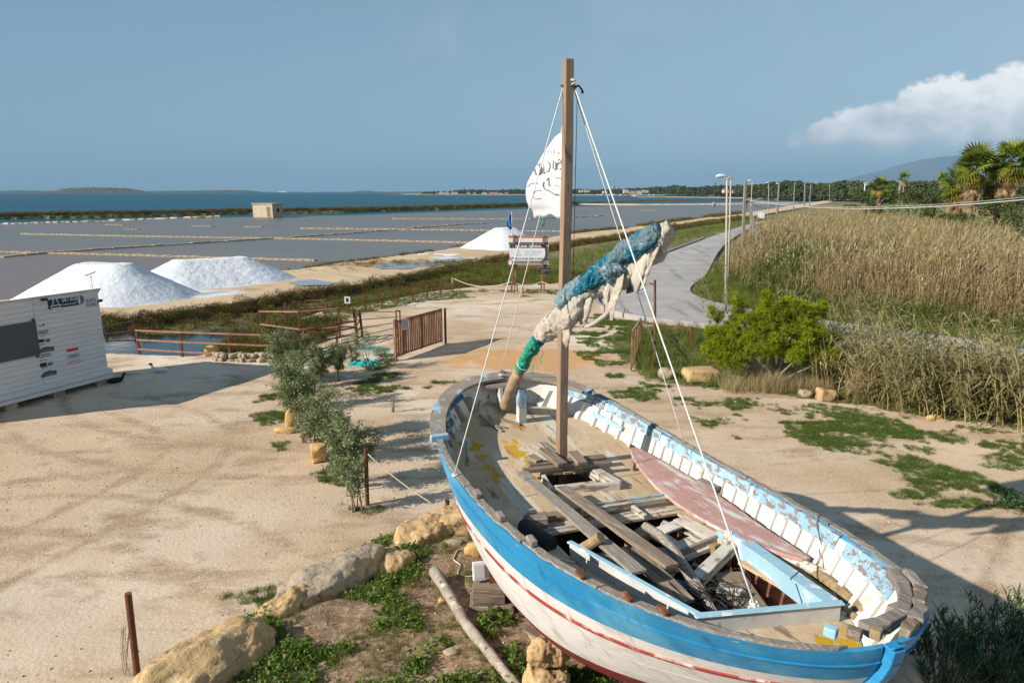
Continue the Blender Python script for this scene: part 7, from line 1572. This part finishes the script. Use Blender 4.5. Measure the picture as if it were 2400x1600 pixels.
for i, (x, y, h, w, n, l) in enumerate(((660, 900, 1.75, .22, 1700, 'farthest left shrub of the row, beside the pool fence'), (700, 885, 1.5, .26, 1500, 'second shrub from the pool end, by the sloping railing'), (752, 905, 1.35, .34, 2200, 'dense rounded shrub with dark inside, beside the net'), (790, 890, 1.4, .24, 1200, 'thin shrub left of the turquoise net'), (690, 960, 1.75, .24, 1900, 'leafy shrub behind the upright yellow block'),
                                        (716, 1035, 2.0, .24, 2500, 'tall shrub with bare whitish stems in the middle of the row'), (745, 1070, 1.5, .26, 1500, 'shrub directly behind the big yellow block'), (790, 1085, 1.5, .28, 1700, 'spreading shrub right of the big yellow block'), (815, 1150, 1.45, .28, 1500, 'open shrub left of the rusty rope post'), (838, 1195, 1.15, .2, 500, 'thin almost bare shrub at the foot of the rope post'), (845, 1130, 1.2, .34, 900, 'low shrub reaching right behind the rope post'))):
    sapling(x, y, h, 400 + i, l, w * 1.3, int(n * 1.5), stems=7)
q = G(925, 960); sapling(925, 965, .55, 420, 'tiny seedling alone on the sand right of the shrub row', .3, 60, .05, .3, 3)
sapling(862, 868, 1.55, 421, 'small tree with pale trunk standing by the turquoise net', .3, 800, .05, .6, 4)
t = sapling(833, 850, .9, 422, 'yellow green low shrub behind the small pale trunked tree', .45, 900, .05, .1, 7, m=M_treel)
for i, (x, y, s_, l) in enumerate(((905, 855, .5, 'small green bush at the foot of the slatted gate'), (893, 835, .45, 'greyish small bush between slabs and gate post'), (762, 930, .75, 'dark low bush under the dense rounded shrub'))):
    q = G(x, y); q.z = gz(q.x, q.y); t = empty("bush", q); tag(t, l, 'bush'); leafcloud(crown_pts(900, [(0, 0, s_ * .4, s_ * .8, s_ * .6, s_ * .55)], 430 + i, .3), .06, M_treel if i == 0 else (M_olive if i == 1 else M_olean), 430 + i, .4, "leaves", t); mb = MB(); mb.tube([(0, 0, 0), (0, 0, s_ * .5)], [.02, .01], 5); mb.build("stem", M_twig, t)
# pine bush: needle tufts on short boughs
pq = G(1810, 905); pq.z = 0; pine = empty("pine_bush", pq); tag(pine, 'bright yellow green bushy young pine beside the road bend', 'pine'); rs = np.random.default_rng(11); V = []; mb = MB()
PL = [(-1.55, .2, 1.55, .75, .7, .5), (-.9, .3, 1.95, .8, .8, .55), (0, .4, 2.05, .95, .9, .6), (.9, .6, 2.1, .85, .9, .65), (-.6, -.3, 1.45, .8, .6, .5), (.4, -.2, 1.6, .9, .7, .6), (-1.9, .3, 1.1, .5, .5, .35), (-1.5, -.1, .95, .55, .5, .35), (1.25, .1, 1.6, .6, .7, .5), (1.5, -.4, 1.05, .55, .5, .35), (-.2, .2, 2.4, .5, .5, .35), (.6, .5, 2.55, .5, .5, .35), (1.2, .0, .75, .3, .3, .35), (-1.75, .4, 2.2, .18, .18, .25), (-2.1, .2, 1.75, .2, .2, .2), (-1.1, .4, 2.5, .2, .2, .3)]
PL = [(a, b, c, d * .86, e * .86, f * .9) for a, b, c, d, e, f in PL] + [(-2.05, .3, 2.3, .12, .12, .3), (-1.3, .3, 2.75, .12, .12, .28), (1.55, .4, 2.5, .2, .2, .3), (-.4, .1, 2.9, .16, .16, .25), (1.9, .2, 1.5, .25, .25, .2), (.3, -.9, 1.2, .3, .25, .2)]
C = crown_pts(4300, PL, 12, .55); Fp = []
for c in C:
    up = np.array([rs.normal(0, .5), rs.normal(0, .5), 1.0]); up /= np.linalg.norm(up)
    for k in range(20):
        d = up * rs.uniform(.2, 1) + rs.normal(0, .55, 3); d /= np.linalg.norm(d); e = c + d * rs.uniform(.09, .17); s_ = np.cross(d, rs.normal(size=3)); s_ = s_ / np.linalg.norm(s_) * .0065; b = len(V); V += [c - s_, c + s_, e + s_ * .4, e - s_ * .4]; Fp.append((b, b + 1, b + 2, b + 3))
mesh_obj("needles", V, np.array(Fp), M_pine, pine)
for l_ in PL: mb.tube([(random.uniform(-.1, .3), 0, -.1), (l_[0] * .4, l_[1] * .4, l_[2] * .45), (l_[0] * .9, l_[1] * .9, l_[2] * .85)], [.07, .045, .015], 6)
mb.build("branches", M_twig, pine)
sc2 = variants("dead_stalks", [blades(26, .75, .006, .22, .7, M_reed, 500 + s, 2, .3) for s in range(2)])
P = np.c_[rng.uniform(pq.x - 1.7, pq.x + 1.5, 150), rng.uniform(pq.y - .9, pq.y + .1, 150), np.zeros(150)]; scatter("dead_stalks_under_pine", P, sc2, 2, (.8, 1.3), .2, 'dry brown stalks hanging under the pine bush')
# oleander at the bottom right
for i, (x, y, s_, h_, l) in enumerate(((2210, 1640, .62, 1.0, 'dark oleander bush directly behind the stern of the boat'), (2330, 1620, .70, 1.1, 'dark oleander bush at the bottom right corner'), (2440, 1600, .7, 1.1, 'oleander branches cut by the right edge'))):
    q = G(x, y); q.z = 0; t = empty("oleander", q); tag(t, l, 'oleander', 'dark oleander bushes behind the boat'); rs = np.random.default_rng(600 + i); V = []; F = []; mb = MB()
    for k in range(64):
        a = rs.uniform(0, 6.28); r = s_ * math.sqrt(rs.uniform()) * 1.1; tip = np.array([r * math.cos(a), r * math.sin(a), h_ * rs.uniform(.65, 1.12) * (1.05 - .25 * r / s_)]); b0 = np.array([r * .3 * math.cos(a), r * .3 * math.sin(a), 0]); mb.tube([Vector(b0), Vector((b0 + tip) / 2 + [0, 0, .05]), Vector(tip)], [.010, .007, .003], 4, cap=False)
        for j in range(34):
            u = rs.uniform(.35, 1.0) ** .6; p = b0 + (tip - b0) * u; b_ = rs.uniform(0, 6.28); L_ = rs.uniform(.10, .17); e = p + np.array([math.cos(b_) * .62, math.sin(b_) * .62, rs.uniform(.35, .95)]) * L_; sd = np.array([-math.sin(b_), math.cos(b_), 0]) * .010; m_ = (p + e) / 2; v = len(V); V += [p, m_ - sd, e, m_ + sd]; F.append((v, v + 1, v + 2, v + 3))
    mb.build("stems", M_twig, t); mesh_obj("leaves", V, np.array(F), M_olean, t)
for i, (x, y, l) in enumerate(((2120, 1590, 'grey rock under the stern of the boat'), (2090, 1640, 'brown rock below the stern, cut by the bottom edge'))):
    q = G(x, y, .5); o = rock_mesh("rock", (.55, .5, .5), M_stoneg, None, 640 + i, .2, 4, .2); o.location = (q.x + .1, q.y + .1, .35); tag(o, l, 'rock')
q = G(2385, 1185); t = empty("bush", (q.x, q.y, 0)); tag(t, 'dark low plant at the right edge on the mottled lawn', 'bush'); leafcloud(crown_pts(700, [(0, 0, .1, .55, .4, .22)], 650, .2), .07, M_olean, 650, .4, "leaves", t)

# fan palms
def frond_mesh(name, m, seed, L=1.25, droop=.5, nseg=15, closed=.0):
    rs = np.random.default_rng(seed); V = []; F = []
    pet = L * .75
    def q4(a, b, c, d): k = len(V); V.extend([a, b, c, d]); F.append((k, k + 1, k + 2, k + 3))
    z_ = lambda x: -droop * (x / (L + pet)) ** 2 * (L + pet) * .55
    for i in range(4):
        x0, x1 = pet * i / 4, pet * (i + 1) / 4; q4((x0, -.02, z_(x0)), (x0, .02, z_(x0)), (x1, .02, z_(x1)), (x1, -.02, z_(x1)))
    hub = np.array([pet, 0, z_(pet)])
    for i in range(nseg):
        a = (i / (nseg - 1) - .5) * (4.2 - 2.2 * closed); l = L * (.75 + .25 * math.cos(a * .5)) * rs.uniform(.9, 1.08); d = np.array([math.cos(a), math.sin(a), 0]); sd = np.array([-math.sin(a), math.cos(a), 0])
        m_ = hub + d * l * .5 + [0, 0, -.04 - droop * .12 * l]; e = hub + d * l + [0, 0, -droop * l * .75 + rs.uniform(-.08, .05)]; w = l * .075
        q4(hub, m_ - sd * w, m_ + [0, 0, .02], m_ + sd * w) if False else q4(hub - sd * .01, hub + sd * .01, m_ + sd * w, m_ - sd * w); q4(m_ - sd * w, m_ + sd * w, e + sd * .012, e - sd * .012)
    return bpy.data.meshes.new(name), V, F, m
FR = {}
def frond(kind, seed):
    k = (kind, seed)
    if k not in FR:
        m, dr, cl_ = {'g': (M_palm, .45, 0.), 'y': (M_palmy, .9, .3), 'd': (M_palmdry, 1.1, .9)}[kind]
        _, V, F, m = frond_mesh('frond', m, seed, 1.25, dr, 15, cl_); o = mesh_obj("frond", V, np.array(F), m); FR[k] = o.data; bpy.data.objects.remove(o)
    return FR[k]
def palm(loc, h, s, seed, label, group, ng=42, ny=10, nd=46, trunk=.35, skirt=2.2):
    rs = np.random.default_rng(seed); t = empty("fan_palm", loc); tag(t, label, 'palm', group); mb = MB(); mb.tube([(0, 0, -.2), (.05, 0, h * .5), (0, 0, h)], [trunk, trunk * .8, trunk * .75], 10, jit=.05); mb.build("trunk", M_palmdry, t)
    def put(kind, el_, z, sc_, nm):
        o = bpy.data.objects.new(nm, frond(kind, int(rs.integers(0, 3)))); link(o, t); a = rs.uniform(0, 6.28); Mx = Matrix.Translation((math.cos(a) * trunk * .5, math.sin(a) * trunk * .5, z)) @ Matrix.Rotation(a, 4, 'Z') @ Matrix.Rotation(-el_, 4, 'Y') @ Matrix.Rotation(rs.normal(0, .35), 4, 'X') @ Matrix.Scale(sc_, 4); o.matrix_basis = Mx
    for i in range(ng): u = i / ng; put('g', R(82 - 112 * u) + rs.normal(0, .1), h + .25 - .5 * u, s * rs.uniform(.85, 1.1), "frond")
    for i in range(ny): put('y', R(-38) + rs.normal(0, .12), h - .35, s * rs.uniform(.8, 1.0), "yellowing_frond")
    for i in range(nd): u = i / max(nd, 1); put('d', R(-62 - 14 * u) + rs.normal(0, .06), h - .4 - skirt * u, s * rs.uniform(.6, .85), "dead_frond")
    return t
def palm_at(px, pybase, py_top, D_, s, seed, label, **k):
    p = AtY(px, py_top, D_); h = p.z - 1.1 * s; return palm((p.x, D_, 0), h, s, seed, label, 'fan palms at the right', **k)
palm_at(2290, 0, 362, 72, .98, 701, 'left one of the two big fan palms with brown skirts')
palm_at(2374, 0, 350, 71, .98, 702, 'right one of the two big fan palms with brown skirts')
palm_at(2250, 0, 408, 76, .95, 703, 'lower fan palm leaning out left of the two big ones', ng=30, nd=34)
palm_at(2345, 0, 400, 76, .9, 704, 'small fan palm squeezed between the two big ones', ng=26, nd=20)
palm_at(2066, 0, 424, 118, .8, 705, 'squat fan palm with grey trunk in front of the round tree', ng=30, ny=4, nd=14)
for i, (x, y, l) in enumerate(((2210, 410, 'thin tall palm left of the big fan palms'), (2121, 408, 'thin palm rising above the round tree'))):
    palm_at(x, 0, y, 190, .9, 706 + i, l, ng=16, ny=0, nd=6, trunk=.2, skirt=.6)
# trees and shrubs at the right
def tree_px(px, pyt, D_, wpx, label, m, seed, n=2600, cat='tree', group='dark trees and bushes beyond the reeds', k=10, flat_=.7, ls=None, zb=.30):
    p = AtY(px, pyt, D_); h = p.z; w = wpx / 1600 * D_ / 2 / h; return tree("tree" if cat == 'tree' else "bush", (p.x, D_, 0), h, lobes_round(seed, k, w * .72, zb, .80, max(.16, w * .38), flat_), m, n, ls or max(.16, D_ * .0028), label, cat, group, .18, seed, aspect=.6)
T_ = [(2095, 410, 150, 100, 'bright green round topped tree left of the tall white pole', M_treel, 'tree'), (2048, 428, 150, 70, 'dark tree left of the bright round topped one', M_tree, 'tree'), (2150, 418, 140, 90, 'dark dense tree right of the tall white pole', M_tree, 'tree'), (2185, 422, 145, 60, 'dark tree between pole and thin palm', M_tree, 'tree'), (2215, 428, 140, 60, 'dark pointed tree under the thin palm', M_tree, 'tree'),
      (2165, 448, 90, 110, 'grey green bush in front of the dark trees', M_olive, 'bush'), (2225, 440, 86, 110, 'grey green bush left of the palms', M_olive, 'bush'), (2120, 455, 95, 80, 'low grey green bush near the squat palm', M_olive, 'bush'), (2340, 440, 62, 120, 'big rounded bush in front of the palm trunks', M_tree, 'bush'), (2290, 470, 66, 90, 'bush below the left big palm', M_olive, 'bush'), (2240, 474, 72, 90, 'wide low bush left of the palm foot', M_tree, 'bush'),
      (2400, 440, 58, 90, 'bush at the right edge beyond the cable', M_tree, 'bush'), (2450, 420, 60, 120, 'tree cut by the right edge', M_tree, 'tree'), (2395, 500, 44, 110, 'dark bush at the right edge in front of the reeds', M_tree, 'bush'), (2440, 480, 40, 120, 'dark bush cut by the right edge below the cable', M_tree, 'bush'), (1993, 460, 130, 45, 'yellow green round bush at the far corner of the reeds', M_treel, 'bush'), (2190, 465, 80, 70, 'low bush before the grey green ones', M_tree, 'bush'), (2060, 470, 100, 60, 'low dark shrub at the foot of the squat palm', M_tree, 'bush')]
for i, (x, yt, D_, w, l, m, c) in enumerate(T_): tree_px(x, yt, D_, w, l, m, 750 + i, cat=c, n=3200 if D_ < 80 else 2000, zb=.2)
# tree belt along the far coast
def far_tree(seed, tall=False):
    L = lobes_round(seed, 7, .38 if not tall else .18, .4, .85, .26 if not tall else .2, .8); P = crown_pts(420, L, seed, .5); b = leafcloud(P, .14, M_far, seed, .8); mb = MB(); mb.tube([(0, 0, 0), (0, 0, .5)], [.03, .02], 5)
    return b
def far_palm(seed):
    rs = np.random.default_rng(seed); P = []; d = rs.normal(size=(160, 3)); d /= np.linalg.norm(d, axis=1, keepdims=True); P = d * [.16, .16, .13] + [0, 0, .86]; o = leafcloud(np.r_[P, np.c_[rs.normal(0, .012, 60), rs.normal(0, .012, 60), rs.uniform(0, .8, 60)]], .07, M_far, seed, .6); return o
T_far = variants("belt_tree", [far_tree(800), far_tree(801), far_tree(802), far_palm(803), far_tree(804, True)])
belt = [(985, 449, 1600), (1040, 447.5, 1560), (1080, 444.5, 1520), (1100, 443, 1500), (1160, 445, 1460), (1200, 442.5, 1420), (1260, 443, 1400), (1340, 442, 1380), (1400, 443, 1350), (1440, 442, 1330), (1500, 439, 1300), (1540, 437, 1280), (1580, 433, 1150), (1620, 437, 1000), (1680, 434, 950), (1730, 433, 900), (1760, 433, 700), (1800, 429, 620), (1850, 424, 520), (1900, 428, 500), (1950, 430, 480), (1985, 423, 450), (2010, 424, 430), (2050, 427, 400), (2100, 426, 380), (2200, 424, 340), (2300, 420, 300), (2420, 415, 280)]
B = resample([tuple(b) for b in belt], 1500)
PX = []; SC = []
for row in range(3):
    for (x, y, D_) in B:
        x += rng.normal(0, 3); D2 = D_ * (1 + .03 * row + rng.normal(0, .012)); top = AtY(x, y + rng.uniform(-.5, 3.5) * (1 if row else 1.5), D2); s_ = max(top.z, 2.5) * rng.uniform(.82, 1.08)
        if rng.uniform() < .35 + .2 * row: PX.append((top.x, D2, -.1)); SC.append(s_ * (.7 if row == 0 else 1))
scatter("coast_trees", np.array(PX), T_far, 5, np.array(SC), .03, 'belt of dark trees and palms along the far coast')
for i, (x, yt, yb_, D_, l) in enumerate(((1088, 438, 450, 1500, 'pointed conifer above the houses left of the flag, nearer the flag'), (1083, 440, 450, 1500, 'pointed conifer left of its taller twin'), (1441, 434, 446, 1330, 'pointed conifer above the houses right of the mast'), (1677, 427, 440, 950, 'pointed conifer above the white gabled house'), (1886, 0, 0, 0, ''))):
    if not l: continue
    p = AtY(x, yt, D_); t = empty("conifer", (p.x, D_, 0)); tag(t, l, 'conifer', 'pointed conifers on the far coast'); h = p.z; rs = np.random.default_rng(i); z = rs.uniform(.1, 1, 260); a = rs.uniform(0, 6.28, 260); r = (1 - z) * .14 * (1 + .4 * np.sin(z * 30)); leafcloud(np.c_[np.cos(a) * r * h, np.sin(a) * r * h, z * h], h * .07, M_far, i, .5, "crown", t); mb = MB(); mb.tube([(0, 0, 0), (0, 0, h)], [h * .012, .02], 5); mb.build("trunk", M_bark, t)
n_ = 500; S_ = resample(pxs([(1580, 459), (1700, 459.5), (1800, 461.5), (1870, 463), (1990, 466)]), n_); 
scatter("shore_scrub", np.c_[S_[:, :2] + rng.normal(0, 9, (n_, 2)), np.full(n_, -.1)], T_salic, 4, (2.5, 6.0), .2, 'low scrub behind the sandy shore')
tag(strip_line("beach", [tuple(q) for q in np.array(COAST[4:10])], 34, .9, M_dike, z0=-.7, n=80), kind='structure')
tag(strip_line("beach", pxs([(1480, 462.3), (1560, 461.8), (1700, 463), (1790, 465), (1900, 470)], -.4), 14, .7, M_dike, n=60), kind='structure')

# houses along the far coast
cols = {'white': flat("plaster_white", (.62, .60, .57)), 'cream': flat("plaster_cream", (.60, .52, .38)), 'yellow': flat("plaster_yellow", (.58, .45, .20)), 'pink': flat("plaster_pink", (.60, .33, .27)), 'orange': flat("plaster_orange", (.62, .36, .18))}
roofm = flat("roof_tile", (.32, .15, .10)); winm = flat("window_dark", (.05, .055, .06))
def house(x0, x1, yt, yb_, col, label, D_=None, gable=False):
    D_ = D_ or (1380 if x0 < 1250 else 1230 if x0 < 1600 else 800); a, b = AtY(x0, yt, D_), AtY(x1, yt, D_); w = b.x - a.x; h = max(a.z, AtY(x0, yt, D_).z - AtY(x0, yb_, D_).z) + .3; z0 = AtY(x0, yb_, D_).z; z0 = max(z0, -.1); h = max(a.z - z0, 3.0); dp = min(w, 12)
    t = empty("house", ((a.x + b.x) / 2, D_, z0)); tag(t, label, 'house', 'houses along the far coast'); mb = MB(); mb.box((0, dp / 2, h / 2), (w, dp, h)); mb.build("wall", cols[col], t)
    mb = MB()
    if gable: mb.add([(-w / 2 - .3, -.4, h), (w / 2 + .3, -.4, h), (w / 2 + .3, dp + .3, h), (-w / 2 - .3, dp + .3, h), (0, -.4, h + w * .35), (0, dp + .3, h + w * .35)], [(0, 1, 4), (3, 5, 2), (0, 4, 5, 3), (1, 2, 5, 4), (0, 3, 2, 1)])
    else: mb.box((0, dp / 2, h + .15), (w + .6, dp + .6, .3))
    mb.build("roof", roofm if col in ('yellow', 'cream', 'orange') or gable else cols['white'], t)
    n = max(1, int(w / 4.5)); fl = 2 if h > 5.5 else 1
    for f in range(fl):
        for i in range(n):
            mb = MB(); mb.box((-w / 2 + w * (i + .5) / n, -.03, h * (f + .55) / fl), (1.3, .12, 1.4)); mb.build("window", winm, t)
    mb = MB(); mb.box((-w * .1, -.04, 1.1), (1.1, .12, 2.2)); mb.build("door", winm, t)
HS = [(983, 988, 452, 456.5, 'cream', 'lone cream house at the left end of the far coast'), (1023, 1029, 452, 456.8, 'yellow', 'yellow gabled house at the left of the coast row'), (1030, 1037, 450, 456.8, 'white', 'tall white house touching the yellow gabled one'), (1039, 1052, 450.5, 455.5, 'cream', 'long cream house right of the tall white one'), (1057, 1072, 450, 456, 'cream', 'long cream house left of the two conifers'), (1094, 1101, 450, 454.5, 'cream', 'small cream house right of the two conifers'), (1109, 1115, 451, 456, 'yellow', 'small yellow house alone among the trees'), (1130, 1141, 451, 456, 'white', 'white house left of the pink building'), (1146, 1168, 450.8, 456.5, 'pink', 'long pink building at the water'), (1170, 1178, 452, 456, 'cream', 'low cream house right of the pink building'), (1183, 1191, 451.5, 454.5, 'yellow', 'low yellow house nearest the flag'),
      (1358, 1382, 445.5, 451, 'cream', 'long cream villa just right of the mast'), (1413, 1423, 448, 454, 'white', 'white house between mast and stays'), (1462, 1473, 444.5, 453, 'white', 'upper white house right of the stays'), (1475, 1491, 447, 457, 'orange', 'orange house at the beach'), (1493, 1505, 447, 456.5, 'white', 'tall white house right of the orange one'), (1508, 1520, 446, 452, 'white', 'white house highest on the slope'), (1763, 1769, 452, 458, 'white', 'small white hut left of the twin hut by the dune road'), (1774, 1782, 451.5, 458.5, 'white', 'small white hut at the dune road, right one')]
for hse in HS: house(*hse)
house(1696, 1708, 445, 452, 'white', 'white gabled house between the first street lamps', 800, True); house(1717, 1722, 447, 453, 'white', 'narrow white annex right of the white gabled house', 800, True)
house(2028, 2034, 442.5, 447, 'white', 'small white house half hidden left of the squat palm', 300)
for i, (x, y) in enumerate(((1402, 457.6), (1410, 458), (1428, 458.5), (1440, 458), (1455, 458.5), (1486, 460.5), (1522, 458.5), (1532, 458.3))):
    q = G(x, y, -.6); t = empty("moored_boat", q); tag(t, f'{["leftmost white boat", "second white boat", "third white boat", "fourth white boat", "fifth white boat", "white boat nearest the camera", "white boat right of the orange house", "rightmost white boat"][i]} moored off the far beach', 'boat', 'boats moored off the far beach'); mb = MB(); mb.add([(-3.2, -1, 0), (2.6, -1, 0), (4, 0, .2), (2.6, 1, 0), (-3.2, 1, 0), (-3.4, -1.2, 1.1), (2.8, -1.2, 1.3), (4.6, 0, 1.6), (2.8, 1.2, 1.3), (-3.4, 1.2, 1.1)], [(4, 3, 2, 1, 0), (5, 6, 7, 8, 9), (0, 1, 6, 5), (1, 2, 7, 6), (2, 3, 8, 7), (3, 4, 9, 8), (4, 0, 5, 9)]); mb.build("boat_hull", wht, t); mb = MB(); mb.box((-.3, 0, 1.9), (2.4, 1.5, 1.3), taper=.8); mb.build("cabin", wht, t)
q = G(1673, 483, .2); rock = rock_mesh("rock", (1.6, 1.4, 2.4), M_stoneg, None, 970, .2, 2, .2); rock.location = (q.x, q.y, .9); tag(rock, 'single dark stone standing on the causeway', 'stone')
for i, (x, y) in enumerate(((1779, 511), (1784, 512), (1789, 513))):
    q = G(x, y, 0); mb = MB(); mb.box((0, 0, .7), (.45, .4, 1.4)); o = mb.build("white_bollard", wht); o.location = (q.x, q.y, 0); tag(o, ['left', 'middle', 'right'][i] + 'most white bollard' if i != 1 else 'middle white bollard', 'bollard', 'white bollards at the end of the road'); o['label'] = ['leftmost', 'middle', 'rightmost'][i] + ' of the three white bollards beyond the road end'

# ------------------------------------------------------------------ air
HAZE = True
if HAZE:
    m = bpy.data.materials.new("haze_air"); m.use_nodes = True; n = m.node_tree.nodes; n.clear(); o_ = n.new("ShaderNodeOutputMaterial"); v = n.new("ShaderNodeVolumePrincipled"); v.inputs["Color"].default_value = (.33, .56, .78, 1); v.inputs["Density"].default_value = .000075; v.inputs["Anisotropy"].default_value = .0
    m.node_tree.links.new(v.outputs[0], o_.inputs["Volume"]); mb = MB(); mb.box((0, 13500, 400), (70000, 41000, 845)); o = mb.build("haze", m); tag(o, kind='stuff')
